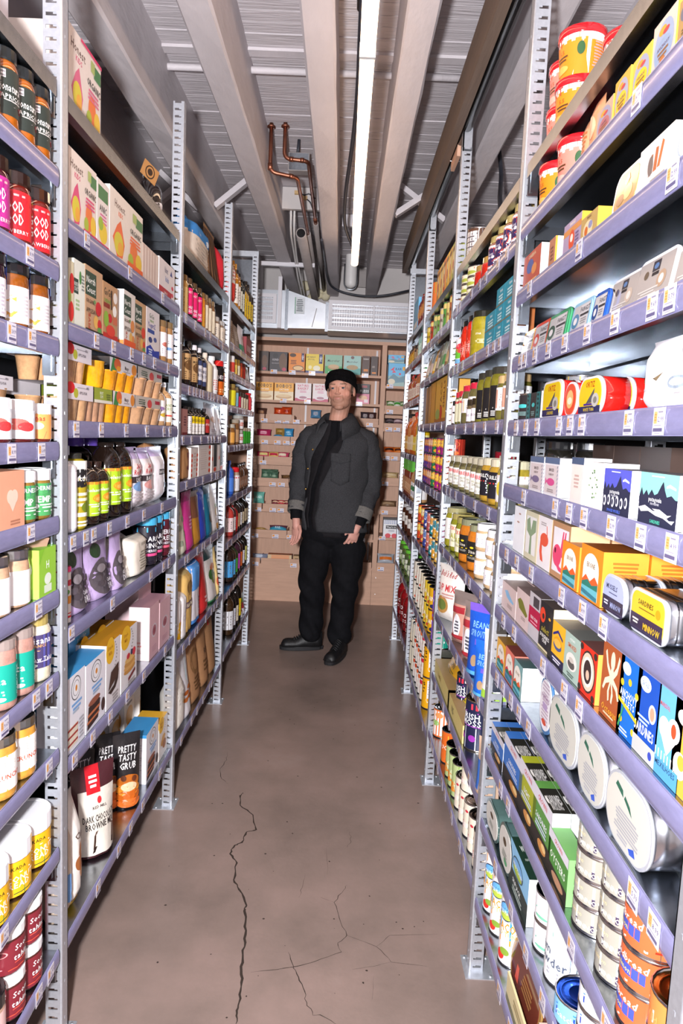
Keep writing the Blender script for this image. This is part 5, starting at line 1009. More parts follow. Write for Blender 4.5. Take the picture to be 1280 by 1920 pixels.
cn('R2', 7, 866, 906, 'sea_moss_tub', 'front navy and white tub lettered irish moss', 0.165, '1e2242', T_IR, ring='e0d4c0', top='d8c8b0', w=.1)
bg('R2', 7, 888, 912, 'kraft_pouch', 'kraft pouch with a blue panel beside the post', 0.16, .06, 'c8a890', [('r', .0, .1, .35, .6, '3a68b8'), ('l', .6, .6, .4, 5, .06, '8a6a58')], kind='stand', m='paper', inset=.006, w=.08, rot=.7)
cn('R2', 8, 808, 825, 'orange_fruit_can', 'orange and white can beside the far post on the bottom pickle shelf', 0.125, 'e8702c', [('r', .4, .05, .85, .95, 'f4f0ea'), ('e', .5, .5, .12, .1, '9ac06a'), ('t', .3, .5, .12, 'f8e8d0', 'CITRUS', .4), ('e', .6, .8, .1, .1, 'e89a5a')], w=.085)
cn('R2', 8, 824, 834, 'pumpkin_can', 'orange and green striped can on the bottom pickle shelf', 0.13, 'e06a24', [('r', 0, .7, 1, .9, 'd8c83c'), ('t', .5, .5, .14, 'f8f0e0', 'YUCA', .5), ('r', 0, 0, 1, .1, '3a7a4a')], lidc='2c3a34', w=.08)
cn('R2', 8, 832, 849, 'vegetable_can', 'green vegetable can with orange carrots on the bottom pickle shelf', 0.125, 'b8c88a', [('r', 0, .6, 1, 1, '8ab04a'), ('e', .4, .3, .2, .16, 'e88a2c'), ('e', .65, .4, .16, .2, 'd8e0b0'), ('r', 0, 0, 1, .1, '6aa03c')], n=3, lidc='2a2c2a', w=.08)
T_BER = [('r', 0, .22, 1, .46, 'd02048'), ('t', .4, .34, .15, 'fbf0f0', 'CRANBERRY', .6), ('e', .3, .7, .04, .04, 'c83040'), ('e', .5, .78, .04, .04, 'c83040'), ('e', .6, .62, .04, .04, 'd8584a'), ('e', .75, .74, .04, .04, 'c83040'), ('r', 0, .48, .3, .54, '7ab88a')]
cn('R2', 8, 849, 892, 'cranberry_can', 'cream cranberry can with a red band on the bottom pickle shelf', 0.115, 'ece0cc', T_BER, n=5, lidc='6a5a54')
cn('R2', 8, 862, 880, 'cranberry_can', 'cream cranberry can stacked on top of the row', 0.1, 'ece0cc', T_BER, n=1, lidc='8a6a60', lift=.116, w=.08)
# ------------------------------------------------------------------ bay of taco shells and bean cans
cn('R3', 0, 808, 817, 'broth_can', 'green-topped orange can on the topmost taco shelf', 0.15, 'd8743a', [('r', 0, .6, 1, 1, '6ab03c')], w=.07)
for k, (c, u) in enumerate((('e0a03c', 'amber'), ('d8c070', 'straw'), ('d87a3c', 'orange'), ('e8b83c', 'golden'), ('c8a04a', 'ochre'), ('a8b05a', 'olive'))):
    bx('R3', 0, 817+k*5.6, 822+k*5.6, 'noodle_box', u+' noodle box on the topmost taco shelf', 0.16, .05, c, None, None, [('e', .5, .5, .35, .3, 'f0e0b0'), ('r', 0, .8, 1, .9, '7a4a20'), ('e', .5, .45, .2, .14, 'c85a2c')])
for k, (c, l, a) in enumerate((('d8b83c', 'e8e0d0', 'yellow'), ('b0402c', 'f0e0d0', 'red-fronted'), ('8aa86a', 'e8e4dc', 'white-banded'), ('6a9a4a', 'e8dcc8', 'green'), ('c8c0b0', '7a4a4a', 'grey'), ('5a9a4a', 'f0ecdc', 'leaf green'), ('d8c878', '9a4030', 'straw'), ('b86a3a', 'f0e4d4', 'copper'))):
    cn('R3', 1, 798+k*5.9, 804+k*5.9, 'curry_can', a+' curry can on the second taco shelf', 0.11+.012*(k % 3), c, [('r', .1, .2, .9, .7, l), ('t', .5, .5, .14, '5a3a2a', 'CURRY', .5), ('e', .5, .85, .1, .1, 'e8d080')])
for k, (c, l, a) in enumerate((('b89a7a', 'e8d8c8', 'tan'), ('8a9aa0', 'd8c4bc', 'grey'), ('e0a02c', 'f0dca0', 'amber'), ('7a6a5a', 'c8b8a8', 'brown'), ('a8a890', '7a8a6a', 'sage'), ('c8d0c0', '5a9a5a', 'mint and white'), ('8a6a4a', 'c8a87a', 'umber'), ('a8b87a', 'e0e0c8', 'moss green'))):
    bg('R3', 2, 794+k*5.8, 800+k*5.8, 'grain_pouch', a+' grain pouch on the third taco shelf', 0.15-.008*(k % 3), .06, c, [('r', .15, .2, .85, .55, l), ('t', .5, .7, .08, 'f0ece4', 'GRAIN', .6)], kind='stand', m='foil')
T_TACO = [('r', 0, 0, 1, .1, 'b8741e'), ('T', .55, .62, .14, '8a4a14', 'TACO', .6), ('T', .8, .62, .14, '8a4a14', 'SHELLS', .6), ('e', .6, .22, .1, .16, 'd83c28'), ('e', .3, .2, .2, .12, 'a8b858')]
bx('R3', 3, 791, 796, 'taco_box', 'grey slim box beside the taco shell boxes', 0.21, .08, '8a8490')
bx('R3', 3, 796, 804, 'taco_box', 'brown corn box beside the far post', 0.195, .1, 'c08a3a', 'b07a30', None, [('r', .3, 0, .7, 1, '9a6a2a')])
bx('R3', 3, 804, 814, 'taco_box', 'plain yellow shell box in the middle', 0.205, .1, 'e8a830', 'b87a24', None, [('r', .0, 0, .2, 1, 'c88a28')])
bx('R3', 3, 813, 834, 'taco_box', 'large yellow box lettered taco shells', 0.215, .1, 'f0b83c', 'e0a42c', None, T_TACO)
T_DOT = lambda a, b_, c: [('e', .5, .7, .3, .26, a), ('e', .5, .7, .2, .18, b_), ('r', .1, .32, .9, .42, c), ('e', .3, .16, .12, .12, b_), ('e', .65, .18, .14, .12, a)]
for k, (c, p, a) in enumerate((('5a3a8a', ('c86a3c', 'e0a060', '3a2a5a'), 'purple'), ('8a4a7a', ('d88a5a', 'e8c0a0', '4a2a4a'), 'mauve'), ('2f7a4a', ('e89a2c', 'f0c860', '1c3a2a'), 'green'), ('a8287a', ('e8a02c', 'f4c450', '4a1440'), 'magenta'), ('9a2474', ('e0942c', 'f0c050', '3a1234'), 'plum'), ('c83c2c', ('e87a3c', 'f0b070', '6a1a14'), 'scarlet'))):
    cn('R3', 4, 791+k*7, 798+k*7, 'bean_can', a+' patterned bean can stacked on the crowded taco-side shelf', 0.08, c, T_DOT(*p), stack=3, lidc='8a8a8a')
for k, (c, p, a) in enumerate((('d84a2c', ('e8902c', 'f0d060', '3a2a20'), 'red and yellow'), ('c8503c', ('e8c050', 'f0e0b0', '2a4a5a'), 'brick red'), ('3a4a9a', ('e8e4ec', '6a8ac0', 'c84a3c'), 'indigo'), ('b85a5a', ('e8c8c0', 'd87a6a', '5a2a2c'), 'speckled rose'), ('2a8a94', ('f0f0e8', 'e0a050', '1c4a54'), 'teal'), ('e8a83c', ('f4ecd8', '3a8a9a', 'c86a20'), 'mango'), ('e0b04a', ('f4ecd8', '5a9aa8', '9a5a20'), 'maize'), ('b02468', ('f0e8ec', 'c8548a', '5a1034'), 'berry'))):
    cn('R3', 5, 780+k*5.3, 785.5+k*5.3, 'vegetable_can', a+' vegetable can stacked on the taco-side shelf', 0.098, c, T_DOT(*p), stack=2, lidc='8a8a8a')
for k, (c, l, a) in enumerate((('ece4d4', 'e0502c', 'white and orange'), ('f0e8d8', 'd84a24', 'cream and orange'), ('e8dcc0', 'e89a2c', 'cream and amber'), ('e8c83c', 'c83c2c', 'lemon yellow'), ('e0a81c', '2a3050', 'golden with a dark oval'))):
    cn('R3', 6, 769+k*7.5, 776.5+k*7.5, 'chickpea_can', a+' chickpea can in the two-high stacks', 0.11, c, [('r', 0, .3, 1, .7, l), ('t', .5, .5, .2, 'f8f4ec', 'BEANS', .4), ('e', .6, .14, .1, .1, l)], stack=2, lidc='6a6a64')
for u0, c, a, l in ((806, '8a5ac8', 'violet', 'b84a2c'), (812, '1f9a84', 'sea green', 'e8d8b0')):
    cn('R3', 6, u0, u0+6, 'snack_can', 'tall '+a+' snack can beside the semolina bag', 0.235, c, [('e', .5, .5, .3, .12, l), ('t', .5, .8, .06, 'f4f0f8', 'PUFFS', .5), ('r', 0, .1, 1, .14, 'f0ece8')], lidc='3a3a40', w=.07)
cn('R3', 7, 765, 772, 'tomato_can', 'blue and yellow can stacked beside the far post', 0.135, 'e4dcc8', [('r', 0, .6, 1, 1, '2f7aa0'), ('r', 0, 0, 1, .4, 'e0a82c')], stack=2)
for k, (c, l, a) in enumerate((('f0e8e0', 'd8502c', 'orange-striped'), ('ece4dc', 'e06a34', 'coral-striped'), ('f0e4d4', 'd02a48', 'raspberry-banded'))):
    cn('R3', 7, 772+k*6, 778+k*6, 'tomato_can', a+' tomato can in the stacks of three', 0.112, c, [('r', 0, .3, 1, .62, l), ('t', .5, .46, .14, 'f8f0ec', 'TOMATO', .5), ('e', .5, .85, .12, .1, l)], stack=3)
T_COF = [('t', .75, .3, .2, 'f4ead0', 'COFFEE', .3)]+[('e', .1+.13*(k % 4)+.05*math.sin(k*3), .55+.1*(k//4)+.02*(k % 3), .03, .022, '3a241c') for k in range(16)]+[('r', .62, .35, .82, .95, 'ece8e8'), ('l', .72, .9, .16, 6, .08, '7a7478')]
cn('R3', 7, 788, 806, 'coffee_can', 'yellow coffee can with dark beans, stacked two high', 0.155, 'eaa914', T_COF, stack=2, lidc='3a3632', w=.1)
# ------------------------------------------------------------------ far sauce bay
bx('R4', 0, 774, 782, 'rice_box', 'light blue box on the topmost sauce shelf', 0.2, .06, '6ab4e0', None, None, [('r', .1, .1, .9, .3, 'f0ece8')])
bt('R4', 0, 781, 794, 'sauce_jug', 'dark red jug on the topmost sauce shelf', 0.2, '7a1c14', [('r', .2, .2, .8, .7, 'c88a4a')], cap='8a1c18', lc='b0784a', lz=(.25, .6), capr=.6, shoulder=.7)
jr('R4', 1, 764, 776, 'mustard_jar', 'amber mustard jar beside the far post', 0.12, 'd08a1c', [('l', .5, .6, .6, 3, .15, '8a5a20')], n=2, lid='3a2a20', lc='e8b44a', lz=(.2, .6))
jr('R4', 1, 775, 783, 'mustard_jar', 'brown sauce jar on the second sauce shelf', 0.11, '5a3a24', lid='2a2420', lc='b89a7a', lz=(.2, .6), n=1)
bt('R4', 1, 782, 792, 'slim_bottle', 'pale teal slim bottle on the second sauce shelf', 0.17, '9acac0', [('l', .5, .6, .6, 3, .15, '4a8a84')], n=2, cap='7ac0b8', lc='d8ece0', lz=(.1, .5), capr=.6, shoulder=.75)
for k, (c, cp, a) in enumerate((('b8401c', 'c8241c', 'red-capped brick red'), ('c86a1c', '2a2420', 'black-capped orange'), ('a82c18', 'e03020', 'red-capped crimson'), ('b85a24', '1f1c1c', 'black-capped rust'), ('c8782c', '3aa83c', 'green-capped amber'))):
    bt('R4', 2, 763+k*4.8, 768+k*4.8, 'hot_sauce_bottle', a+' sauce bottle on the third sauce shelf', 0.19-.012*(k % 3), c, [('l', .5, .7, .6, 4, .15, 'a84a34')], cap=cp, lc='ecdccc', lz=(.12, .5), capr=.45, shoulder=.6)
for k, (c, cp, a) in enumerate((('c85a14', '2a2622', 'dark orange'), ('e08a3c', 'e8a078', 'peach-capped'), ('d8641c', 'd8281c', 'red-capped tall'), ('e0701e', '2ca844', 'green-capped tall'), ('e0b81e', 'e8c83c', 'yellow'))):
    bt('R4', 3, 757+k*5, 762+k*5, 'chili_bottle', a+' chili bottle on the fourth sauce shelf', 0.27-.02*(k % 2), c, [('t', .5, .5, .16, 'f4ead0', 'CHILI', .7)], cap=cp, lc=('e8b060', 'e8c8a0', 'f0d8b0', 'e8c850', 'f0e49a')[k], lz=(.1, .45), capr=.42, shoulder=.6)
bt('R4', 4, 753, 768, 'dressing_bottle', 'slim brown bottle with a tall green cap in the row of five', 0.24, '8a3a24', [('l', .5, .6, .6, 4, .12, 'e8c8a0')], n=5, cap='6ac04a', caph=.3, capr=.9, lc='c8906a', lz=(.1, .5), shoulder=.65)
bt('R4', 4, 768, 777, 'dressing_bottle', 'white-labelled bottle with a white cap beside the green caps', 0.22, 'c89a6a', [('e', .5, .6, .2, .16, '3a7a4a'), ('l', .5, .3, .5, 2, .1, '8a7a9a')], n=2, cap='eceaf0', lc='f0ecec', lz=(.08, .5), capr=.5)
jr('R4', 5, 752, 773, 'salsa_jar', 'dark brown jar with a white label and a silver lid', 0.17, '4a2414', [('t', .5, .6, .3, '4a3a30', '10', .4)], n=4, lid='c8c4c4', lc='e4dcd4', lz=(.3, .66), w=.095)
jr('R4', 6, 747, 767, 'salsa_jar', 'olive jar with a bright green lid and white leaves', 0.17, '5a6a34', [('e', .5, .5, .2, .3, 'd8dcc8'), ('e', .6, .3, .14, .2, 'a8b88a')], n=4, lid='6ac03c', lc='4a5a3a', lz=(.15, .75), w=.095)
bt('R4', 7, 743, 764, 'ketchup_bottle', 'dark red ketchup bottle with a red cap and white lettering', 0.28, '8a1418', [('t', .5, .5, .2, 'f4ecec', 'KETCHUP', .7), ('l', .5, .25, .5, 2, .1, 'e8c8c8')], n=4, cap='e02420', lc='701014', lz=(.15, .6), capr=.4, w=.1, shoulder=.62)
bx('R4', 7, 741, 749, 'ketchup_carton', 'blue and pink carton behind the ketchup bottles', 0.3, .05, '3a44b8', None, None, [('r', 0, .3, 1, .4, 'd83c8a')], inset=.1)

# ------------------------------------------------------------------ nearest jam bay
def at_y(shape, bay, i, ys, name, lab, h, *a, w=.08, inset=.004, stack=1, back=0, cat='jar', face=.75, **k):
    s, b0, b1, zs = BAYS[bay]; X = XL if s < 0 else XR; z = zs[i]+.0006; P, d, hh = shape(w, h, *a, **k)
    g = lab[:60] if len(ys)*stack*(back+1) > 1 else None
    for y in ys:
        for q in range(back+1):
            for t in range(stack):
                rd = shape.__name__ in ROUND; rz = (-PI/2 if s > 0 else PI/2)+(s*(face+.25*math.sin(y*91+t)) if rd else 0); r_ = d/2 if rd else 0; x = X+s*(inset+q*(d+.003)+r_)
                spawn(P, name, (x+r_*math.sin(rz), y-r_*math.cos(rz), z+t*hh), rz, lab, cat, g)
at_y(BOX, 'A', 0, [1.44], 'juice_case', 'white juice case with pink print on top of the jam bay', .15, .2, 'dcd4da', 'e4dce4', None, [('t', .5, .75, .1, 'd86a9a', 'NO', .3), ('l', .5, .6, .6, 2, .08, 'd890b0'), ('t', .5, .35, .1, 'd86a9a', 'NO', .3)], (), (), w=.12, inset=.09, cat='box')
at_y(BOX, 'A', 0, [1.31], 'juice_case', 'beige juice case with brown script on top of the jam bay', .15, .2, 'c8b8ac', None, None, [('t', .5, .75, .14, '5a3a34', 'Honest', .7), ('l', .5, .5, .6, 3, .09, 'a88a80')], (), (), w=.12, inset=.09, cat='box')
at_y(BOX, 'A', 0, [1.40], 'black_crate', 'low black crate under the juice cases', .05, .22, '1c1a1c', w=.22, inset=.07, cat='crate')
T_BIO = [('r', .36, .78, .48, .95, 'e8e4e8'), ('l', .42, .9, .14, 2, .08, '8a8488'), ('t', .55, .6, .17, 'ece8e4', 'Bionaturae', .36, .15), ('t', .58, .4, .1, 'e4e0dc', 'APRICOT', .4), ('l', .58, .32, .3, 1, .05, 'b8b4b0'), ('p', [0, .22, .4, .16, .6, .22, 1, .1, 1, 0, 0, 0], 'c8c0c0'), ('p', [.66, .24, .76, .3, .84, .22, .72, .14], 'c82c34'), ('e', .3, .14, .08, .04, '4a4a48')]
at_y(JAR, 'A', 1, [1.49, 1.42, 1.35, 1.28], 'apricot_jar', 'apricot spread jar with a dark green label and black lid', .138, 'a85a14', '1c2022', .02, (.14, .72), '2c3430', T_BIO, w=.068)
T_GG = lambda c, c2: [('e', .5, .5, .3, .46, c2), ('t', .5, .66, .22, 'fbf6f6', 'GOOD', .25), ('t', .5, .4, .22, 'fbf6f6', 'GOOD', .25), ('l', .5, .9, .3, 1, .08, 'f4a0a0'), ('t', .5, .14, .08, 'f8d0d0', 'STRAWBERRY', .4)]+[('e', .12+.76*(k % 2)+.06*math.sin(k*5), .12+.11*k, .03, .03, 'c8d030') for k in range(8)]
at_y(JAR, 'A', 2, [1.488, 1.398], 'sweet_jam_jar', 'red-labelled jam jar with brown lid lettered in white', .132, '6a1c14', '2a1814', .022, (.06, .72), 'd8242c', T_GG(0, 'c01c2c'), w=.08, neck=.93)
at_y(JAR, 'A', 2, [1.31], 'sweet_jam_jar', 'magenta-labelled jam jar with brown lid beside the red ones', .132, '4a1420', '2a1814', .022, (.06, .72), 'b83088', T_GG(0, 'a02078'), w=.08, neck=.93)
T_S = [('t', .5, .45, .6, 'e0a04a', 'S', .3), ('l', .8, .75, .25, 6, .1, 'c8c0c4'), ('e', .35, .06, .14, .05, 'c8a88a')]
at_y(JAR, 'A', 3, [1.482, 1.388], 'ribbon_jam_jar', 'amber jam jar with a torn white label and tricolour ribbon', .118, '8a4a14', '1e1c1e', .016, (.06, .64), 'eeeaee', T_S, w=.086, neck=.95, span=2.2)
at_y(JAR, 'A', 3, [1.292], 'ribbon_jam_jar', 'dark purple jam jar with a white label and tricolour ribbon', .118, '2c1420', '1e1c1e', .016, (.06, .64), 'eeeaee', [('l', .6, .8, .4, 8, .1, 'c0b8c4')], w=.086, neck=.95, span=2.2)
for y, l in ((1.482, 'the amber jar beside the post'), (1.388, 'the middle amber jar'), (1.292, 'the dark purple jar')):
    mb = MB(); r = .0445; cx = XL-.004-.043
    for c, a0 in (('2c4ab0', .5), ('f0eef2', .68), ('d83440', .86)):
        for j in range(5):
            aa, ab = a0, a0+.18; z0, z1 = .06+.0125*j, .06+.0125*(j+1)
            mb.add([(r*math.sin(aa), -r*math.cos(aa), z0), (r*math.sin(ab), -r*math.cos(ab), z0), (r*math.sin(ab), -r*math.cos(ab), z1), (r*math.sin(aa), -r*math.cos(aa), z1)], ((0, 1, 2, 3),), c)
    o = mb.build('ribbon', 'paper', None, (cx, y, 1.6806)); o.rotation_euler = (0, 0, PI/2); tag(o, 'tricolour paper ribbon pasted over '+l, 'ribbon')
at_y(JAR, 'A', 4, [1.41, 1.31], 'fruit_spread_jar', 'round jam jar with white lid and a strawberry label', .086, '5a1c1c', 'f2f0f2', .018, (.1, .76), 'e8eef4', [('e', .5, .5, .14, .2, 'e86a60'), ('e', .6, .42, .1, .16, 'd83a3c'), ('e', .64, .8, .08, .12, 'f6f6f8'), ('r', .82, 0, .88, 1, 'c84a60'), ('p', [0, .0, .5, .0, .2, .2, 0, .2], '8a96a4')], w=.088, neck=.95)
at_y(JAR, 'A', 4, [1.492], 'fruit_spread_jar', 'orange-labelled jam jar with white lid beside the post', .082, '6a2418', 'f2f0f2', .018, (.1, .76), 'f0a05a', [('t', .45, .8, .2, 'd8402c', 'nas', .4), ('e', .4, .5, .1, .14, 'f4ece8'), ('p', [.25, 0, .35, .3, .55, .3, .5, 0], 'e05a34')], w=.066, neck=.95)
T_APP = [('e', .18, .7, .14, .36, 'd8242c'), ('e', .36, .4, .08, .3, 'b8b83c'), ('t', .62, .45, .18, '6a6068', 'APPLE-PEAR', .5), ('l', .6, .75, .4, 1, .1, 'a8a0a8'), ('t', .78, .78, .16, '5a525a', 'VITA', .2)]
at_y(CUPS, 'A', 4, [1.36, 1.5], 'apple_sauce_pack', 'apple sauce cup pack behind the white-lidded jams', .07, .13, 'b88a64', 'e4dce0', T_APP, stack=2, w=.135, inset=.115, cat='cup pack')
T_HEMP = [('r', 0, .68, 1, 1, '4a508c'), ('e', .5, .62, .3, .14, '4a9a5a'), ('t', .5, .86, .13, 'f4f4f8', 'WILDERNESS', .5), ('t', .5, .52, .2, 'f8faf8', 'HEMP', .44), ('e', .38, .3, .08, .1, 'e8f0ea'), ('l', .6, .34, .3, 2, .08, 'd8e8dc'), ('l', .5, .14, .6, 1, .05, 'e8f0e8')]
at_y(JAR, 'A', 5, [1.49, 1.414], 'hemp_seed_jar', 'hemp seed jar with a white lid and blue-green label', .108, '8a6a2c', 'f4f3f5', .02, (.08, .72), '4a9a5a', T_HEMP, w=.074, neck=.92)
at_y(BOX, 'A', 5, [1.32], 'seed_carton', 'peach carton with a pale heart of seeds', .112, .07, 'e8a888', None, None, [('e', .42, .56, .14, .12, 'e8d4c0'), ('e', .58, .56, .14, .12, 'e8d4c0'), ('p', [.3, .52, .7, .52, .5, .3], 'e8d4c0'), ('l', .6, .14, .4, 2, .05, 'b87a60')], (), (), w=.1, cat='box')
at_y(TUB, 'A', 5, [1.3, 1.41], 'blue_tub', 'dusty blue tub standing behind the hemp jars', .118, '5a94a8', '4a88a0', w=.1, inset=.12, cat='tub')
at_y(JAR, 'A', 6, [1.385, 1.3], 'tahini_jar', 'plain glass jar with a blank white label and steel lid', .118, 'c8a080', 'b0b0b0', .018, (.06, .64), 'fbf8f8', [], w=.082, neck=.92, lm='tin')
at_y(BOX, 'A', 6, [1.478], 'hemp_carton', 'lime green carton with the letter H', .105, .075, '9ad044', 'b4e05a', '7ac030', [('t', .5, .66, .16, 'f8fcf4', 'H', .5), ('e', .5, .36, .2, .12, 'ecf6e8'), ('r', .28, .08, .72, .24, 'e4f0dc'), ('p', [.0, .7, .3, 1, 0, 1], '8ac838')], [('e', .5, .6, .3, .22, 'eef4ec'), ('r', 0, 0, 1, .2, 'a8d860')], (), w=.085, cat='box')
o = bar('energy_bar', (XL-.075, 1.415, 1.266-.01), (XL-.02, 1.5, 1.238), .034, .02, 'bartan'); tag(o, 'tan wrapped bar resting aslant on the lime green carton', 'bar')
T_TEALJ = [('T', .8, .5, .1, 'd8f0ec', 'ORGANIC TAHINI', .8), ('t', .45, .6, .2, 'ecf8f4', 'soca', .4), ('l', .4, .3, .4, 2, .08, 'bfe4dc'), ('e', .5, .1, .08, .06, 'e8f4f0')]
at_y(JAR, 'A', 7, [1.404, 1.325], 'pink_salt_jar', 'tall jar of pinkish powder with a teal label', .14, 'b88a7c', '9a8a84', .016, (.12, .66), '17a08c', T_TEALJ, w=.074, neck=.9)
T_ART = [('r', 0, .0, 1, 1, '40344e'), ('r', .55, 0, 1, 1, '5a58a4'), ('t', .46, .84, .2, 'f4f0f8', 'Artisana', .6), ('t', .46, .68, .09, 'd8a060', 'ORGANICS', .4), ('e', .24, .38, .16, .22, 'a87868'), ('t', .56, .28, .12, 'f0ecf4', 'Raw Tahini', .5), ('l', .56, .2, .4, 1, .05, 'd0c8dc'), ('e', .42, .1, .06, .06, 'e8f4ee'), ('p', [.3, .56, .5, .52, .75, .56, .75, .58, .5, .54, .3, .58], 'd8a060')]
at_y(JAR, 'A', 7, [1.486], 'raw_tahini_jar', 'cream tahini jar with a violet label and gold lid', .148, 'e8dcc0', 'b09c58', .02, (.22, .72), '4a4068', T_ART, w=.086, neck=.82)
at_y(JAR, 'A', 8, [1.41, 1.322], 'peanut_butter_jar', 'peanut butter jar with a white label and orange lettering', .13, 'd89a3c', 'c8c4b8', .016, (.16, .72), 'f8f4f0', [('t', .62, .4, .14, 'd8502c', 'CRUNCHY', .4), ('l', .5, .8, .5, 4, .08, 'c8c0b8'), ('r', 0, 0, 1, .04, 'f0b040'), ('r', 0, .96, 1, 1, 'f0b040')], w=.084, neck=.92, lm='tin')
at_y(BOX, 'A', 8, [1.49], 'cake_mix_box', 'white cake mix box with a layer cake standing behind the peanut butter', .16, .12, 'f6f4f6', 'fbfafc', None, [('r', .1, .1, .6, .5, 'e8dcd0'), ('r', .1, .18, .6, .22, '9a4a3a'), ('r', .1, .3, .6, .34, '9a4a3a'), ('r', .1, .42, .6, .46, '9a4a3a'), ('l', .5, .8, .6, 4, .07, 'a8c0d8')], (), (), w=.06, inset=.14, cat='box')
T_COCO = [('r', 0, 0, 1, .22, '2c8a4c'), ('t', .5, .82, .1, '3a3418', 'KOKADA', .34), ('l', .5, .68, .36, 1, .06, 'fbf4d8'), ('t', .5, .52, .17, 'fdf8ec', 'COCONUT', .46), ('t', .5, .34, .17, 'fdf8ec', 'SPREAD', .42), ('l', .6, .1, .3, 1, .05, '1c5a30')]
at_y(JAR, 'A', 9, [1.482, 1.382, 1.282], 'coconut_spread_jar', 'yellow and green coconut spread jar with a wide white lid', .122, 'a8662c', 'f4f3f6', .036, (.04, .66), 'f4b81c', T_COCO, w=.098, neck=.97, sh=.0, back=1)
T_TAH = [('e', .3, .66, .1, .1, 'e8a0a0'), ('e', .3, .66, .08, .08, '7a2430'), ('t', .6, .76, .18, 'f8f2f2', 'Soom', .3, .1), ('t', .58, .46, .18, 'f8f2f2', 'tahini', .4, .1), ('l', .6, .3, .3, 1, .06, 'e05a4a'), ('l', .55, .12, .4, 1, .06, 'd8503c')]+[('e', .2+.06*k, .2+.1*(k % 2), .02, .02, 'e89aa0') for k in range(3)]
at_y(JAR, 'A', 10, [1.435, 1.352], 'chocolate_tahini_jar', 'maroon tahini jar with a white lid, stacked two high', .104, '4a1c18', 'f4f2f4', .018, (.08, .74), '842834', T_TAH, w=.08, neck=.96, stack=2)
at_y(BOT, 'A', 10, [1.49], 'syrup_bottle', 'red-labelled dark bottle behind the maroon jars beside the post', .2, '3a1c1c', '5a2420', .5, .12, .68, .84, (.06, .62), 'd8243c', [('t', .5, .8, .12, 'f8e8e8', 'CORNE', .6), ('e', .5, .55, .2, .1, 'f0c8a0'), ('l', .5, .3, .6, 4, .1, 'f4c8c8'), ('r', 0, .04, 1, .1, '3a1c24')], w=.065, inset=.05, cat='bottle')
at_y(JAR, 'A', 10, [1.265], 'nut_butter_jar', 'pale pink jar with a black lid in the lower corner', .12, 'c8a08a', '1c1a1c', .024, (.06, .7), 'f0c8c4', [('e', .6, .5, .12, .2, 'e8a8a4')], w=.09, neck=.96)
# ------------------------------------------------------------------ bay of juice boxes, apple sauce and baking mixes
T_HON = lambda c, k='Honest': [('t', .28, .82, .11, '6a5048', k, .42), ('t', .3, .7, .07, c, 'KIDS', .3), ('p', [.2, .06, .08, .3, .2, .52, .3, .62, .42, .3, .36, .08], c), ('e', .25, .26, .13, .17, 'd8c83c'), ('e', .3, .2, .08, .1, 'e8a83c'), ('t', .76, .62, .09, '3a3a3a', 'ORGANIC', .42), ('r', .76, .74, .98, .9, '3f7a4a'), ('r', .66, .78, .78, .92, 'a8b86a'), ('e', .7, .28, .12, .2, 'e8783c'), ('e', .86, .2, .1, .14, 'e8c03c'), ('l', .74, .52, .4, 3, .05, c), ('e', .6, .16, .08, .1, 'a8b83c')]
bx('B', 0, 127, 189, 'juice_box_case', 'tall white and pink organic juice case on the topmost shelf', 86, .15, 'e4d8d0', 'dccfc6', 'd83c6a', T_HON('d8688a')+[('r', .34, .96, 1, 1, 'd83c6a')], inset=.03)
bt('B', 0, 297, 322, 'cold_brew_bottle', 'dark bottle with a white cap and kraft hang tag on the topmost shelf', .19, '1c1210', [('e', .6, .5, .3, .3, 'f0ecec')], cap='eeeaea', lc='2a1c18', lz=(.15, .5), capr=.5, w=.09, inset=.06)
hb = MB('a87848'); hb.box(-.035, -.001, -.025, .035, .001, .025); pr(hb, lambda u, v, L: ((u-.5)*.07, -.001-L, (v-.5)*.05), [('e', .5, .5, .3, .42, '3a2a20'), ('e', .5, .5, .24, .34, 'a87848'), ('e', .5, .5, .16, .22, '3a2a20')], .07, .05, 1)
o = hb.build('hang_tag', 'paper', None, (XL-.055, along(312, XL, 2.33), 2.335)); o.rotation_euler = (.1, .35, PI/2-.5); tag(o, 'kraft hang tag with a dark round stamp on the cold brew bottle', 'tag')
bx('B', 1, 127, 181, 'juice_box_case', 'pink-edged organic juice case beside the near post', 300, .12, 'e6d8ce', 'dccfc6', 'e0a0b0', T_HON('d84a7a')+[('r', .5, 0, 1, .08, 'd83c6a')])
bx('B', 1, 181, 204, 'juice_box_case', 'narrow organic juice case with a green panel', 343, .12, 'e8ddd8', None, 'e0a0b0', [('r', .1, .72, .9, .92, '3f7a4a'), ('t', .5, .6, .1, '3a3a3a', 'ANIC', .6), ('l', .5, .5, .6, 3, .05, 'd86a9a'), ('e', .5, .24, .34, .16, 'e8c83c'), ('e', .3, .36, .2, .1, '9ab83c'), ('r', 0, 0, 1, .08, 'd83c6a')])
bx('B', 1, 204, 267, 'juice_box_case', 'orange-edged juice case in the middle of the second shelf', 380, .12, 'e8dcd0', 'f4ece4', 'e8742c', T_HON('e86a3c')+[('r', .5, 0, 1, .12, 'e8642c')])
bx('B', 1, 266, 296, 'juice_pouch_pack', 'cluster of plain pale pouches beside the orange case', 468, .1, 'e4d0c4', None, None, [('r', .08+.17*k, 0, .12+.17*k, 1, 'c8aea4') for k in range(5)]+[('r', .14+.17*k, .2, .18+.17*k, .9, 'f0e4dc') for k in range(5)], cat='pack')
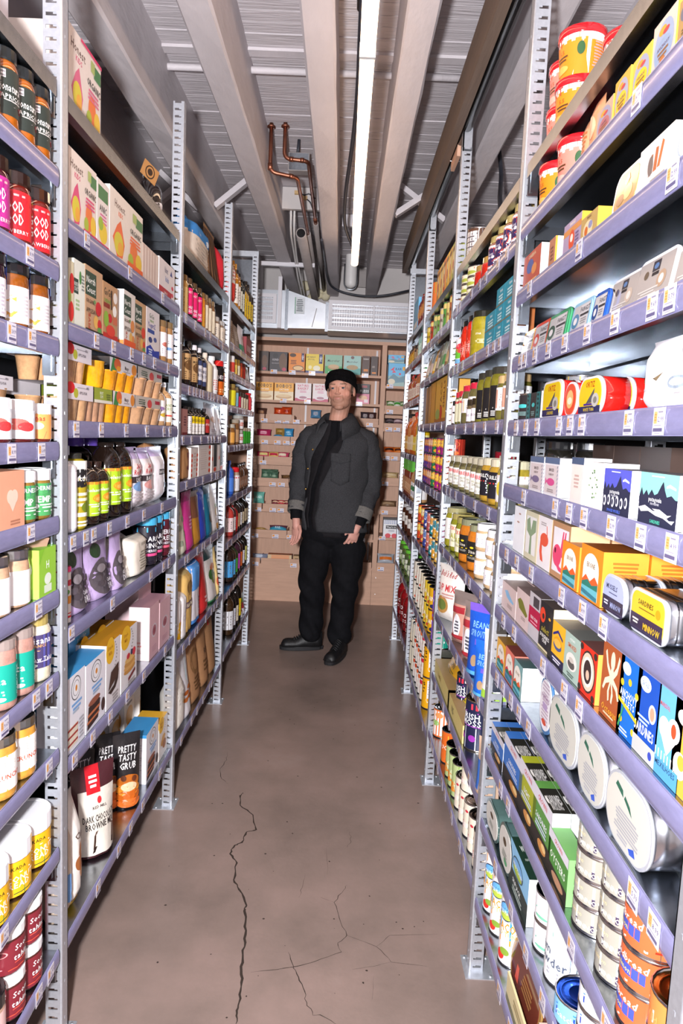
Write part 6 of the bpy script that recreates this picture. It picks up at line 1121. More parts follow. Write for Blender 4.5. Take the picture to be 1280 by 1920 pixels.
bx('B', 1, 297, 327, 'kids_drink_box', 'white kids drink box with a blue drop and red base', 494, .1, 'e8e0e0', None, None, [('t', .45, .78, .16, '3a3a6a', 'hint', .5), ('t', .5, .54, .16, '5a7ab8', 'kids', .5), ('p', [.76, .88, .68, .72, .84, .72], '2c3a8a'), ('r', 0, 0, .78, .24, 'b81c28'), ('e', .84, .4, .07, .06, 'd83c50'), ('e', .84, .2, .07, .06, 'd83c50'), ('t', .4, .12, .08, 'f0e0e0', 'CHERRY', .5)])
T_NC = lambda fr, base: [('r', .0, .56, .62, .92, '33493a'), ('t', .31, .8, .1, 'f0f0e8', 'North', .5, .1), ('t', .31, .66, .1, 'f0f0e8', 'Coast', .5, .1), ('t', .3, .48, .06, '5a4030', 'ORGANIC', .5), ('e', .52, .5, .06, .03, '6a9a5a'), ('t', .4, .34, .07, '4a3a2c', 'APPLESAUCE', .7), ('e', .74, .42, .17, .11, fr), ('e', .6, .2, .14, .1, 'e0b05a'), ('e', .8, .18, .12, .08, fr), ('e', .8, .08, .12, .06, '5a9a4a'), ('r', 0, 0, 1, .06, base), ('T', .2, .18, .12, 'b84a30', 'FIVE', .25)]
bx('B', 2, 124, 139, 'applesauce_carton', 'half-hidden carton with red apples beside the near post', 488, .1, 'd8cfae', None, None, [('e', .7, .66, .3, .16, 'd02a2c'), ('e', .6, .22, .34, .16, 'd8302c'), ('e', .4, .44, .2, .1, 'a8c05a')])
bx('B', 2, 138, 159, 'applesauce_carton', 'pale sage applesauce carton', 490, .1, 'e4e6da', None, None, [('r', .0, .5, .4, .72, '2c443a'), ('t', .2, .64, .06, 'e8ece4', 'NORTH', .36), ('t', .2, .57, .06, 'e8ece4', 'COAST', .36), ('e', .56, .76, .1, .1, '4a8a44'), ('l', .8, .8, .3, 5, .05, '8a8e88'), ('l', .3, .4, .4, 3, .06, 'a8c090'), ('r', 0, 0, 1, .05, 'c8cec0')])
bx('B', 2, 159, 192, 'applesauce_carton', 'kraft applesauce carton with a dark base, largest of the row', 505, .1, 'c09a78', None, None, T_NC('c8242c', '2c241c'), side=[('p', [.2, .5, .6, .9, .9, .9, .9, .4], '2f6a4a')])
bx('B', 2, 192, 220, 'applesauce_carton', 'kraft carton with the word GoGo and a red base', 534, .1, 'b98e66', None, None, [('t', .32, .84, .13, '3f3a2a', 'GoGo', .5), ('t', .34, .7, .1, '6a9a3a', 'squeez', .5), ('r', .05, .56, .45, .64, '8a2c20'), ('e', .82, .8, .14, .1, 'ece4dc'), ('e', .78, .56, .14, .1, 'f0ece4'), ('e', .46, .4, .14, .08, 'c8202c'), ('r', .66, .32, .96, .46, 'c86a4a'), ('e', .2, .36, .16, .14, '8ab03c'), ('r', 0, 0, 1, .12, 'c02c24'), ('e', .5, .18, .3, .1, 'd84030'), ('r', .5, .56, .58, .9, '3a2820')])
bx('B', 2, 231, 253, 'applesauce_carton', 'light carton with peach halves and an orange base', 549, .13, 'e0d8d0', 'fbf8f4', None, T_NC('d88a4a', 'd8542c')+[('r', 0, 0, 1, .14, 'e05a2c')], side=[('r', 0, 0, 1, .12, 'f0823c'), ('l', .5, .96, .6, 1, .03, 'd8d4d0')])
bx('B', 2, 252, 273, 'applesauce_carton', 'kraft carton with red strawberries and a green leaf', 567, .1, 'c29a70', None, None, T_NC('d8402c', 'b87a4a'), side=[('p', [.2, .5, .6, .9, .9, .9, .9, .4], '2f6a4a')])
bx('B', 2, 273, 298, 'yogurt_pouch_carton', 'white carton with deep blue waves and blueberries', 582, .1, 'e6dede', None, None, [('t', .4, .86, .1, '3f5a3a', 'GoGo', .6), ('t', .4, .77, .07, '6a9a3a', 'squeez', .6), ('t', .4, .67, .1, '4a4a9a', 'YogurtZ', .66), ('r', .1, .5, .6, .58, '2c4a9a'), ('e', .3, .36, .14, .06, '2c3a7a'), ('e', .66, .4, .12, .05, '4a5a9a'), ('p', [0, 0, 0, .18, .3, .26, .6, .16, 1, .2, 1, 0], '1c3aa8'), ('l', .3, .16, .3, 3, .05, 'd8e0f4')])
jr('B', 2, 297, 313, 'applesauce_jar', 'brown applesauce jar with a white label, nearer one of the pair', 598, 'a87c50', [('e', .6, .5, .14, .1, 'c86a5a'), ('l', .4, .3, .5, 3, .08, 'a8a0a8')], lid='7a6244', lc='eee8ea', lz=(.16, .72), w=.075, neck=.94)
jr('B', 2, 313, 327, 'applesauce_jar', 'brown applesauce jar with a white label, farther one beside the post', 604, 'a87c50', [('e', .4, .4, .16, .06, '6a9ad0'), ('l', .5, .7, .5, 2, .08, 'a8a0a8')], lid='7a6244', lc='eee8ea', lz=(.16, .72), w=.075, neck=.94)
def cups(u0, u1, cup, slv, lab, el, n=3, lift=0.0, inset=.014):
    s, b0, b1, zs = BAYS['B']; z = zs[3]+.0006+lift; Xf = XL-inset
    ya, yb = along(u0, Xf, z), along(u1, Xf, z); P, d, hh = CUPS((yb-ya)*.98, .0905, .14, cup, slv, el, n)
    spawn(P, 'fruit_cup_pack', (Xf, (ya+yb)/2, z), PI/2, lab, 'cup pack')
T_MAN = [('p', [.02, 0, .1, 1, .28, .9, .22, .0], '3f8a4a'), ('e', .26, .6, .12, .42, 'e06a3c'), ('e', .3, .3, .08, .2, 'f0a02c'), ('t', .6, .5, .28, '6a5a5a', 'Mango', .36), ('l', .6, .2, .3, 1, .12, 'a8a0a4'), ('e', .88, .5, .1, .44, 'e8923c')]
T_GRY = [('l', .25, .7, .3, 3, .16, '5a6a5a'), ('t', .32, .4, .2, '5a6a50', 'APPLE', .3), ('e', .54, .45, .09, .36, 'd84848'), ('r', .76, .5, .96, .8, 'b82c44'), ('e', .3, .12, .1, .12, '3a342c')]
T_GRN = [('t', .4, .66, .2, 'f0f4e0', 'FRUIT', .4), ('t', .4, .42, .2, 'f0f4e0', 'CUPS', .4), ('r', 0, 0, 1, .2, 'ece8d8'), ('l', .78, .6, .26, 3, .14, '5a6a2c')]
cups(124, 177, 'c89a70', 'e4dce0', 'lower apple-pear sauce cup pack beside the near post', T_APP)
cups(178, 212, 'b88a6c', '9aa83c', 'olive green fruit cup pack on the lower row', T_GRN)
cups(213, 254, 'e89a18', 'e8e2e2', 'lower mango cup pack with orange cups', T_MAN)
cups(254, 302, 'd0a078', 'ccc2b8', 'lower grey-sleeved fruit cup pack', T_GRY)
cups(124, 174, 'c89a70', 'e4dce0', 'upper apple-pear sauce cup pack beside the near post', T_APP, lift=.091, inset=.02)
cups(207, 258, 'e89a18', 'e8e2e2', 'upper mango cup pack set askew on the row below', T_MAN, lift=.091, inset=.02)
cups(259, 305, 'd0a078', 'ccc2b8', 'upper grey-sleeved fruit cup pack', T_GRY, lift=.091, inset=.02)
gl = MB('e8a41c'); gl.lathe([(0, 0), (.03, 0), (.034, .006), (.042, .07), (.044, .072), (0, .072)], 20); tag(gl.build('loose_fruit_cup', 'glass', None, (XL-.07, along(193, XL-.03, 1.6), 1.5972)), 'single loose yellow fruit cup between the upper packs', 'cup')
bt('B', 3, 300, 310, 'lemonade_bottle', 'slim juice bottle with a floral label and dark cap', .15, 'b89068', [('e', .4, .6, .2, .1, '8a6a9a'), ('e', .6, .3, .2, .1, 'c8a83c')], cap='2c2428', lc='e8e0dc', lz=(.12, .6), w=.06)
bt('B', 3, 310, 325, 'lemonade_bottle', 'juice bottle with a white cap and cream label', .16, 'c89a6c', [('t', .5, .7, .12, '8aa06a', 'SANTA', .7), ('t', .5, .55, .12, '8aa06a', 'CRUZ', .6), ('r', 0, .24, 1, .3, 'd84a3c')], cap='f0eeee', lc='f0e8d8', lz=(.1, .64), w=.07)
bt('B', 4, 124, 146, 'spray_bottle', 'glossy white bottle beside the near post', 836, 'eceaf0', [('e', .7, .5, .1, .2, 'd8ecc8')], cap='c8d0e0', lc='f2f0f4', lz=(.05, .7), w=.07, m='gloss', shoulder=.72, capr=.5)
bt('B', 4, 146, 164, 'oil_spray_can', 'olive and white spray can with a black disc', 850, 'a89422', [('r', 0, .74, 1, 1, 'eceae4'), ('e', .55, .74, .3, .14, '1e1c1e'), ('t', .55, .74, .08, 'f0ece8', 'Spectrum', .5), ('l', .6, .5, .5, 3, .08, 'ece8c8'), ('e', .7, .3, .16, .08, '6a7a1c'), ('r', 0, .16, 1, .22, 'f0ece0'), ('l', .6, .08, .5, 2, .05, 'f0ecd8')], cap='2a2a24', lc='a89422', lz=(.03, .9), w=.065, m='gloss', shoulder=.88, neckz=.93, capr=.6, caph=.07)
T_WH = [('r', .3, .92, 1, 1, 'f08a2c'), ('t', .5, .76, .1, 'fbfdf4', 'Wholesome', .8, .1), ('e', .66, .52, .2, .12, 'f0942c'), ('e', .66, .5, .12, .06, 'f8b85a'), ('l', .6, .34, .5, 2, .06, 'f4fae0'), ('e', .72, .18, .1, .05, 'e8f0d8'), ('l', .6, .08, .4, 1, .04, 'f4fae0')]
bt('B', 4, 164, 188, 'agave_bottle', 'small dark agave bottle with a lime label, nearer of the two', 866, '241812', T_WH, cap='2a1a14', lc='a8cc2c', lz=(.14, .68), w=.07, shoulder=.72, neckz=.9, capr=.45, caph=.08)
bt('B', 4, 188, 205, 'agave_bottle', 'small dark agave bottle with a lime label, farther of the two', 866, '241812', T_WH, cap='2a1a14', lc='a8cc2c', lz=(.14, .68), w=.07, shoulder=.72, neckz=.9, capr=.45, caph=.08)
bt('B', 4, 203, 228, 'agave_bottle', 'tall dark agave bottle with a lime label, nearer of the two', .212, '1c120e', T_WH, cap='1c1512', lc='a8cc2c', lz=(.17, .66), w=.085, shoulder=.7, neckz=.93, capr=.5, caph=.05)
bt('B', 4, 228, 248, 'agave_bottle', 'tall dark agave bottle with a lime label, beside the lavender bags', .212, '1c120e', T_WH, cap='1c1512', lc='a8cc2c', lz=(.17, .66), w=.085, shoulder=.7, neckz=.93, capr=.5, caph=.05)
bt('B', 4, 150, 200, 'molasses_jug', 'big dark jug standing behind the agave bottles', .22, '17110e', cap='7a5ad0', n=2, inset=.11, w=.1, shoulder=.75, neckz=.88, capr=.5)
T_BOB = lambda c, k: [('r', 0, .82, 1, 1, 'c8b4dc'), ('e', .4, .66, .22, .1, 'f0dcd8'), ('t', .5, .7, .07, 'b82c38', "Bob's", .5, .2), ('t', .5, .61, .08, 'c02c38', 'Red Mill', .6, .2), ('r', .1, .44, .95, .54, '3a3034'), ('t', .5, .49, .07, 'f0ecec', k, .7), ('e', .5, .38, .3, .08, c), ('l', .5, .26, .6, 4, .05, 'c8bcc0')]
bg('B', 4, 247, 272, 'sugar_bag', 'lavender bag with a blue smear lettered light', 839, .07, 'ece4ea', T_BOB('7aa0d0', 'LIGHT'), t='c8b4dc', kind='pillow', m='foil', seal=.16)
bg('B', 4, 268, 292, 'sugar_bag', 'lavender bag with a rose smear lettered baking', 840, .07, 'ece2e4', T_BOB('e0a09a', 'BAKING'), t='c8b4dc', seal=.16)
bg('B', 4, 290, 317, 'sugar_bag', 'lavender bag with a plain white belly beside the kraft bag', 838, .07, 'f0eaee', [('r', .3, .5, .6, .6, '3a3034'), ('t', .45, .55, .06, 'f0ecec', 'XANTHAN', .3), ('e', .7, .3, .1, .05, '8ac0d8')], t='c8b4dc', seal=.16)
bg('B', 4, 300, 322, 'kraft_bag', 'brown kraft bag with a red mark behind the lavender bags', .2, .08, 'a87850', [('p', [.5, .4, .56, .7, .7, .4, .64, .4, .56, .6, .54, .4], '7a2c34')], m='paper', inset=.09, kind='brick')
bt('B', 5, 122, 134, 'crispbread_tube', 'white tube with a pink cap and red stripe beside the post', 1064, 'ece6de', [('e', .6, .8, .2, .06, 'c83c4a'), ('e', .4, .62, .2, .06, '6aa05a'), ('e', .6, .46, .26, .08, 'e0923c'), ('r', 0, .1, 1, .14, 'd82c34'), ('r', 0, .18, 1, .2, 'd82c34')], cap='e83c78', lc='ece6de', lz=(.02, .9), w=.05, shoulder=.9, neckz=.93, capr=1.0, caph=.07, m='gloss')
T_PRU = [('e', .36, .8, .2, .12, '2f4a30'), ('e', .5, .36, .42, .3, '5f565c')]+[('e', .5+.3*math.cos(k*2.4)*math.sqrt(k/18), .36+.21*math.sin(k*2.4)*math.sqrt(k/18), .09, .05, ('4a4248', '6a6268', '544c52')[k % 3]) for k in range(18)]+[('e', .34, .52, .14, .07, '8a8288'), ('t', .62, .3, .06, 'f0ecf4', 'California', .5), ('t', .62, .2, .09, 'f4f0f8', 'DRIED', .5)]
bg('B', 5, 133, 179, 'prune_pouch', 'large lilac dried prune pouch beside the striped tube', 1022, .07, 'c0a8d4', T_PRU, kind='stand', m='foil', inset=.02)
bg('B', 5, 178, 221, 'prune_pouch', 'lilac dried prune pouch in the middle of the shelf', 1008, .07, 'c0a8d4', T_PRU, kind='stand', m='foil', inset=.02)
bg('B', 5, 219, 240, 'prune_pouch', 'narrow lilac prune pouch tucked before the paper bags', .17, .05, 'c0a8d4', T_PRU[1:], kind='stand', m='foil', inset=.012)
bg('B', 5, 216, 250, 'paper_flour_bag', 'crumpled white paper bag behind the narrow prune pouch', 1006, .08, 'ece2d8', [('l', .5, .8, .6, 2, .1, 'd0c4b8')], m='paper', kind='brick', inset=.06)
bg('B', 5, 249, 280, 'paper_flour_bag', 'square white paper bag with grey lettering beside the blue lids', 1005, .07, 'ebe2d4', [('t', .6, .8, .08, '8a8478', 'FLOUR', .5), ('l', .6, .6, .5, 7, .07, 'a09888')], m='paper', kind='brick')
T_BING = lambda a, b_, c: [('t', .5, .66, .15, 'f0eef2', a, .4), ('t', .5, .46, .15, 'f0eef2', b_, .4), ('t', .5, .3, .08, 'e0dce4', 'CHERRIES', .4), ('r', .3, .14, .7, .22, c), ('r', 0, .86, 1, 1, '4ab0e0')]
jr('B', 5, 279, 295, 'cherry_jar', 'dark cherry jar with a sky blue lid, nearest of three', .165, '26202c', T_BING('DARK', 'BING', 'e0508a'), lid='4ab0dc', lidh=.022, lc='221e2a', lz=(.1, .8), w=.08, neck=.93)
jr('B', 5, 294, 305, 'cherry_jar', 'dark cherry jar with a sky blue lid, middle of three', .165, '26202c', T_BING('DARK', 'BING', 'e0508a'), lid='4ab0dc', lidh=.022, lc='221e2a', lz=(.1, .8), w=.08, neck=.93)
jr('B', 5, 304, 321, 'cherry_jar', 'red cherry jar with a sky blue lid beside the post', .165, '5a1c28', T_BING('MERRY', 'RED', 'e0607a'), lid='4ab0dc', lidh=.022, lc='501a26', lz=(.1, .8), w=.08, neck=.93)
RING = lambda cu, cv, r: [('e', cu, cv, r, r*.62, '5a5a60'), ('e', cu, cv, r*.9, r*.56, 'f0eef2'), ('e', cu, cv, r*.66, r*.4, '6a6a70'), ('e', cu, cv, r*.6, r*.37, 'f0eef2'), ('e', cu, cv, r*.2, r*.16, 'd88a2c')]
T_KA = lambda cake: RING(.52, .8, .26)+[('l', .55, .6, .6, 2, .06, '7aa8dc'), ('l', .5, .5, .5, 1, .05, 'a8b8cc')]+cake
CAKE1 = [('r', .0, .06, .6, .34, 'e8dcc8'), ('r', 0, .1, .6, .13, 'a83c34'), ('r', 0, .2, .6, .23, 'a83c34'), ('r', 0, .3, .6, .33, 'a83c34'), ('l', .78, .34, .3, 6, .05, 'b0b0b8')]
CAKE2 = [('p', [.05, .04, .6, .08, .72, .34, .5, .4, .12, .36], '3a2622'), ('p', [.05, .12, .66, .14, .68, .17, .05, .16], 'c8744a'), ('p', [.07, .22, .69, .23, .7, .27, .08, .26], 'c8744a'), ('e', .4, .4, .3, .05, '9a5a44'), ('e', .86, .2, .1, .1, '4a3430')]
bx('B', 6, 123, 159, 'cake_mix_box', 'white and blue cake mix box with a red layer cake, beside the near post', 1262, .07, 'eceaf0', 'f2f0f6', '3f94d0', T_KA(CAKE1), side=[('l', .5, .8, .6, 6, .08, 'c8c8d0')], inset=.01, stack=1)
bx('B', 6, 160, 197, 'cake_mix_box', 'white and blue cake mix box with a chocolate layer cake', 1233, .07, 'ece9f0', 'fbf9fc', '3f94d0', T_KA(CAKE2), side=[('l', .5, .8, .6, 6, .08, 'dcdce4')], inset=.01)
bx('B', 6, 128, 168, 'blue_mix_box', 'blue box lying flat behind the cake mix boxes', .25, .1, '4aa4dc', '3c98d4', '4aa4dc', [('t', .6, .8, .06, 'e4f2fa', 'powder', .4), ('e', .6, .68, .03, .02, 'e4f2fa')], inset=.095)
T_SIM = lambda low: [('e', .28, .88, .3, .2, 'f0bc2c'), ('t', .28, .93, .06, 'b87a18', 'Simple', .44), ('t', .28, .84, .06, 'b87a18', 'Mills', .4)]+[('e', .62+.1*math.sin(k*.5), .95-.05*k, .02, .012, '4a3428') for k in range(8)]+low
LOWB = [('p', [.1, .26, .5, .3, .86, .5, .8, .34, .62, .24, .3, .2], '3a2822'), ('p', [.12, .28, .3, .54, .84, .6, .8, .4], '4c342c'), ('l', .6, .16, .5, 3, .05, 'a8a0a0')]
LOWP = [('e', .5, .3, .36, .06, 'c89048'), ('e', .5, .36, .36, .06, 'dca860'), ('e', .5, .42, .34, .06, 'c8924c'), ('e', .52, .48, .32, .06, 'e0b46c'), ('e', .4, .54, .1, .05, 'c8303c'), ('e', .62, .56, .08, .05, '3a3a5a'), ('e', .76, .54, .1, .07, 'd83c48'), ('p', [.4, .16, .84, .24, .84, .18, .4, .1], '7a2c2c'), ('l', .6, .08, .5, 2, .04, 'a8a0a0')]
bx('B', 6, 198, 225, 'brownie_mix_box', 'white and gold mix box with a brownie picture', 1200, .07, 'e4dee0', 'f0ecf0', 'c88c24', T_SIM(LOWB), inset=.01, back=1)
bx('B', 6, 226, 256, 'pancake_mix_box', 'white and gold mix box with a pancake picture', 1177, .07, 'e8e4e6', 'fbf6f0', 'c88c24', T_SIM(LOWP), inset=.01, back=1)
T_PNK = [('e', .5, .5, .28, .13, 'd8c8d0'), ('e', .5, .5, .2, .1, 'b0707c'), ('e', .5, .49, .1, .06, '9a505c'), ('l', .5, .2, .5, 3, .04, 'c89aa8')]
bx('B', 6, 279, 297, 'pink_mix_box', 'tall pale pink box with a white end and red lettering', 1132, .07, 'dcb0b8', 'f6e6e6', 'c094a0', T_PNK, side=[('t', .4, .34, .05, 'e05a50', 'miss', .5), ('t', .4, .28, .05, 'e05a50', 'jones', .5), ('l', .4, .2, .4, 3, .03, 'd8a8a8')], inset=.012)  # end colour paled to imitate flash glare on the camera side
bx('B', 6, 298, 318, 'pink_mix_box', 'tall pale pink box beside the far post', 1122, .08, 'dcb0b8', 'e8c4c8', 'c094a0', T_PNK, inset=.012)
bx('B', 6, 258, 282, 'pink_mix_box', 'pale pink box set back behind the pancake mix', .29, .12, 'dcb0b8', 'e8c8cc', 'b88c98', [], inset=.09, back=0)
bg('B', 7, 124, 140, 'oat_bag', 'tan and blue bag beside the near post on the bottom shelf', 1506, .09, 'c8b4a0', [('e', .4, .3, .3, .12, '6a94c8'), ('e', .6, .9, .3, .1, '8a6a1c')], kind='pillow', m='paper')
bg('B', 7, 138, 160, 'almond_bag', 'white bag with brown almonds and a yellow foot', 1490, .08, 'e8e0d8', [('e', .6, .5, .2, .07, 'a86a3c'), ('e', .5, .4, .22, .07, '9a5c30'), ('e', .66, .32, .2, .07, 'b87a48'), ('t', .5, .66, .06, '5a4a44', 'Chips', .5, .2), ('r', .2, 0, 1, .08, 'f0c01c')], kind='pillow', m='foil')
T_RM = [('r', .0, .0, 1, .04, '4a2228'), ('r', .12, .05, 1, .74, 'e0d8cc'), ('r', .3, .7, .62, 1.0, 'c81c28'), ('l', .46, .88, .2, 3, .05, 'f8e8e8'), ('e', .58, .62, .05, .04, 'c83038'), ('t', .58, .55, .03, '5a4a48', 'RED MILL', .4), ('t', .58, .44, .07, '2c2424', 'DARK CHOCOLATE', .8), ('t', .58, .36, .07, '2c2424', 'BROWNIE MIX', .7), ('p', [.36, .12, .9, .16, .94, .3, .4, .26], '4a342c'), ('p', [.34, .08, .88, .1, .9, .16, .38, .14], '2c1c18'), ('p', [.4, .26, .92, .3, .86, .33, .44, .3], '6a4c40')]
bg('B', 7, 156, 216, 'brownie_pouch', 'large maroon and cream dark chocolate brownie mix pouch', 1440, .09, '4a2228', T_RM, kind='stand', m='foil', inset=.035, rot=-.75, w=.135)
bg('B', 7, 140, 172, 'black_pouch', 'black pouch with white lettering behind the brownie pouch', .24, .06, '1e1c1e', [('t', .5, .86, .1, 'c8c4c8', 'PRETTY', .7, .2), ('t', .5, .74, .1, 'c8c4c8', 'STRONG', .7, .2), ('e', .5, .4, .3, .1, 'b8622c')], kind='stand', inset=.13, m='foil', rot=-.7, w=.11)
T_GY = [('t', .5, .8, .09, 'ece8e8', 'PRETTY', .66, .2), ('t', .5, .69, .09, 'ece8e8', 'TASTY', .66, .2), ('t', .5, .58, .09, 'ece8e8', 'GRUB', .6, .2), ('e', .5, .36, .42, .1, 'b8641e'), ('e', .5, .26, .44, .09, 'e08a2c'), ('e', .5, .17, .44, .09, 'c8621c'), ('e', .5, .3, .3, .06, 'e8c8a0'), ('e', .5, .08, .46, .06, 'e0702c'), ('e', .3, .42, .1, .04, '5a2c14'), ('e', .7, .4, .1, .04, '6a341c')]
bg('B', 7, 190, 224, 'pancake_pouch', 'black and orange pouch leaning behind the brownie pouch', 1382, .07, '232022', T_GY, kind='stand', inset=.085, m='foil', rot=-.9, w=.09)
bg('B', 7, 221, 264, 'pancake_pouch', 'front black and orange pancake pouch with a peaked top', 1380, .07, '232022', T_GY, kind='stand', inset=.03, m='foil', rot=-.95, w=.092)
bx('B', 7, 273, 296, 'cake_mix_box', 'white and blue cake mix box on the bottom shelf', 1362, .09, 'ece9f0', 'f8f6fa', '3f94d0', T_KA(CAKE2), side=[('l', .5, .84, .7, 14, .05, 'd8d8e0'), ('r', 0, .94, 1, 1, '3f94d0')], inset=.02)
T_SM2 = [('r', 0, .84, 1, 1, 'f0bc3c'), ('t', .5, .92, .07, 'b8801c', 'Simple', .6), ('t', .5, .86, .05, 'b8801c', 'Mills', .5), ('r', .1, .79, .8, .83, '5aa04a'), ('e', .5, .5, .34, .12, 'd8a860'), ('l', .5, .66, .6, 1, .04, '8a8484'), ('e', .5, .36, .3, .08, 'b87a3c')]
bx('B', 7, 297, 321, 'cookie_mix_box', 'white and yellow cookie mix box beside the far post', 1346, .1, 'ece6e2', 'f4ece4', 'e0ac34', T_SIM([('e', .4, .4, .22, .1, 'c8924c'), ('e', .6, .3, .2, .12, 'a86a34'), ('e', .5, .5, .2, .08, 'd8a860')]), inset=.02, side=T_SM2)
bx('B', 7, 262, 286, 'cookie_mix_box', 'white and yellow cookie mix box set back behind the blue-topped box', .31, .07, 'ece6e2', 'f0ece8', 'e0ac34', T_SM2, inset=.13, side=T_SM2)
bx('B', 7, 232, 256, 'cookie_mix_box', 'white and yellow cookie mix box set back behind the peaked pouch', .31, .07, 'ece6e2', 'f0ece8', 'e0ac34', T_SM2, inset=.15, side=T_SM2)
bx('B', 7, 204, 228, 'cookie_mix_box', 'white cookie mix box deep behind the leaning pouch', .28, .07, 'e8e4e4', 'f0ecec', 'e0ac34', T_SM2, inset=.17, side=T_SM2)

# ------------------------------------------------------------------ bay of syrups, vanilla and flours
T_FLR = [('r', 0, .62, 1, 1, '3f86cc'), ('t', .35, .7, .07, 'd8e8f8', '100', .3), ('e', .7, .68, .06, .05, 'd8e8f8'), ('l', .5, .55, .7, 9, .06, 'c8bcb0')]
bg('C', 0, 358, 398, 'flour_bag', 'blue-topped cream flour bag on the topmost shelf', .24, .13, 'dccfc2', T_FLR, t='3f86cc', seal=.36, kind='brick', m='paper', inset=.05)
bg('C', 0, 398, 417, 'woven_rice_bag', 'dark brown woven rice bag beside the blue-topped flour', .28, .1, '4a3428', [('r', .1*k, 0, .1*k+.04, .85, '7a5a40') for k in range(10)], kind='stand', m='paper', inset=.03, t='8a6a4c')
bg('C', 0, 415, 423, 'red_flour_bag', 'red and white bag behind the far post on the topmost shelf', .24, .1, 'b82430', [('r', .5, 0, 1, .9, 'e4e0e4')], kind='pillow', m='paper', inset=.03)
jr('C', 1, 344, 353, 'honey_jar', 'beige honey jar beside the near post', .16, 'b88a4a', [('l', .5, .8, .6, 8, .1, '8a6a3a')], lid='7a5a34', lc='c8a468', lz=(.08, .7), w=.075)
T_HOT = [('r', 0, .66, 1, 1, 'b01c3c'), ('p', [0, .5, 1, .74, 1, .6, 0, .36], 'e8a01c'), ('t', .5, .84, .1, 'f4d8d8', 'HOT', .4), ('t', .5, .26, .12, 'f8e0ec', 'HONEY', .5), ('l', .5, .14, .4, 2, .06, 'f0c8d8')]
jr('C', 1, 352, 379, 'hot_honey_jar', 'hot pink labelled honey jar with a brown lid', .165, '2a1814', T_HOT, n=3, lid='5a4430', lc='e0246c', lz=(.14, .76), w=.072)
jr('C', 1, 378, 385, 'amber_honey_jar', 'narrow amber honey jar between pink and purple labels', .16, 'c87a1c', [('l', .5, .6, .6, 4, .12, '8a4a14')], lid='7a5a34', lc='c88a2c', lz=(.1, .6), w=.06)
jr('C', 1, 384, 403, 'lavender_honey_jar', 'cream and purple labelled honey jar', .165, '8a6440', [('r', 0, .2, .45, 1, '7a4a8a'), ('e', .5, .4, .3, .34, 'e8dcc4')], n=3, lid='8a7458', lc='e4d8c0', lz=(.1, .72), w=.07)
jr('C', 1, 403, 428, 'nut_butter_jar', 'short cream labelled jar at the end of the honey shelf', .115, '6a4a34', [('l', .5, .7, .5, 4, .12, '4a4a5a')], n=3, lid='b8b4b0', lc='e4d8c8', lz=(.06, .72), w=.082)
jr('C', 1, 404, 412, 'yellow_lid_jar', 'jar with a yellow lid behind the short cream jars', .15, '8a8a84', lid='d8c81c', lidh=.04, lc='d8d8dc', lz=(.05, .5), inset=.12, w=.07)
jr('C', 1, 413, 424, 'green_lid_jar', 'jar with a green lid behind the short cream jars', .155, '6a7a74', lid='1c8a4a', lidh=.04, lc='dce4e8', lz=(.05, .5), inset=.12, w=.08)
bt('C', 2, 343, 371, 'maple_syrup_bottle', 'dark maple syrup bottle with a kraft label', .2, '1c1210', [('t', .55, .8, .1, '3a2a1c', 'MAPLE', .6), ('e', .6, .56, .2, .2, '6a4a2c'), ('l', .55, .3, .6, 4, .08, '7a5a38')], n=2, cap='2a2420', lc='c09868', lz=(.14, .66), w=.085, shoulder=.66)
bt('C', 2, 371, 387, 'maple_syrup_bottle', 'dark maple syrup bottle with a navy label and white cap', .195, '17100e', [('r', .2, .2, .7, .8, 'dcd8dc'), ('t', .45, .6, .14, '3a3a5a', 'PURE', .4), ('t', .45, .4, .14, '3a3a5a', 'SYRUP', .4)], n=2, cap='e4dce0', lc='3a4468', lz=(.12, .66), w=.075)
bt('C', 2, 387, 398, 'gold_label_bottle', 'cream bottle with an olive gold label', .19, 'd8c8b4', [('p', [.1, 0, .5, 0, .9, .9, .5, .9], '8a7040')], cap='e8d8c8', lc='d4c4a4', lz=(.05, .7), w=.075, m='gloss')
bt('C', 2, 397, 408, 'white_syrup_bottle', 'white plastic bottle with small red print', .19, 'eceaec', [('l', .6, .5, .4, 5, .1, 'd87a70')], cap='f4f2f4', lc='f0eeee', lz=(.1, .66), w=.08, m='gloss', capr=.55)
bt('C', 2, 408, 419, 'chocolate_syrup_bottle', 'black and orange syrup bottle with a red cap', .185, '1c1416', [('r', 0, 0, 1, .5, 'd8641c'), ('t', .5, .66, .14, 'ece4e8', 'BEST', .5), ('l', .5, .2, .4, 2, .08, 'f0c080')], cap='d82424', lc='1c1618', lz=(.06, .8), w=.08, m='gloss', capr=.9, shoulder=.84, caph=.14)
bt('C', 2, 418, 425, 'yellow_syrup_bottle', 'slim yellow and red bottle beside the far post', .16, 'e0a01c', [('r', 0, .6, 1, .9, 'c8241c')], cap='b8b4b8', lc='e8b01c', lz=(.06, .8), w=.06, m='gloss')
bx('C', 2, 374, 412, 'orange_tub_pack', 'orange and magenta pack behind the syrup bottles', .215, .1, 'e05a1c', None, None, [('r', 0, .55, 1, .75, 'c8246c'), ('r', .3, .8, .5, .9, 'dce4ec')], inset=.14, cat='pack')
bx('C', 3, 341, 351, 'vanilla_box', 'pink and brown slim box beside the near post', .105, .05, 'b8807c', None, None, [('r', 0, 0, 1, .12, '7a2428'), ('l', .5, .7, .5, 4, .1, '6a3a44')])
bt('C', 3, 350, 360, 'vanilla_bottle', 'dark vanilla bottle with a wide white label', .12, '1c1214', [('l', .5, .7, .6, 5, .12, 'a8a0a4')], cap='2a2224', lc='f2f0f0', lz=(.06, .66), w=.07)
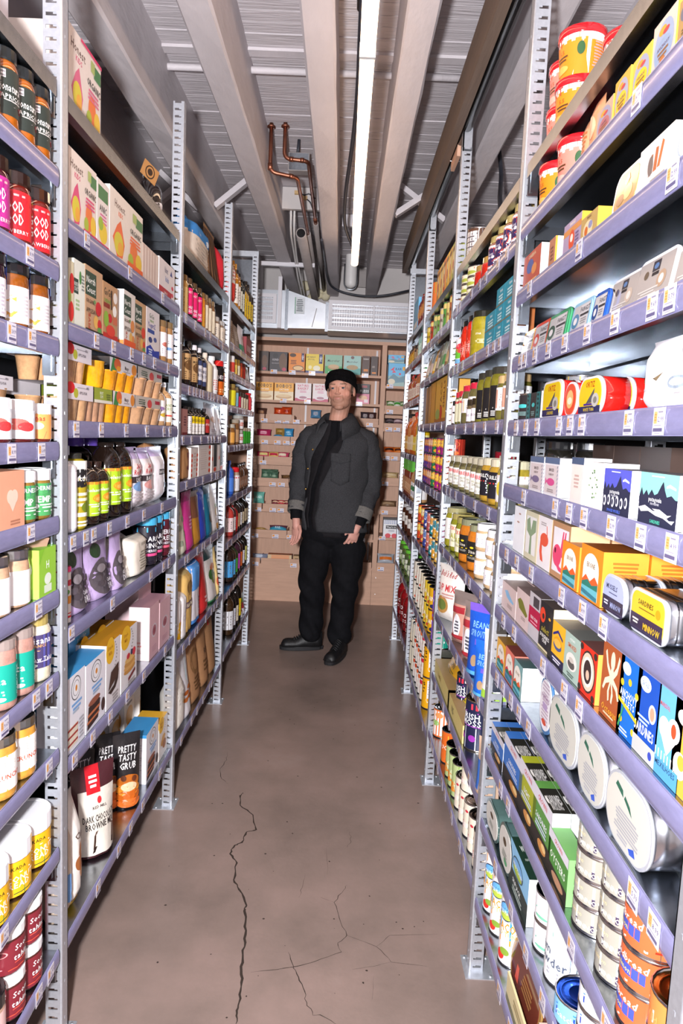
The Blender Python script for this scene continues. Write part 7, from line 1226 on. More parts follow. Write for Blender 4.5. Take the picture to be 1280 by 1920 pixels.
bt('C', 3, 359, 384, 'extract_bottle', 'small dark extract bottle with a yellow and white label', .12, '17110f', [('r', 0, .6, 1, 1, 'e8c81c'), ('t', .5, .78, .16, '4a3a14', 'GO', .5), ('l', .5, .45, .6, 4, .1, 'b0a8a8')], n=4, cap='2a2420', lc='f0ece8', lz=(.05, .68), w=.058)
bt('C', 3, 384, 393, 'red_extract_bottle', 'slim dark bottle with a red label before the white pouches', .125, '17100f', [('t', .5, .6, .14, 'f0d8d8', 'BITTERS', .7)], cap='3a3438', lc='a8302c', lz=(.1, .6), w=.055)
T_WPO = [('t', .5, .8, .05, 'a8a4b0', 'DATE', .4), ('e', .55, .5, .22, .1, 'c89058'), ('t', .5, .28, .06, '6a6478', 'SUGAR', .6), ('l', .5, .18, .5, 2, .05, 'b0a8b8')]
bg('C', 3, 391, 412, 'date_sugar_pouch', 'white and silver sugar pouch leaning, nearer of two', .155, .06, 'e0dce4', T_WPO, kind='stand', m='foil', t='b0b4c0', seal=.14)
bg('C', 3, 408, 424, 'date_sugar_pouch', 'white and silver sugar pouch with a teal top, beside the far post', .15, .06, 'e6e4ea', T_WPO, kind='stand', m='foil', t='6ab0b4', seal=.12)
bg('C', 4, 338, 357, 'kraft_sugar_bag', 'kraft sugar bag with a dark red brush mark', .15, .08, 'b8885c', [('p', [.6, .3, .66, .8, .74, .8, .72, .3], '5a1c2c')], m='paper', kind='brick')
T_DOTB = [('e', .12+.76*(k % 2), .1+.16*(k//2), .09, .06, 'e8502c') for k in range(10)]+[('r', .24, .04, .76, .96, 'f4ece8'), ('l', .5, .8, .4, 6, .1, 'd8c8c4')]
bx('C', 4, 357, 370, 'cocoa_box', 'white cocoa box with orange dots, nearest one', .13, .07, 'f0e6e2', 'ece0dc', '1c1a1c', T_DOTB)
bx('C', 4, 371, 394, 'cocoa_box', 'wide plain white cocoa box with orange dots at the edge', .138, .09, 'f4ece8', 'f4ece8', '1c1a1c', [('l', .4, .85, .6, 10, .07, 'e4d8d4')]+[('e', .9, .12+.2*k, .08, .07, 'e8502c') for k in range(5)])
bx('C', 4, 396, 420, 'cocoa_box', 'white cocoa box with a black stripe, beside the far post', .135, .07, 'f0e6e2', None, '1c1a1c', [('r', .3, .2, .75, 1, '1e1a1e'), ('e', .5, .1, .2, .08, 'e8502c'), ('e', .1, .5, .08, .08, 'e8502c')], n=2)
bg('C', 5, 336, 356, 'floral_flour_bag', 'cream flour bag with grey-green florals', .24, .08, 'd8d4c0', [('e', .3+.4*(k % 2), .2+.13*k, .16, .05, 'a0a894') for k in range(5)], kind='stand', m='paper')
bg('C', 5, 350, 368, 'pink_baking_pouch', 'bright pink baking pouch', .25, .06, 'd83c94', [('l', .6, .55, .5, 4, .06, 'f0b0d4')], kind='stand', t='a83070', seal=.16)
bg('C', 5, 366, 381, 'gold_baking_pouch', 'ochre brown baking pouch between pink and blue', .24, .06, 'b8802c', [('r', 0, .5, 1, .9, '7a4c34')], kind='stand', t='8a7a74', seal=.14)
bg('C', 5, 373, 393, 'blue_baking_pouch', 'royal blue baking pouch', .25, .065, '2c48c8', [('r', .55, .55, .7, .6, 'c8d0f0'), ('t', .5, .8, .06, '8a9ae8', 'COLLAGEN', .6)], kind='stand', t='2434a0', seal=.12)
bg('C', 5, 388, 402, 'teal_baking_pouch', 'teal baking pouch beside the white one', .245, .06, '17789a', [('t', .5, .7, .06, 'c8e4ec', 'SUPER', .6), ('e', .6, .36, .2, .12, '5a5048')], kind='stand', t='2c4a5c', seal=.14)
bg('C', 5, 399, 414, 'white_baking_pouch', 'white baking pouch with an amber jar picture', .24, .06, 'ece6e4', [('e', .6, .4, .2, .1, 'd8b878'), ('r', .4, .04, 1, .16, 'e8a82c'), ('e', .5, .54, .1, .04, '8aa84a')], kind='stand')
bg('C', 6, 331, 341, 'red_white_flour_bag', 'white, red and yellow flour bag beside the near post', .2, .07, 'ece6e4', [('e', .5, .3, .5, .18, 'e8b01c'), ('p', [.2, .9, .8, .6, .6, .4, .1, .6], 'd83440')], m='paper', kind='brick')
bg('C', 6, 340, 351, 'white_flour_bag', 'short white flour bag beside the tan bag', .2, .07, 'f0ecec', [('l', .5, .6, .5, 3, .08, 'd8d0d4')], m='paper', kind='brick', inset=.012)
bg('C', 6, 346, 362, 'tan_grain_bag', 'tan grain bag with a tree drawing and brown band', .28, .1, 'd8b068', [('e', .5, .74, .26, .1, '8a6a3c'), ('r', .46, .6, .54, .72, '8a6a3c'), ('r', 0, .42, 1, .52, '6a5058'), ('t', .5, .47, .06, 'f0e4c8', 'FARM MILL', .8)], m='paper', kind='brick', t='e0c080')
bg('C', 6, 358, 377, 'blue_white_flour_bag', 'large blue and white flour bag', .3, .11, 'e8e4ec', [('r', 0, .55, 1, .98, '5a9ae0'), ('r', 0, 0, 1, .1, '4a88d4'), ('l', .7, .4, .2, 5, .05, 'a89cb0')], m='paper', kind='brick', t='4a88d8')
bg('C', 6, 376, 396, 'red_flour_pouch', 'red and white flour pouch with folded top', .3, .09, 'dc3434', [('p', [.3, .35, 1, .42, 1, .95, .5, .9], 'e4dce4'), ('l', .6, .24, .4, 2, .06, 'f8d0d0')], kind='stand', t='c8bcc4', seal=.08)
bg('C', 6, 393, 411, 'garden_flour_pouch', 'white pouch with vegetables and a green foot', .29, .08, 'ece6e4', [('e', .4, .5, .2, .1, '4a7a3c'), ('e', .6, .4, .22, .1, '7a8a2c'), ('e', .5, .62, .18, .06, 'd8782c'), ('r', 0, 0, 1, .05, '3a8a54')], kind='stand', t='2c4a4a', seal=.2)
bg('C', 6, 408, 419, 'yellow_flour_pouch', 'pale yellow pouch with a black loop beside the far post', .26, .07, 'e8cc8a', [('e', .5, .75, .2, .06, '3a2c1c'), ('e', .5, .75, .14, .04, 'e8cc8a'), ('e', .5, .3, .3, .1, 'c85a3c')], kind='stand', m='paper')
bg('C', 7, 329, 352, 'almond_flour_bag', 'white almond flour bag with a yellow patch on the bottom shelf', .25, .09, 'efe9e0', [('r', .6, .46, .95, .6, 'e8b03c'), ('l', .5, .8, .6, 5, .07, 'd8d0c8')], kind='pillow', m='paper', inset=.01)
bg('C', 7, 346, 364, 'almond_pouch', 'grey-blue pouch with brown almonds', .33, .09, 'd8d4d8', [('p', [0, .45, .5, .5, .55, .9, 0, .95], '9ac0c8'), ('e', .4, .34, .16, .03, 'b8622c'), ('e', .6, .4, .16, .03, 'c8743c'), ('e', .55, .28, .16, .03, 'a8581f'), ('e', .3, .26, .14, .03, 'c06a30')], kind='stand', m='paper')
T_KR = [('e', .5, .56, .3, .18, '8a6440'), ('e', .5, .56, .2, .12, 'a87c54'), ('l', .5, .34, .5, 4, .05, '6a4a2c'), ('p', [.0, .12, 1, .2, 1, .22, 0, .14], '6a4c34')]
bg('C', 7, 361, 382, 'kraft_coffee_bag', 'kraft coffee bag with a round print, nearest of three', .34, .1, 'a87c58', T_KR, kind='stand', m='paper')
bg('C', 7, 381, 396, 'kraft_coffee_bag', 'kraft coffee bag with dark lettering, middle of three', .35, .1, 'a37854', [('t', .6, .5, .08, '3a281c', 'RICE', .5), ('l', .5, .36, .5, 3, .06, '6a4a2c')], kind='stand', m='paper')
bg('C', 7, 395, 408, 'kraft_coffee_bag', 'plain kraft bag with a red clip beside the far post', .35, .09, '9a7250', [('r', .2, .75, .3, .95, 'c82434')], kind='stand', m='paper')
jr('C', 7, 399, 412, 'red_lid_jar', 'red-lidded jar with a yellow-edged label behind the kraft bags', .3, '4a3a34', [('r', .1, .1, .9, .9, 'e4e0ec')], lid='d8282c', lidh=.04, lc='e8b02c', lz=(.1, .6), w=.1, inset=.12)
# ------------------------------------------------------------------ far bay of oils and vinegars
def rowbt(i, spec, name, noun, h, u0, u1, **k):
    st = (u1-u0)/len(spec)
    for j, (c, lc, cp, a) in enumerate(spec):
        bt('D', i, u0+j*st, u0+(j+1)*st, name, a+' '+noun, h*(1-.06*(j % 3)), c, [('l', .5, .7, .6, 4, .14, '6a6060')], cap=cp, lc=lc, lz=(.12, .52), **k)
bg('D', 0, 435, 443, 'rice_sack', 'red and white sack beside the near post of the far bay', .25, .08, 'e0dcd8', [('r', 0, 0, 1, .45, 'd8443c'), ('l', .5, .75, .6, 4, .07, 'c88a80')], m='paper')
rowbt(0, [('b8781c', 'eae6e0', 'c88a34', 'golden cork-topped'), ('2a2c20', 'd8dcd0', '2a2a2a', 'dark green'), ('e0b01c', 'e8c42c', '1c1c1c', 'yellow tin-like'), ('3a2c1c', 'e8c83c', '2a2420', 'brown')], 'oil_bottle', 'oil bottle on the topmost far shelf', .27, 443, 474)
bg('D', 1, 434, 444, 'dried_pepper_bag', 'beige speckled bag beside the near post of the far bay', .15, .06, 'b8a898', [('l', .5, .7, .6, 6, .08, '8a7468')], kind='stand', m='paper')
bg('D', 1, 443, 453, 'dried_pepper_bag', 'grey-brown bag in the middle of the second far shelf', .14, .06, '9a8c84', [('l', .5, .7, .6, 5, .08, 'c8bcb0')], kind='stand', m='paper')
bg('D', 1, 451, 461, 'tea_pouch', 'white leaf-shaped pouch with a green foot', .16, .05, 'ece4e8', [('r', 0, 0, 1, .3, '2c9a74'), ('l', .5, .7, .4, 3, .08, 'c8b8c0')], kind='stand')
bx('D', 1, 461, 470, 'tea_tin', 'dark red box beside the far post on the second far shelf', .12, .05, '8a1c28', None, None, [('r', .1, .3, .9, .6, 'c8a0a8')])
for k, (c, l, lid, a) in enumerate((('e8e4e0', 'd84a3c', 'f0eeee', 'white-capped'), ('c8801c', 'e8c860', 'a8842c', 'golden'), ('a8742c', 'e8dcc0', '8a6a2c', 'brown lettered'), ('b83c1c', 'c8502c', '8a2c1c', 'red oil'), ('7a1c18', '9a2c24', '4a1c18', 'dark red'))):
    jr('D', 2, 435+k*5, 440+k*5, 'chili_oil_jar', a+' small jar on the third far shelf', .105-.008*(k % 2), c, [('l', .5, .6, .6, 4, .14, '6a4a3a')], lid=lid, lc=l, lz=(.14, .66), w=.055)
bg('D', 2, 460, 469, 'spice_pouch', 'grey and white spice pouch on the third far shelf', .1, .04, 'a89a98', [('e', .5, .4, .4, .3, 'ece8ec')], kind='stand', n=2, cat='pouch')
jr('D', 3, 434, 442, 'curry_jar', 'jar with a bright yellow and blue label', .13, '8a6a34', [('e', .8, .4, .3, .5, '7ab0d0')], lid='a88a4a', lc='e8dc2c', lz=(.06, .72), w=.08)
jr('D', 3, 442, 447, 'curry_jar', 'jar with a pale blue label', .12, '6a5a44', [('l', .5, .6, .6, 4, .14, '4a7a9a')], lid='8a7a5a', lc='8ac0d8', lz=(.06, .72), w=.06)
for k, (l, a) in enumerate((('d82c5a', 'crimson'), ('e8dcc8', 'cream'), ('e0d4b8', 'ivory'), ('d8cab0', 'sand'))):
    jr('D', 3, 447+k*4.5, 451.5+k*4.5, 'seasoning_jar', 'short '+a+' labelled seasoning jar', .1, '4a3420', [('l', .5, .6, .6, 4, .14, '7a3a3a')], lid='3a2a20', lc=l, lz=(.06, .7), w=.055)
bt('D', 3, 466, 472, 'chili_tube', 'red squeeze tube with a red cap beside the far post', .12, 'd8242c', cap='e03038', lc='e04850', lz=(.1, .7), w=.05, m='gloss', capr=.8)
jr('D', 4, 434, 440, 'olive_paste_jar', 'orange-labelled jar low beside the near post', .12, '8a5a2c', lid='b8b0a0', lc='e0a04a', lz=(.1, .6), w=.055)
jr('D', 4, 441, 448, 'olive_paste_jar', 'brown jar leaning in the middle of the fifth far shelf', .15, '7a5230', lid='a89a88', lc='b8906a', lz=(.1, .6), w=.06)
jr('D', 4, 448, 456, 'white_label_jar', 'white-labelled jar stacked two high', .095, '8a6a54', [('e', .5, .5, .2, .2, 'd88a80')], lid='b8b4ac', lc='f0ecec', lz=(.08, .72), w=.075, stack=2)
jr('D', 4, 456, 470, 'green_herb_jar', 'bright green herb jar in a row of four', .105, '2c8a2c', n=4, lid='b8a890', lc='3cac34', lz=(.05, .75), w=.05)
bt('D', 5, 433, 438, 'blue_bottle', 'blue bottle beside the near post', .2, '2c5ab8', cap='2c4a9a', lc='4a7ad0', lz=(.1, .5), w=.06)
jr('D', 5, 437, 449, 'red_lid_jar', 'white-labelled jar with a red lid', .15, 'b8a08c', [('r', .2, .8, .6, .9, 'd83440'), ('r', .65, .8, .9, .9, '4a7ab8'), ('l', .5, .6, .6, 5, .1, '9a9098')], lid='d81c28', lidh=.024, lc='f2eef2', lz=(.05, .68), w=.09)
bt('D', 5, 449, 464, 'vinegar_bottle', 'brown glass bottle in the row beside the far post', .17, '5a3a28', [('l', .5, .6, .6, 3, .14, 'c8b0a0')], n=4, cap='2a201c', lc='8a6450', lz=(.1, .5), w=.05)
rowbt(6, [('b83c34', 'f0d8d8', 'd83c34', 'small red-capped'), ('4a2420', 'e8dcdc', 'c8282c', 'dark red-capped'), ('a81c1c', 'e02c24', 'ecebee', 'red-labelled white-capped'), ('2a1c1a', 'c8a880', '2a2420', 'dark brown'), ('1c1616', 'f2f0f2', 'd82428', 'white-labelled red-capped'), ('1c1616', 'd8c8a8', '2a2422', 'cream-labelled black-capped'), ('17120f', 'd0bc98', '1c1816', 'black small'), ('241a14', 'c8b490', '2a201a', 'brown small')], 'vinegar_bottle', 'vinegar bottle on the seventh far shelf', .215, 434, 466)
rowbt(7, [('2a1a14', '4aa0e0', '2a2420', 'blue-labelled'), ('3a2a1c', '5ab0ec', '2a2a30', 'sky-labelled'), ('2a3a1c', '4aa84a', '2a2a20', 'green-labelled'), ('3a1c2c', 'c84ab0', '2a1c24', 'magenta-labelled'), ('3a1c14', 'e0682c', '2a1c18', 'orange-labelled'), ('141012', 'f0eef4', '17141a', 'white-labelled'), ('1c1812', 'd8d87a', '1c1a14', 'lime-labelled')], 'oil_bottle', 'oil bottle on the eighth far shelf', .25, 433, 463)
rowbt(8, [('3a2614', 'e4e4ea', 'd8a82c', 'short brown gold-necked'), ('17120f', 'dcdce6', '1c1816', 'tall black white-labelled'), ('1c1614', 'e8dcc8', '2a2622', 'tall black cream-labelled'), ('17120f', 'e8c81c', '1c1816', 'tall black yellow-labelled')], 'balsamic_bottle', 'balsamic bottle on the bottom far shelf', .29, 432, 452)
bg('D', 8, 452, 460, 'pepper_sachet', 'green and red sachet beside the balsamic bottles', .14, .05, 'b83a4a', [('r', 0, .6, 1, 1, '6aa84a'), ('r', 0, 0, 1, .3, 'ece4ec')], kind='stand', n=2, cat='sachet')
bx('D', 8, 449, 459, 'open_pink_carton', 'pink open carton behind the sachets', .2, .1, 'c89aa0', None, 'b89078', [], inset=.08)

# ------------------------------------------------------------------ the man at the end of the aisle
def blob(mb, c, r, rot=None, n=10):
    b = len(mb.v); R = rot or Matrix.Identity(3); c = Vector(c)
    for j in range(n+1):
        t = PI*j/n
        for i in range(2*n):
            a = PI*i/n; p = R @ Vector((r[0]*math.sin(t)*math.cos(a), r[1]*math.sin(t)*math.sin(a), r[2]*math.cos(t))); mb.v.append(tuple(c+p))
    for j in range(n):
        for i in range(2*n):
            k = (i+1) % (2*n); mb.face((b+j*2*n+i, b+(j+1)*2*n+i, b+(j+1)*2*n+k, b+j*2*n+k))
def limb(mb, pts, n=14):
    """chain of (point, radius); round at every joint"""
    for (p, r) in pts: blob(mb, p, (r, r, r), None, 8)
    for (p, r), (q, s) in zip(pts, pts[1:]): mb.tube([p, Vector(p).lerp(Vector(q), .5), q], [r, (r+s)/2, s], n)
def fuse(name, mb, vox, smooth=3, factor=.5):
    o = bpy.data.objects.new(name, mb.mesh(name)); COL.objects.link(o)
    m = o.modifiers.new('r', 'REMESH'); m.mode = 'VOXEL'; m.voxel_size = vox; m.use_smooth_shade = True
    s = o.modifiers.new('s', 'SMOOTH'); s.iterations = smooth; s.factor = factor
    dg = bpy.context.evaluated_depsgraph_get(); dg.update(); me = bpy.data.meshes.new_from_object(o.evaluated_get(dg)); bpy.data.objects.remove(o)
    me.polygons.foreach_set('use_smooth', [True]*len(me.polygons)); return me
PX, PY = -0.035, 4.72
person = tag(empty('person', (PX, PY, 0)), 'tall man in a black beanie and open dark grey jacket standing in the aisle', 'person')
V3 = lambda x, y, z: Vector((x-PX, y-PY, z))
HM = Matrix.Translation(V3(-.034, 4.70, 1.797)) @ Matrix.Rotation(math.radians(-13), 4, 'Z') @ Matrix.Rotation(math.radians(-1), 4, 'X') @ Matrix.Rotation(math.radians(-4), 4, 'Y') @ Matrix.Diagonal((1.09, 1.04, 1.0, 1.0))
HR = HM.to_3x3()
def H(x, y, z): return HM @ Vector((x, y, z))
mb = MB()
for c, r in (((0, .02, .03), (.078, .096, .092)), ((0, -.016, -.02), (.068, .07, .085)), ((0, -.024, -.078), (.06, .06, .048)), ((0, -.062, -.112), (.03, .024, .02)), ((.042, -.042, -.024), (.026, .026, .03)), ((-.042, -.042, -.024), (.026, .026, .03)),
             ((.031, -.073, .034), (.024, .013, .008)), ((-.031, -.073, .034), (.024, .013, .008)), ((0, -.074, .04), (.04, .014, .03)), ((0, -.076, -.062), (.032, .014, .026)), ((.0105, -.092, -.026), (.0075, .01, .0065)), ((-.0105, -.092, -.026), (.0075, .01, .0065)), ((0, -.1, -.024), (.0085, .011, .0085)),
             ((0, -.0885, -.0535), (.02, .006, .0035)), ((0, -.0875, -.062), (.017, .0065, .0042)), ((.08, .014, -.01), (.010, .02, .032)), ((-.08, .014, -.01), (.010, .02, .032)), ((.031, -.072, .0195), (.0165, .0115, .006)), ((-.031, -.072, .0195), (.0165, .0115, .006)), ((.031, -.07, .003), (.015, .0095, .0045)), ((-.031, -.07, .003), (.015, .0095, .0045))):
    blob(mb, H(*c), r, HR)
mb.tube([H(0, -.078, .026), H(0, -.09, 0), H(0, -.1, -.02)], [.0065, .0075, .0085], 10)
limb(mb, [(H(0, .03, -.07), .062), (V3(-.045, 4.735, 1.62), .06), (V3(-.045, 4.75, 1.53), .068)])
# trunk and limbs under the clothes
for c, r in (((-.045, 4.75, 1.42), (.17, .11, .15)), ((-.045, 4.75, 1.2), (.155, .11, .2)), ((-.045, 4.745, .95), (.165, .12, .16))): blob(mb, V3(*c), r)
AL = [(V3(-.23, 4.76, 1.47), .055), (V3(-.298, 4.79, 1.2), .042), (V3(-.302, 4.70, .95), .028), (V3(-.298, 4.685, .915), .027)]
AR = [(V3(.15, 4.75, 1.46), .055), (V3(.195, 4.79, 1.19), .042), (V3(.135, 4.665, .945), .029), (V3(.118, 4.645, .905), .028)]
limb(mb, AL); limb(mb, AR)
LL = [(V3(-.15, 4.75, .85), .085), (V3(-.172, 4.74, .46), .055), (V3(-.15, 4.77, .09), .028)]
LR = [(V3(.06, 4.74, .85), .085), (V3(.052, 4.70, .45), .055), (V3(.045, 4.69, .09), .028)]
limb(mb, LL); limb(mb, LR)
blob(mb, V3(-.19, 4.763, .055), (.06, .022, .022)); blob(mb, V3(.035, 4.65, .055), (.022, .06, .022))
def hand(w, dirn, side, thumb, curl, spread):
    """palm and five separate fingers; w wrist, dirn along the hand, side across the knuckles, thumb = +1 or -1 along side"""
    d = dirn.normalized(); s = (side-d*side.dot(d)).normalized(); nrm = d.cross(s).normalized()
    R3 = Matrix((s, nrm, d)).transposed()
    blob(mb, w+d*.05, (.04, .0165, .05), R3); blob(mb, w+d*.075, (.041, .015, .025), R3); limb(mb, [(w, .027), (w+d*.03, .026)])
    tips = []
    for k, (off, ln, r) in enumerate(((-.031, .058, .0078), (-.0105, .074, .0088), (.0105, .08, .0092), (.031, .072, .009))):
        o = off*(-thumb) if thumb > 0 else off*1.0
        o = off*thumb; p0 = w+s*o+d*.088; c = curl*(1+.12*k)
        d1 = (d*math.cos(c*.5)+nrm*math.sin(c*.5)+s*o*spread).normalized(); d2 = (d*math.cos(c)+nrm*math.sin(c)).normalized(); d3 = (d*math.cos(c*1.5)+nrm*math.sin(c*1.5)).normalized()
        p1 = p0+d1*ln*.45; p2 = p1+d2*ln*.33; p3 = p2+d3*ln*.24
        limb(mb, [(p0-d*.02, r), (p0, r*1.06), (p1, r), (p2, r*.92), (p3, r*.82)], 10); tips.append((p1, d2, r))
    t0 = w+s*(.03*thumb)+d*.03; td = (d*.75+s*.6*thumb+nrm*.35).normalized(); t1 = t0+td*.04; t2 = t1+(d*.9+s*.15*thumb+nrm*.35).normalized()*.03; t3 = t2+(d+nrm*.3).normalized()*.022
    limb(mb, [(t0, .0135), (t1, .0115), (t2, .0105), (t3, .0088)], 10)
    return tips
hand(V3(-.297, 4.685, .905), Vector((.03, -.1, -1)), Vector((.75, -.65, 0)), 1, .55, 1.0)
tR = hand(V3(.112, 4.638, .895), Vector((-.30, -.12, -1)), Vector((-.85, -.5, .1)), 1, .6, 1.2)
bm_ = fuse('body', mb, .0036, 2, .5)
inv = HM.inverted(); cols = []
for v in bm_.vertices:
    p = inv @ v.co; c = (.60, .30, .215)
    if p.z > -.16 and v.co.z > 1.6:
        jaw = max(0, min(1, (-.036-p.z-.25*max(0, p.y+.05))/.03))*(1 if p.z > -.135 else max(0, 1-(-.135-p.z)/.03))
        mous = 1 if (abs(p.x) < .032 and -.05 < p.z < -.036 and p.y < -.07) else 0
        st = min(1, max(jaw, mous*.8)); lip = 1 if (((p.x/.02)**2+((p.z+.058)/.008)**2) < 1 and p.y < -.08) else 0
        ck = math.exp(-((abs(p.x)-.045)**2+(p.z+.03)**2)/.0009)
        c = (c[0]+.0*ck, c[1]-.03*ck, c[2]-.02*ck)
        c = tuple(a*(1-.5*st)+b_*.5*st for a, b_ in zip(c, (.24, .135, .09)))
        if lip: c = (.50, .21, .17)
        if abs(abs(p.x)-.032) < .019 and .032 < p.z < .0395 and p.y < -.06: c = (.20, .11, .07)
        if p.y > -.02 and p.z > -.02 and abs(p.x) > .062 and abs(p.x) < .08 and p.y < .02: c = (.14, .085, .06)
    elif v.co.z < 1.1: c = (.62, .31, .25)
    cols.extend((*c, 1))
ca = bm_.color_attributes.new('Col', 'FLOAT_COLOR', 'POINT'); ca.data.foreach_set('color', cols)
mat('skin', rough=.48, spec=.35, attr=True, noise=30, amount=.06, bump=.05, bumpscale=140)
link('body', bm_, 'skin', person)
for sx in (-1, 1):
    e = MB(); b0 = len(e.v); cpos = Vector((.031*sx, -.0705, .0115)); n = 16; r = .0112
    for j in range(n+1):
        t = PI*j/n
        for i in range(n):
            a = 2*PI*i/n; e.v.append(tuple(H(*(cpos+Vector((r*math.sin(t)*math.cos(a), -r*math.cos(t), r*math.sin(t)*math.sin(a)))))))
    for j in range(n):
        cc = '120e0e' if j < 2 else ('48525c' if j < 4 else 'b8a8a2')
        for i in range(n): e.face((j*n+i, (j+1)*n+i, (j+1)*n+(i+1) % n, j*n+(i+1) % n), cc, True)
    e.build('eye', 'eye', person)
p1, d2, r = tR[1]; g = MB(); ax = d2; 
a_ = ax.cross(Vector((0, 0, 1))).normalized(); b_ = ax.cross(a_)
g.tube([p1-d2*.012+(a_*math.cos(t*PI/8)+b_*math.sin(t*PI/8))*.0098 for t in range(17)], .0014, 6); g.build('ring', 'brass', person)
# beanie
hb_ = MB(); n = 40; rows = 16
for j in range(rows+1):
    t = j/rows
    for i in range(n):
        a = 2*PI*i/n; fx, fy = math.sin(a), -math.cos(a); zb = .048 if fy < 0 else .048
        edge = .066-.085*(.5+.5*fy)-.012*abs(fx); top = .146
        if t < .85: q = t/.85; z = edge+(top-edge)*math.sin(q*PI/2)**.9*.93; rr_ = (1.0+.10*math.sin(q*PI*.8))*(math.cos(q*PI/2)**.5 if q > .3 else math.cos(.15*PI)**.5*1.0+.0)
        else: q = 1; rr_ = (1-t)/.15*.2; z = top
        rr_ = max(rr_, .0) if t < 1 else 0.0
        kn = 1+.006*math.sin(a*30)
        back = 1+.16*max(0, fy)*math.sin(min(1, t*1.2)*PI)
        hb_.v.append(tuple(H(fx*.094*rr_*kn, .016+fy*.112*rr_*kn*back, z+.010*max(0, fy)*math.sin(t*PI))))
for j in range(rows):
    for i in range(n): k = (i+1) % n; hb_.face((j*n+i, j*n+k, (j+1)*n+k, (j+1)*n+i), None, True)
hat = hb_.build('beanie', 'knit', person)
cu_ = MB()
for j, (zo, ro) in enumerate(((-.002, 1.0), (.0, 1.04), (.022, 1.06), (.034, 1.05), (.034, 1.0))):
    for i in range(n):
        a = 2*PI*i/n; fx, fy = math.sin(a), -math.cos(a); edge = .062-.085*(.5+.5*fy)-.012*abs(fx); kn = 1+.012*math.sin(a*34)
        cu_.v.append(tuple(H(fx*.094*ro*kn*.99, .016+fy*.112*ro*kn*.99, edge+zo)))
for j in range(4):
    for i in range(n): k = (i+1) % n; cu_.face((j*n+i, j*n+k, (j+1)*n+k, (j+1)*n+i), None, True)
cu_.build('hat_cuff', 'knit', hat)
# clothes as shells round the body
def ring_at(R, z):
    R = sorted(R)
    for (z0, *a), (z1, *b_) in zip(R, R[1:]):
        if z0 <= z <= z1:
            t = (z-z0)/(z1-z0); t = t*t*(3-2*t) if len(a) > 3 else t
            return [p+(q-p)*t for p, q in zip(a, b_)]
    return list(R[0][1:]) if z < R[0][0] else list(R[-1][1:])
def fold(a, z, amp, seed): return amp*(math.sin(3*a+11*z+seed)*.5+math.sin(7*a-19*z+2*seed)*.3+math.sin(2*a+31*z+seed*3)*.35)
def shell(name, R, m, edges=None, amp=.006, seed=1.0, nz=44, na=60, thick=.006, par=person, pw=2.3):
    """R rows (z, cx, cy, rx, ry); edges(z) gives the x of both front edges when the garment is open"""
    mb = MB(); z0, z1 = min(r[0] for r in R), max(r[0] for r in R); pts = []
    for j in range(nz+1):
        z = z0+(z1-z0)*j/nz; cx, cy, rx, ry = ring_at(R, z)
        if edges:
            xl, xr = edges(z); al = math.asin(max(-1, min(1, (xl-cx)/rx))); ar = math.asin(max(-1, min(1, (xr-cx)/rx)))
            A0, A1 = ar, al+2*PI
        else: A0, A1 = 0, 2*PI
        for i in range(na+1):
            a = A0+(A1-A0)*i/na; s_, c_ = math.sin(a), math.cos(a)
            k = 1+fold(a, z, amp, seed)/.2
            sx = math.copysign(abs(s_)**(2/pw), s_); sy = math.copysign(abs(c_)**(2/pw), c_)
            if edges: sx, sy = s_, c_
            mb.v.append(tuple(V3(cx+rx*sx*k, cy-ry*sy*k, z)))
    for j in range(nz):
        for i in range(na):
            q = j*(na+1)+i; mb.face((q, q+1, q+na+2, q+na+1), None, True)
    o = mb.build(name, m, par); s = o.modifiers.new('thickness', 'SOLIDIFY'); s.thickness = thick; s.offset = -1
    return o
JR = [(.855, -.035, 4.75, .225, .165), (.95, -.04, 4.75, .222, .165), (1.1, -.04, 4.75, .215, .16), (1.25, -.04, 4.75, .218, .16), (1.38, -.04, 4.75, .228, .16), (1.47, -.04, 4.75, .232, .145), (1.525, -.04, 4.75, .2, .118), (1.56, -.042, 4.745, .13, .095), (1.585, -.045, 4.74, .095, .08)]
def jedge(z):
    T = [(.85, -.228, -.155), (.95, -.238, -.175), (1.15, -.235, -.145), (1.3, -.218, -.075), (1.42, -.178, -.015), (1.52, -.125, .01), (1.6, -.10, .015)]
    for (a, l0, r0), (b_, l1, r1) in zip(T, T[1:]):
        if a <= z <= b_: t = (z-a)/(b_-a); return l0+(l1-l0)*t, r0+(r1-r0)*t
    return T[-1][1:]
jacket = shell('jacket', JR, 'denim', jedge, .010, 1.7)
def sleeve(name, pts, m, seed, par=jacket, nz=40, na=26, amp=.007, caps=False, mat_=None):
    P = [Vector(p) for p, r in pts]; R_ = [r for p, r in pts]; mb = MB(); n = len(P)
    for j in range(nz+1):
        t = j/nz*(n-1); i0 = min(int(t), n-2); f = t-i0
        def cr(k): return P[max(0, min(n-1, k))]
        a, b_, c, d = cr(i0-1), cr(i0), cr(i0+1), cr(i0+2)
        p = .5*((2*b_)+(c-a)*f+(2*a-5*b_+4*c-d)*f*f+(3*b_-a-3*c+d)*f**3); tn_ = ((c-a)*.5*(1-f)+(d-b_)*.5*f).normalized(); r = R_[i0]+(R_[i0+1]-R_[i0])*f
        u = tn_.cross(Vector((0, 1, 0))).normalized(); w = tn_.cross(u)
        for i in range(na):
            q = 2*PI*i/na; k = r*(1+fold(q, j*.055, amp, seed)/r*1.0); mb.v.append(tuple(p+u*(k*math.cos(q))+w*(k*math.sin(q))))
    for j in range(nz):
        for i in range(na): k = (i+1) % na; mb.face((j*na+i, j*na+k, (j+1)*na+k, (j+1)*na+i), None, True)
    o = mb.build(name, m, par); s = o.modifiers.new('thickness', 'SOLIDIFY'); s.thickness = .005; s.offset = -1
    return o
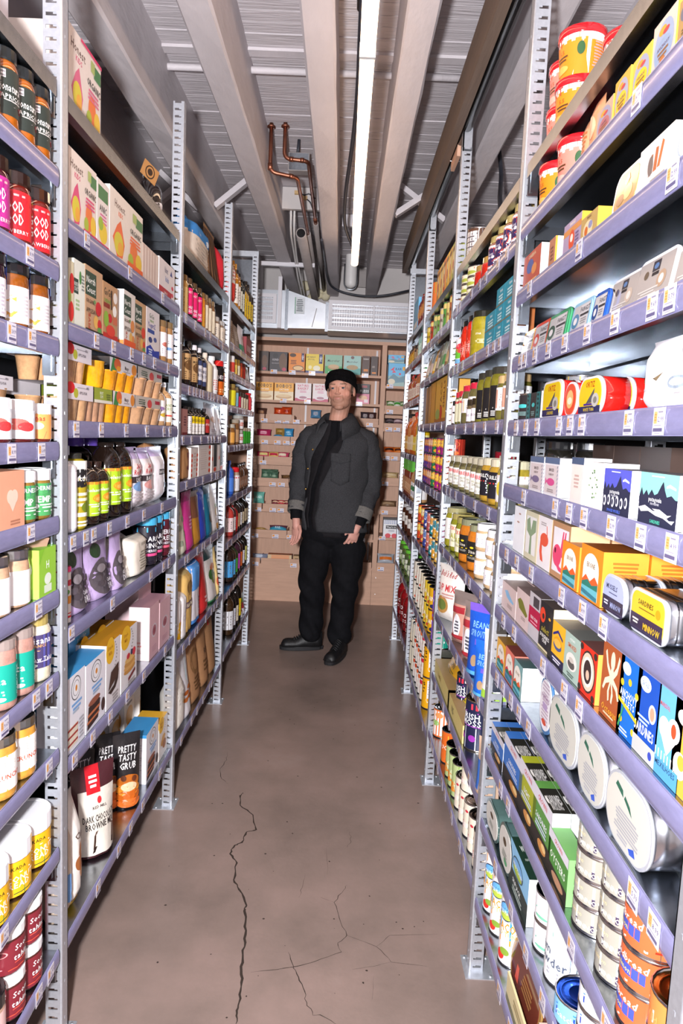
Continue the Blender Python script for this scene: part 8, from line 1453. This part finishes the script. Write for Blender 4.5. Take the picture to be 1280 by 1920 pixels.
SLL = [(V3(-.15, 4.755, 1.515), .072), (V3(-.225, 4.76, 1.47), .082), (V3(-.268, 4.775, 1.36), .076), (V3(-.288, 4.79, 1.2), .07), (V3(-.298, 4.755, 1.07), .062), (V3(-.302, 4.71, .985), .054)]
SLR = [(V3(.06, 4.75, 1.51), .075), (V3(.142, 4.75, 1.465), .088), (V3(.178, 4.77, 1.35), .085), (V3(.195, 4.785, 1.19), .078), (V3(.168, 4.73, 1.06), .072), (V3(.138, 4.67, .965), .064)]
sleeve('sleeve', SLL, 'denim', 2.0); sleeve('sleeve', SLR, 'denim', 3.1)
for pts, s in (([(V3(-.299, 4.735, 1.03), .062), (V3(-.302, 4.705, .972), .06)], 1), ([(V3(.152, 4.695, 1.01), .073), (V3(.134, 4.665, .942), .07)], 2)): sleeve('sleeve_cuff', pts, 'denimcuff', s, nz=8, amp=.002)
for pts, s in (([(V3(-.302, 4.71, .985), .042), (V3(-.300, 4.688, .925), .036)], 1), ([(V3(.136, 4.668, .955), .048), (V3(.118, 4.646, .90), .04)], 2)): sleeve('undersleeve', pts, 'blackcloth', s, par=person, nz=8, amp=.003)
# collar
cl = MB(); na = 40
for j, (z, rx, ry, dz) in enumerate(((1.58, .086, .08, 0), (1.64, .088, .086, .004), (1.652, .098, .095, .004), (1.615, .128, .112, -.004), (1.56, .165, .13, -.03))):
    A0, A1 = math.radians(12), math.radians(360-62)
    for i in range(na+1):
        a = A0+(A1-A0)*i/na; e = abs(i/na-.5)*2; drop = dz*e**2*1.6-(.07*e**3 if j < 3 else .045*e**3)
        cl.v.append(tuple(V3(-.047+rx*math.sin(a), 4.742-ry*math.cos(a)-(.03*e**4 if j > 2 else .012*e**4), z+drop)))
for j in range(4):
    for i in range(na): q = j*(na+1)+i; cl.face((q, q+1, q+na+2, q+na+1), None, True)
o = cl.build('collar', 'denim', jacket); s = o.modifiers.new('thickness', 'SOLIDIFY'); s.thickness = .005
def on_jacket(a, z, off=.004):
    cx, cy, rx, ry = ring_at(JR, z); k = 1+fold(a, z, .010, 1.7)/.2; return V3(cx+(rx*k+off)*math.sin(a), cy-(ry*k+off)*math.cos(a), z)
def patch(name, a0, a1, z0, z1, m, off=.004, point=0.0):
    mb = MB(); n = 8
    for j in range(n+1):
        for i in range(n+1):
            u = i/n; zz = z0+(z1-z0)*j/n; zz -= point*(1-abs(2*u-1))*(1-j/n); mb.v.append(tuple(on_jacket(a0+(a1-a0)*u, zz, off)))
    for j in range(n):
        for i in range(n): q = j*(n+1)+i; mb.face((q, q+1, q+n+2, q+n+1), None, True)
    o = mb.build(name, m, jacket); s = o.modifiers.new('thickness', 'SOLIDIFY'); s.thickness = .003; return o
patch('pocket', -.16, .42, 1.2, 1.375, 'denim', .003, .03); patch('pocket_flap', -.17, .43, 1.335, 1.385, 'denim', .007, .02)
for z in (1.0, 1.13, 1.27, 1.40):
    xl, xr = jedge(z); cx, cy, rx, ry = ring_at(JR, z); a = math.asin((xl-.012-cx)/rx) if abs((xl-.012-cx)/rx) < 1 else -1.4
    b2 = MB(); blob(b2, on_jacket(a, z, .003), (.007, .004, .007), None, 6); b2.build('button', 'brass', jacket)
shell('undershirt', [(.80, -.045, 4.75, .205, .14), (.95, -.045, 4.75, .2, .14), (1.2, -.045, 4.75, .195, .142), (1.4, -.045, 4.75, .2, .135), (1.5, -.045, 4.75, .16, .105), (1.565, -.045, 4.742, .088, .082), (1.598, -.045, 4.736, .074, .074)], 'blackcloth', None, .005, 4.0, pw=2.0)
def sedge(z): 
    l, r = jedge(max(.86, min(1.59, z))); m_ = (l+r)/2; return m_-.012-.03*max(0, (z-1.38)/.2), m_+.012+.055*max(0, (z-1.38)/.2)
shell('overshirt', [(.82, -.043, 4.75, .214, .15), (.95, -.043, 4.75, .208, .15), (1.2, -.043, 4.75, .202, .15), (1.4, -.043, 4.75, .21, .145), (1.5, -.043, 4.75, .18, .115), (1.56, -.045, 4.742, .1, .088), (1.6, -.045, 4.738, .086, .084)], 'greycloth', sedge, .004, 6.0, thick=.004)
# trousers
mb = MB()
for c, r in (((-.045, 4.75, .84), (.228, .15, .13)), ((-.045, 4.75, .92), (.21, .145, .12)), ((-.145, 4.745, .72), (.125, .125, .13)), ((.055, 4.735, .72), (.132, .13, .13))): blob(mb, V3(*c), r)
limb(mb, [(V3(-.155, 4.745, .72), .118), (V3(-.172, 4.735, .58), .1), (V3(-.178, 4.725, .47), .088), (V3(-.172, 4.76, .33), .083), (V3(-.172, 4.765, .2), .082), (V3(-.174, 4.765, .13), .084)], 20)
limb(mb, [(V3(.062, 4.735, .72), .122), (V3(.058, 4.71, .58), .104), (V3(.05, 4.69, .46), .09), (V3(.045, 4.715, .33), .082), (V3(.032, 4.71, .2), .08), (V3(.028, 4.70, .12), .08)], 20)
tm = fuse('trousers', mb, .0065, 4, .5)
NN = [v.normal.copy() for v in tm.vertices]
for v, nz_ in zip(tm.vertices, NN):
    p = v.co; a = math.atan2(p.x+.12 if p.x < -.02 else p.x-.08, -p.y)
    kn = math.exp(-((p.z-.46)/.1)**2)+.8*math.exp(-((p.z-.14)/.08)**2)+.5
    p.x += nz_.x*.006*kn*math.sin(38*p.z+3*a); p.y += nz_.y*.006*kn*math.sin(38*p.z+3*a+1)
    if p.z < .062: p.z = .062-(.062-p.z)*.12
trousers = link('trousers', tm, 'blackcloth', person)
# shoes
def shoe(heel, toe):
    h0 = Vector((heel[0]-PX, heel[1]-PY, 0)); t0 = Vector((toe[0]-PX, toe[1]-PY, 0)); d = (t0-h0); L = d.length; d.normalize(); s = Vector((-d.y, d.x, 0))
    mb = MB(); ns, na = 22, 18
    def wid(t): return .036+.014*math.sin(min(1, t*1.1)*PI*.62)*(1 if t < .82 else math.sqrt(max(.02, 1-((t-.82)/.18)**2)))-(.014 if t < .06 else 0)
    def hgt(t): return .028+(.075 if t < .3 else .075*max(0, 1-(t-.3)/.36)**1.2+.026*(1-max(0, (t-.8)/.2)**3)*min(1, (t-.3)/.2))
    for j in range(ns+1):
        t = j/ns; w = wid(t)*(.55 if j in (0, ns) else 1); hh = hgt(t)*(.6 if j == ns else 1)
        for i in range(na):
            a = 2*PI*i/na; z = .026+(hh*max(0, math.sin(a))**.7 if math.sin(a) > 0 else 0); mb.v.append(tuple(h0+d*(L*t)+s*(w*math.cos(a)*(1-.25*max(0, math.sin(a))))+Vector((0, 0, z))))
    for j in range(ns):
        for i in range(na): k = (i+1) % na; mb.face((j*na+i, j*na+k, (j+1)*na+k, (j+1)*na+i), None, True)
    mb.face([i for i in reversed(range(na))]); mb.face([ns*na+i for i in range(na)])
    o = mb.build('shoe', 'leather', person); sl = MB(); n = 40; lo = []
    for z, k in ((0, .96), (.004, 1.06), (.024, 1.07), (.029, 1.0)):
        for i in range(n):
            a = 2*PI*i/n; t = .5-.5*math.cos(a); w = max(.012, wid(t))*k*(abs(math.sin(a))**.45); sg = 1 if math.sin(a) >= 0 else -1; p = h0+d*(L*(.5-.515*math.cos(a)*k*.98))+s*(w*sg); sl.v.append((p.x, p.y, z))
    for j in range(3):
        for i in range(n): k = (i+1) % n; sl.face((j*n+i, j*n+k, (j+1)*n+k, (j+1)*n+i), None, False)
    sl.face([i for i in reversed(range(n))]); sl.build('sole', 'rubber', o)
    for q in range(6):
        t = .4+.055*q; z = .03+hgt(t)+.001; w = .026-.001*q
        lc_ = MB(); lc_.tube([h0+d*(L*t)+s*(-w)+Vector((0, 0, z-.012)), h0+d*(L*(t+.01))+Vector((0, 0, z+.003)), h0+d*(L*(t+.02))+s*w+Vector((0, 0, z-.012))], .0035, 6); lc_.build('lace', 'rubber', o)
shoe((-.09, 4.775), (-.375, 4.735)); shoe((.06, 4.715), (-.035, 4.425))

# ------------------------------------------------------------------ boxes and packets in the cabinet
def cx_(u, z): 
    k = (u-640.0)/FPX; dz = z-EYE.z; Y = CY+.02
    return (k*(Y*CF.y+dz*CF.z)-(Y*CR.y+dz*CR.z))/(CR.x-k*CF.x)
def snack(u0, u1, z, h, c, name, lab, el=(), d=.12, s=None, t=None, dy=.02, shape=None, cat='box', rx=0.0, **k):
    x0, x1 = cx_(u0, z), cx_(u1, z); P, dd, hh = (shape or BOX)((x1-x0)*.97, h, d, c, *((s, t) if not shape else ()), el=el, **k)
    return spawn(P, name, ((x0+x1)/2, CY+dy, z+.0008), 0, lab, cat, None, rx)
Z1, Z2 = 2.03, 1.785
snack(484, 503, Z1, .17, '4a3a34', 'granola_bar_box', 'dark brown bar box at the far end of the upper cabinet row', [('e', .6, .5, .3, .3, '6a4a38'), ('e', .6, .12, .2, .08, 'a83c50')])
snack(504, 538, Z1, .168, '3c3438', 'granola_bar_box', 'charcoal bar box with a bear-like emblem and crunchy lettering', [('e', .35, .8, .16, .12, '2a2428'), ('t', .35, .6, .1, 'b8b0b4', 'KIND', .4), ('t', .35, .42, .06, 'a8a0a4', 'CRUNCHY', .5), ('e', .76, .5, .22, .44, '6a4a34'), ('e', .84, .12, .12, .09, 'b83c54')])
snack(540, 571, Z1, .165, 'e8861c', 'protein_bar_box', 'orange bar box with a black drawn biscuit', [('r', .78, .55, .96, 1, '3a2a5a'), ('T', .87, .78, .12, 'f0e8f4', 'MID', .3), ('e', .6, .22, .34, .14, '2a1c14'), ('e', .6, .22, .3, .11, 'e8c08a'), ('r', 0, 0, 1, .08, '5a1c2c'), ('l', .3, .6, .4, 3, .08, '7a3c14'), ('e', .25, .88, .2, .1, '4a2c14')])
snack(572, 606, Z1, .162, 'e8c83c', 'protein_bar_box', 'yellow bar box with navy stripe and cookie', [('r', .74, .5, .94, 1, '2c3468'), ('T', .84, .76, .12, 'f0f0f4', 'MID', .3), ('t', .3, .84, .08, '4a4434', 'BIRTHDAY', .5), ('t', .3, .72, .08, '4a4434', 'SPOOL', .4), ('e', .62, .26, .2, .14, 'f0e8d0'), ('r', 0, 0, 1, .12, '3a3c7a'), ('e', .25, .3, .1, .1, 'f4e8b0')])
snack(608, 641, Z1, .162, '8ab49a', 'bar_box', 'pale green bar box with a green lower half', [('r', 0, 0, 1, .4, '2f9a4c'), ('t', .5, .7, .12, '4a4a40', 'Macrobar', .7, .2), ('e', .5, .36, .34, .14, 'b08a5c'), ('e', .5, .4, .3, .1, 'c8a478'), ('l', .5, .12, .5, 1, .05, 'e8f4e8')])
snack(643, 676, Z1, .162, '9ac0b8', 'bar_box', 'grey-teal bar box beside the pale green one', [('r', 0, 0, 1, .34, '4a9a94'), ('t', .5, .68, .1, '5a5a58', 'Macrobar', .7, .2), ('e', .5, .38, .34, .13, 'a8885c'), ('e', .5, .9, .1, .08, '6a4a4a')])
snack(678, 692, Z1, .165, '4a2a20', 'chocolate_bar_box', 'chocolate brown bar box with orange print', [('r', .2, .2, .8, .32, 'd87a1c'), ('t', .5, .84, .07, 'e8e0dc', 'RXBAR', .7)])
snack(694, 707, Z1, .165, '3c2420', 'chocolate_bar_box', 'darker slim bar box beside the divider', [('r', .2, .1, .8, .18, 'e0801c'), ('r', .2, .4, .6, .5, '8a7a74')])
T_BO = [('r', 0, 0, 1, .5, 'ecd8b4'), ('t', .5, .82, .2, '2a221c', "BOBO'S", .8), ('t', .5, .62, .1, 'f8f4ec', 'OAT BAR', .5), ('e', .5, .2, .42, .12, 'c8a070'), ('e', .5, .26, .36, .08, 'e0c090'), ('l', .5, .46, .6, 1, .06, 'b8642c')]
snack(479, 512, Z2, .15, 'f0a82c', 'oat_bar_box', 'orange and cream oat bar box at the far end of the second row', T_BO)
snack(513, 550, Z2, .15, 'f0a82c', 'oat_bar_box', 'orange and cream oat bar box lettered in black, beside the pink ones', T_BO)
T_NA = [('t', .5, .86, .13, 'c82c5c', 'NATURES', .7), ('t', .5, .7, .13, 'c82c5c', 'BAKERY', .66), ('l', .5, .56, .5, 2, .07, 'd88aa4'), ('r', 0, 0, 1, .16, 'b82454'), ('e', .46, .2, .34, .12, 'e8dce0'), ('e', .5, .2, .24, .07, 'a87080')]
snack(552, 583, Z2, .155, 'e8dcdc', 'fig_bar_box', 'white and crimson fig bar box beside the oat bars', T_NA)
snack(585, 615, Z2, .155, 'e8dcdc', 'fig_bar_box', 'white and crimson fig bar box partly behind the shoulder', T_NA)
snack(667, 692, Z2, .17, 'd87a94', 'crispy_bar_box', 'black and pink crispy bar box beside the beanie', [('r', 0, .5, 1, 1, '1e1a1c'), ('t', .6, .64, .13, 'f4f0f0', 'FLESS', .66), ('l', .6, .9, .5, 2, .06, 'c83c4c'), ('e', .5, .3, .34, .12, 'e0b08a'), ('r', .6, .06, .9, .22, 'e8d8dc')])
T_ZB = [('r', 0, 0, 1, .45, '9ab8b4'), ('p', [0, .3, .3, .55, .6, .38, 1, .5, 1, .2, 0, .1], '6a90a0'), ('p', [.1, .7, .36, .86, .3, .72, .44, .6, .2, .58, .3, .68], 'e0405c'), ('t', .58, .76, .1, '2c4a8a', 'BAR', .36), ('r', .8, .7, .96, .86, 'e8a83c'), ('e', .66, .54, .06, .05, 'd83c58'), ('e', .2, .2, .2, .12, 'e0d4bc')]
snack(726, 760, 1.948, .195, '6ab8e4', 'kids_bar_box', 'large sky blue bar box with a landscape in the narrow column', T_ZB)
snack(727, 758, 1.948+.1965, .07, '6ab8e4', 'kids_bar_box', 'small sky blue bar box lying on the large one', T_ZB)
snack(717, 748, .616, .17, 'eceaee', 'fruit_bar_box', 'white bar box with blue check top and red apples', [('r', 0, .92, 1, 1, '2a2c34')]+[('r', .06+.12*k, .72+.07*j, .12+.12*k, .76+.07*j, '4a6aa8') for k in range(8) for j in range(3)]+[('r', .16, .46, .86, .64, '1c1a1e'), ('t', .5, .55, .1, 'f4f0f4', "That's it.", .6), ('l', .5, .38, .4, 2, .05, '9a98a4'), ('e', .3, .1, .18, .12, 'd84450'), ('e', .7, .1, .18, .12, 'd84450')])
def pack(u0, u1, z, h, c, lab, el=(), name='snack_bar', cat='packet', d=.06, dy=.05, rx=-.25, kind='pillow', **k):
    snack(u0-1, u1+1, z+.004, h*1.35, c, name, lab, el, d, shape=BAG, dy=dy*.6, cat=cat, rx=rx, kind=kind, **k)
R3, R4_, R5, R6, R7, R8, R9 = 1.607, 1.42, 1.241, 1.051, .824, .59, .335
tray = snack(505, 547, R3, .055, 'b08a72', 'wooden_tray', 'small wooden tray holding orange packets in the cabinet', (), .14, '9a765e', '2a1c14', dy=-.012, cat='tray')
pack(513, 531, R3+.052, .045, 'c8401c', 'left orange-red foil packet in the wooden tray', [('r', .2, .3, .7, .6, 'e0602c')], rx=-.1)
pack(528, 545, R3+.052, .052, 'd0481c', 'right orange-red foil packet in the wooden tray', [('r', .2, .3, .8, .6, 'a8301c')], rx=-.1)
pack(479, 497, R3+.03, .06, '5a3c34', 'brown wrapped bar at the far end of the tray row', [('r', .2, .3, .8, .6, 'a87a5a')])
for u0, u1, c, a in ((582, 600, '5a8ab0', 'steel blue'), (688, 704, '4a3030', 'dark cocoa'), (676, 692, '3a3038', 'black cherry')):
    pack(u0, u1, R3+.04, .055, c, a+' wrapped bar on the bin row level with his collar', [('l', .5, .6, .6, 3, .14, 'c8b8b8')])
pack(480, 506, R4_+.045, .05, 'b82c5a', 'raspberry pink packet in the bin row', [('l', .5, .6, .6, 3, .14, 'f0c0d0')])
pack(509, 531, R4_+.045, .03, '4a94c0', 'flat blue packet lying in the bin row', (), rx=-.9)
pack(515, 531, R4_+.045, .06, 'b8924a', 'gold packet behind the flat blue one', [('r', .2, .2, .8, .5, '8a6428')], dy=.1)
pack(532, 548, R4_+.045, .062, '3f9ad0', 'bright blue ruffled packet in the bin row', [('l', .5, .5, .6, 2, .2, 'bfe0f0')])
for u0, u1, c, l, a in ((480, 506, 'c83c5c', 'e8d88a', 'pink and lemon'), (500, 524, 'e0c86a', 'c83450', 'lemon and pink'), (517, 540, 'd84a6c', 'f0e4c8', 'rose and cream')):
    pack(u0, u1, R5+.045, .045, c, a+' fruit chew packet in the bin row', [('r', .2, .2, .8, .6, l)], rx=-.5)
pack(541, 560, R5+.045, .02, '3a3034', 'dark flat bar beside the fruit chews', (), rx=-1.0)
for k, (u0, u1, dy, a) in enumerate(((489, 504, .03, 'nearest'), (502, 518, .05, 'rear'), (506, 520, .02, 'front'))):
    pack(u0, u1, R6+.045, .065-.012*(k == 2), '5a7a64', a+' clear packet of green snacks', [('r', .1, .5, .9, .6, '3a5a48'), ('e', .5, .3, .3, .14, '8aa48c')], rx=-.3, dy=dy)
pack(526, 556, R6+.045, .04, '5a3e28', 'brown nut cluster packet in the bin row', [('e', .3, .5, .2, .3, '7a5838'), ('e', .6, .4, .2, .3, '6a4a2c')], rx=-.6)
pack(474, 493, R7+.05, .075, '7ac4b4', 'mint green pouch in the bin row', [('t', .5, .5, .2, 'e8f8f4', 'GRAZE', .7), ('l', .5, .3, .6, 2, .12, '4a9a8a')])
for k in range(3): pack(508+k*11, 522+k*11, R7+.045, .04, ('7a1c2c', 'c83c44', '8a2434')[k], ('dark wine', 'bright red', 'burgundy')[k]+' bar wrapper in the bin row', [('r', .1, .3, .9, .55, 'e8c0a0')], rx=-.6)
pack(504, 536, R8+.05, .045, '3f9ab8', 'teal bar wrapper lying across the lower bin', [('r', .0, .5, 1, 1, '6a3c4c'), ('t', .5, .4, .3, 'e8f4f8', 'BAR', .4)], rx=-.7)
pack(474, 500, R8+.05, .02, 'a8803c', 'thin gold wrapper in the lower bin', (), rx=-1.0)
snack(501, 547, R9, .085, 'd8b890', 'ginger_candy_box', 'cream display box with orange stripes and handwritten lettering', [('r', .15, .5+.1*k, .9, .55+.1*k, 'e8742c') for k in range(5)]+[('t', .5, .24, .16, '4a3424', 'Candied Orange', .8)], .09, dy=-.0, t='c8622c')
snack(549, 562, R9, .08, 'b89468', 'ginger_candy_box', 'narrow cream display box beside the orange striped one', [('l', .5, .7, .7, 4, .16, '6a4a2c')], .09, dy=.0)
pack(472, 500, R9+.03, .05, '8a90a8', 'grey-blue foil packets heaped at the far end of the lowest shelf', [('e', .4, .5, .3, .3, 'c8d0e0')], rx=-.6)
for u0, u1, z, c, l, a in ((725, 740, 1.728, '6a8a4a', 'e0e4d0', 'green leafy'), (738, 752, 1.728, 'd8d8c8', '4a9a3c', 'white and green'), (750, 764, 1.728, '5a7a44', 'c8d0b0', 'olive'), (722, 740, 1.576, '2a2426', '6a5c60', 'black'), (737, 756, 1.576, '6a4a50', 'c8b0b4', 'mauve brown'), (720, 740, 1.325, 'c85a1c', '3a2018', 'orange and black'), (738, 758, 1.325, 'e07a2c', '5a2c1c', 'bright orange'), (716, 746, 1.1, 'c8a878', 'e0c8a0', 'tan stacked'), (714, 742, .845, '7a5c44', 'a88a6c', 'brown flat'), (708, 738, .337, 'b0b4bc', 'd8742c', 'silver and orange')):
    pack(u0, u1, z+.045, .05 if z > .4 else .07, c, a+' packet in the narrow column', [('r', .1, .3, .9, .6, l)], rx=-.5)
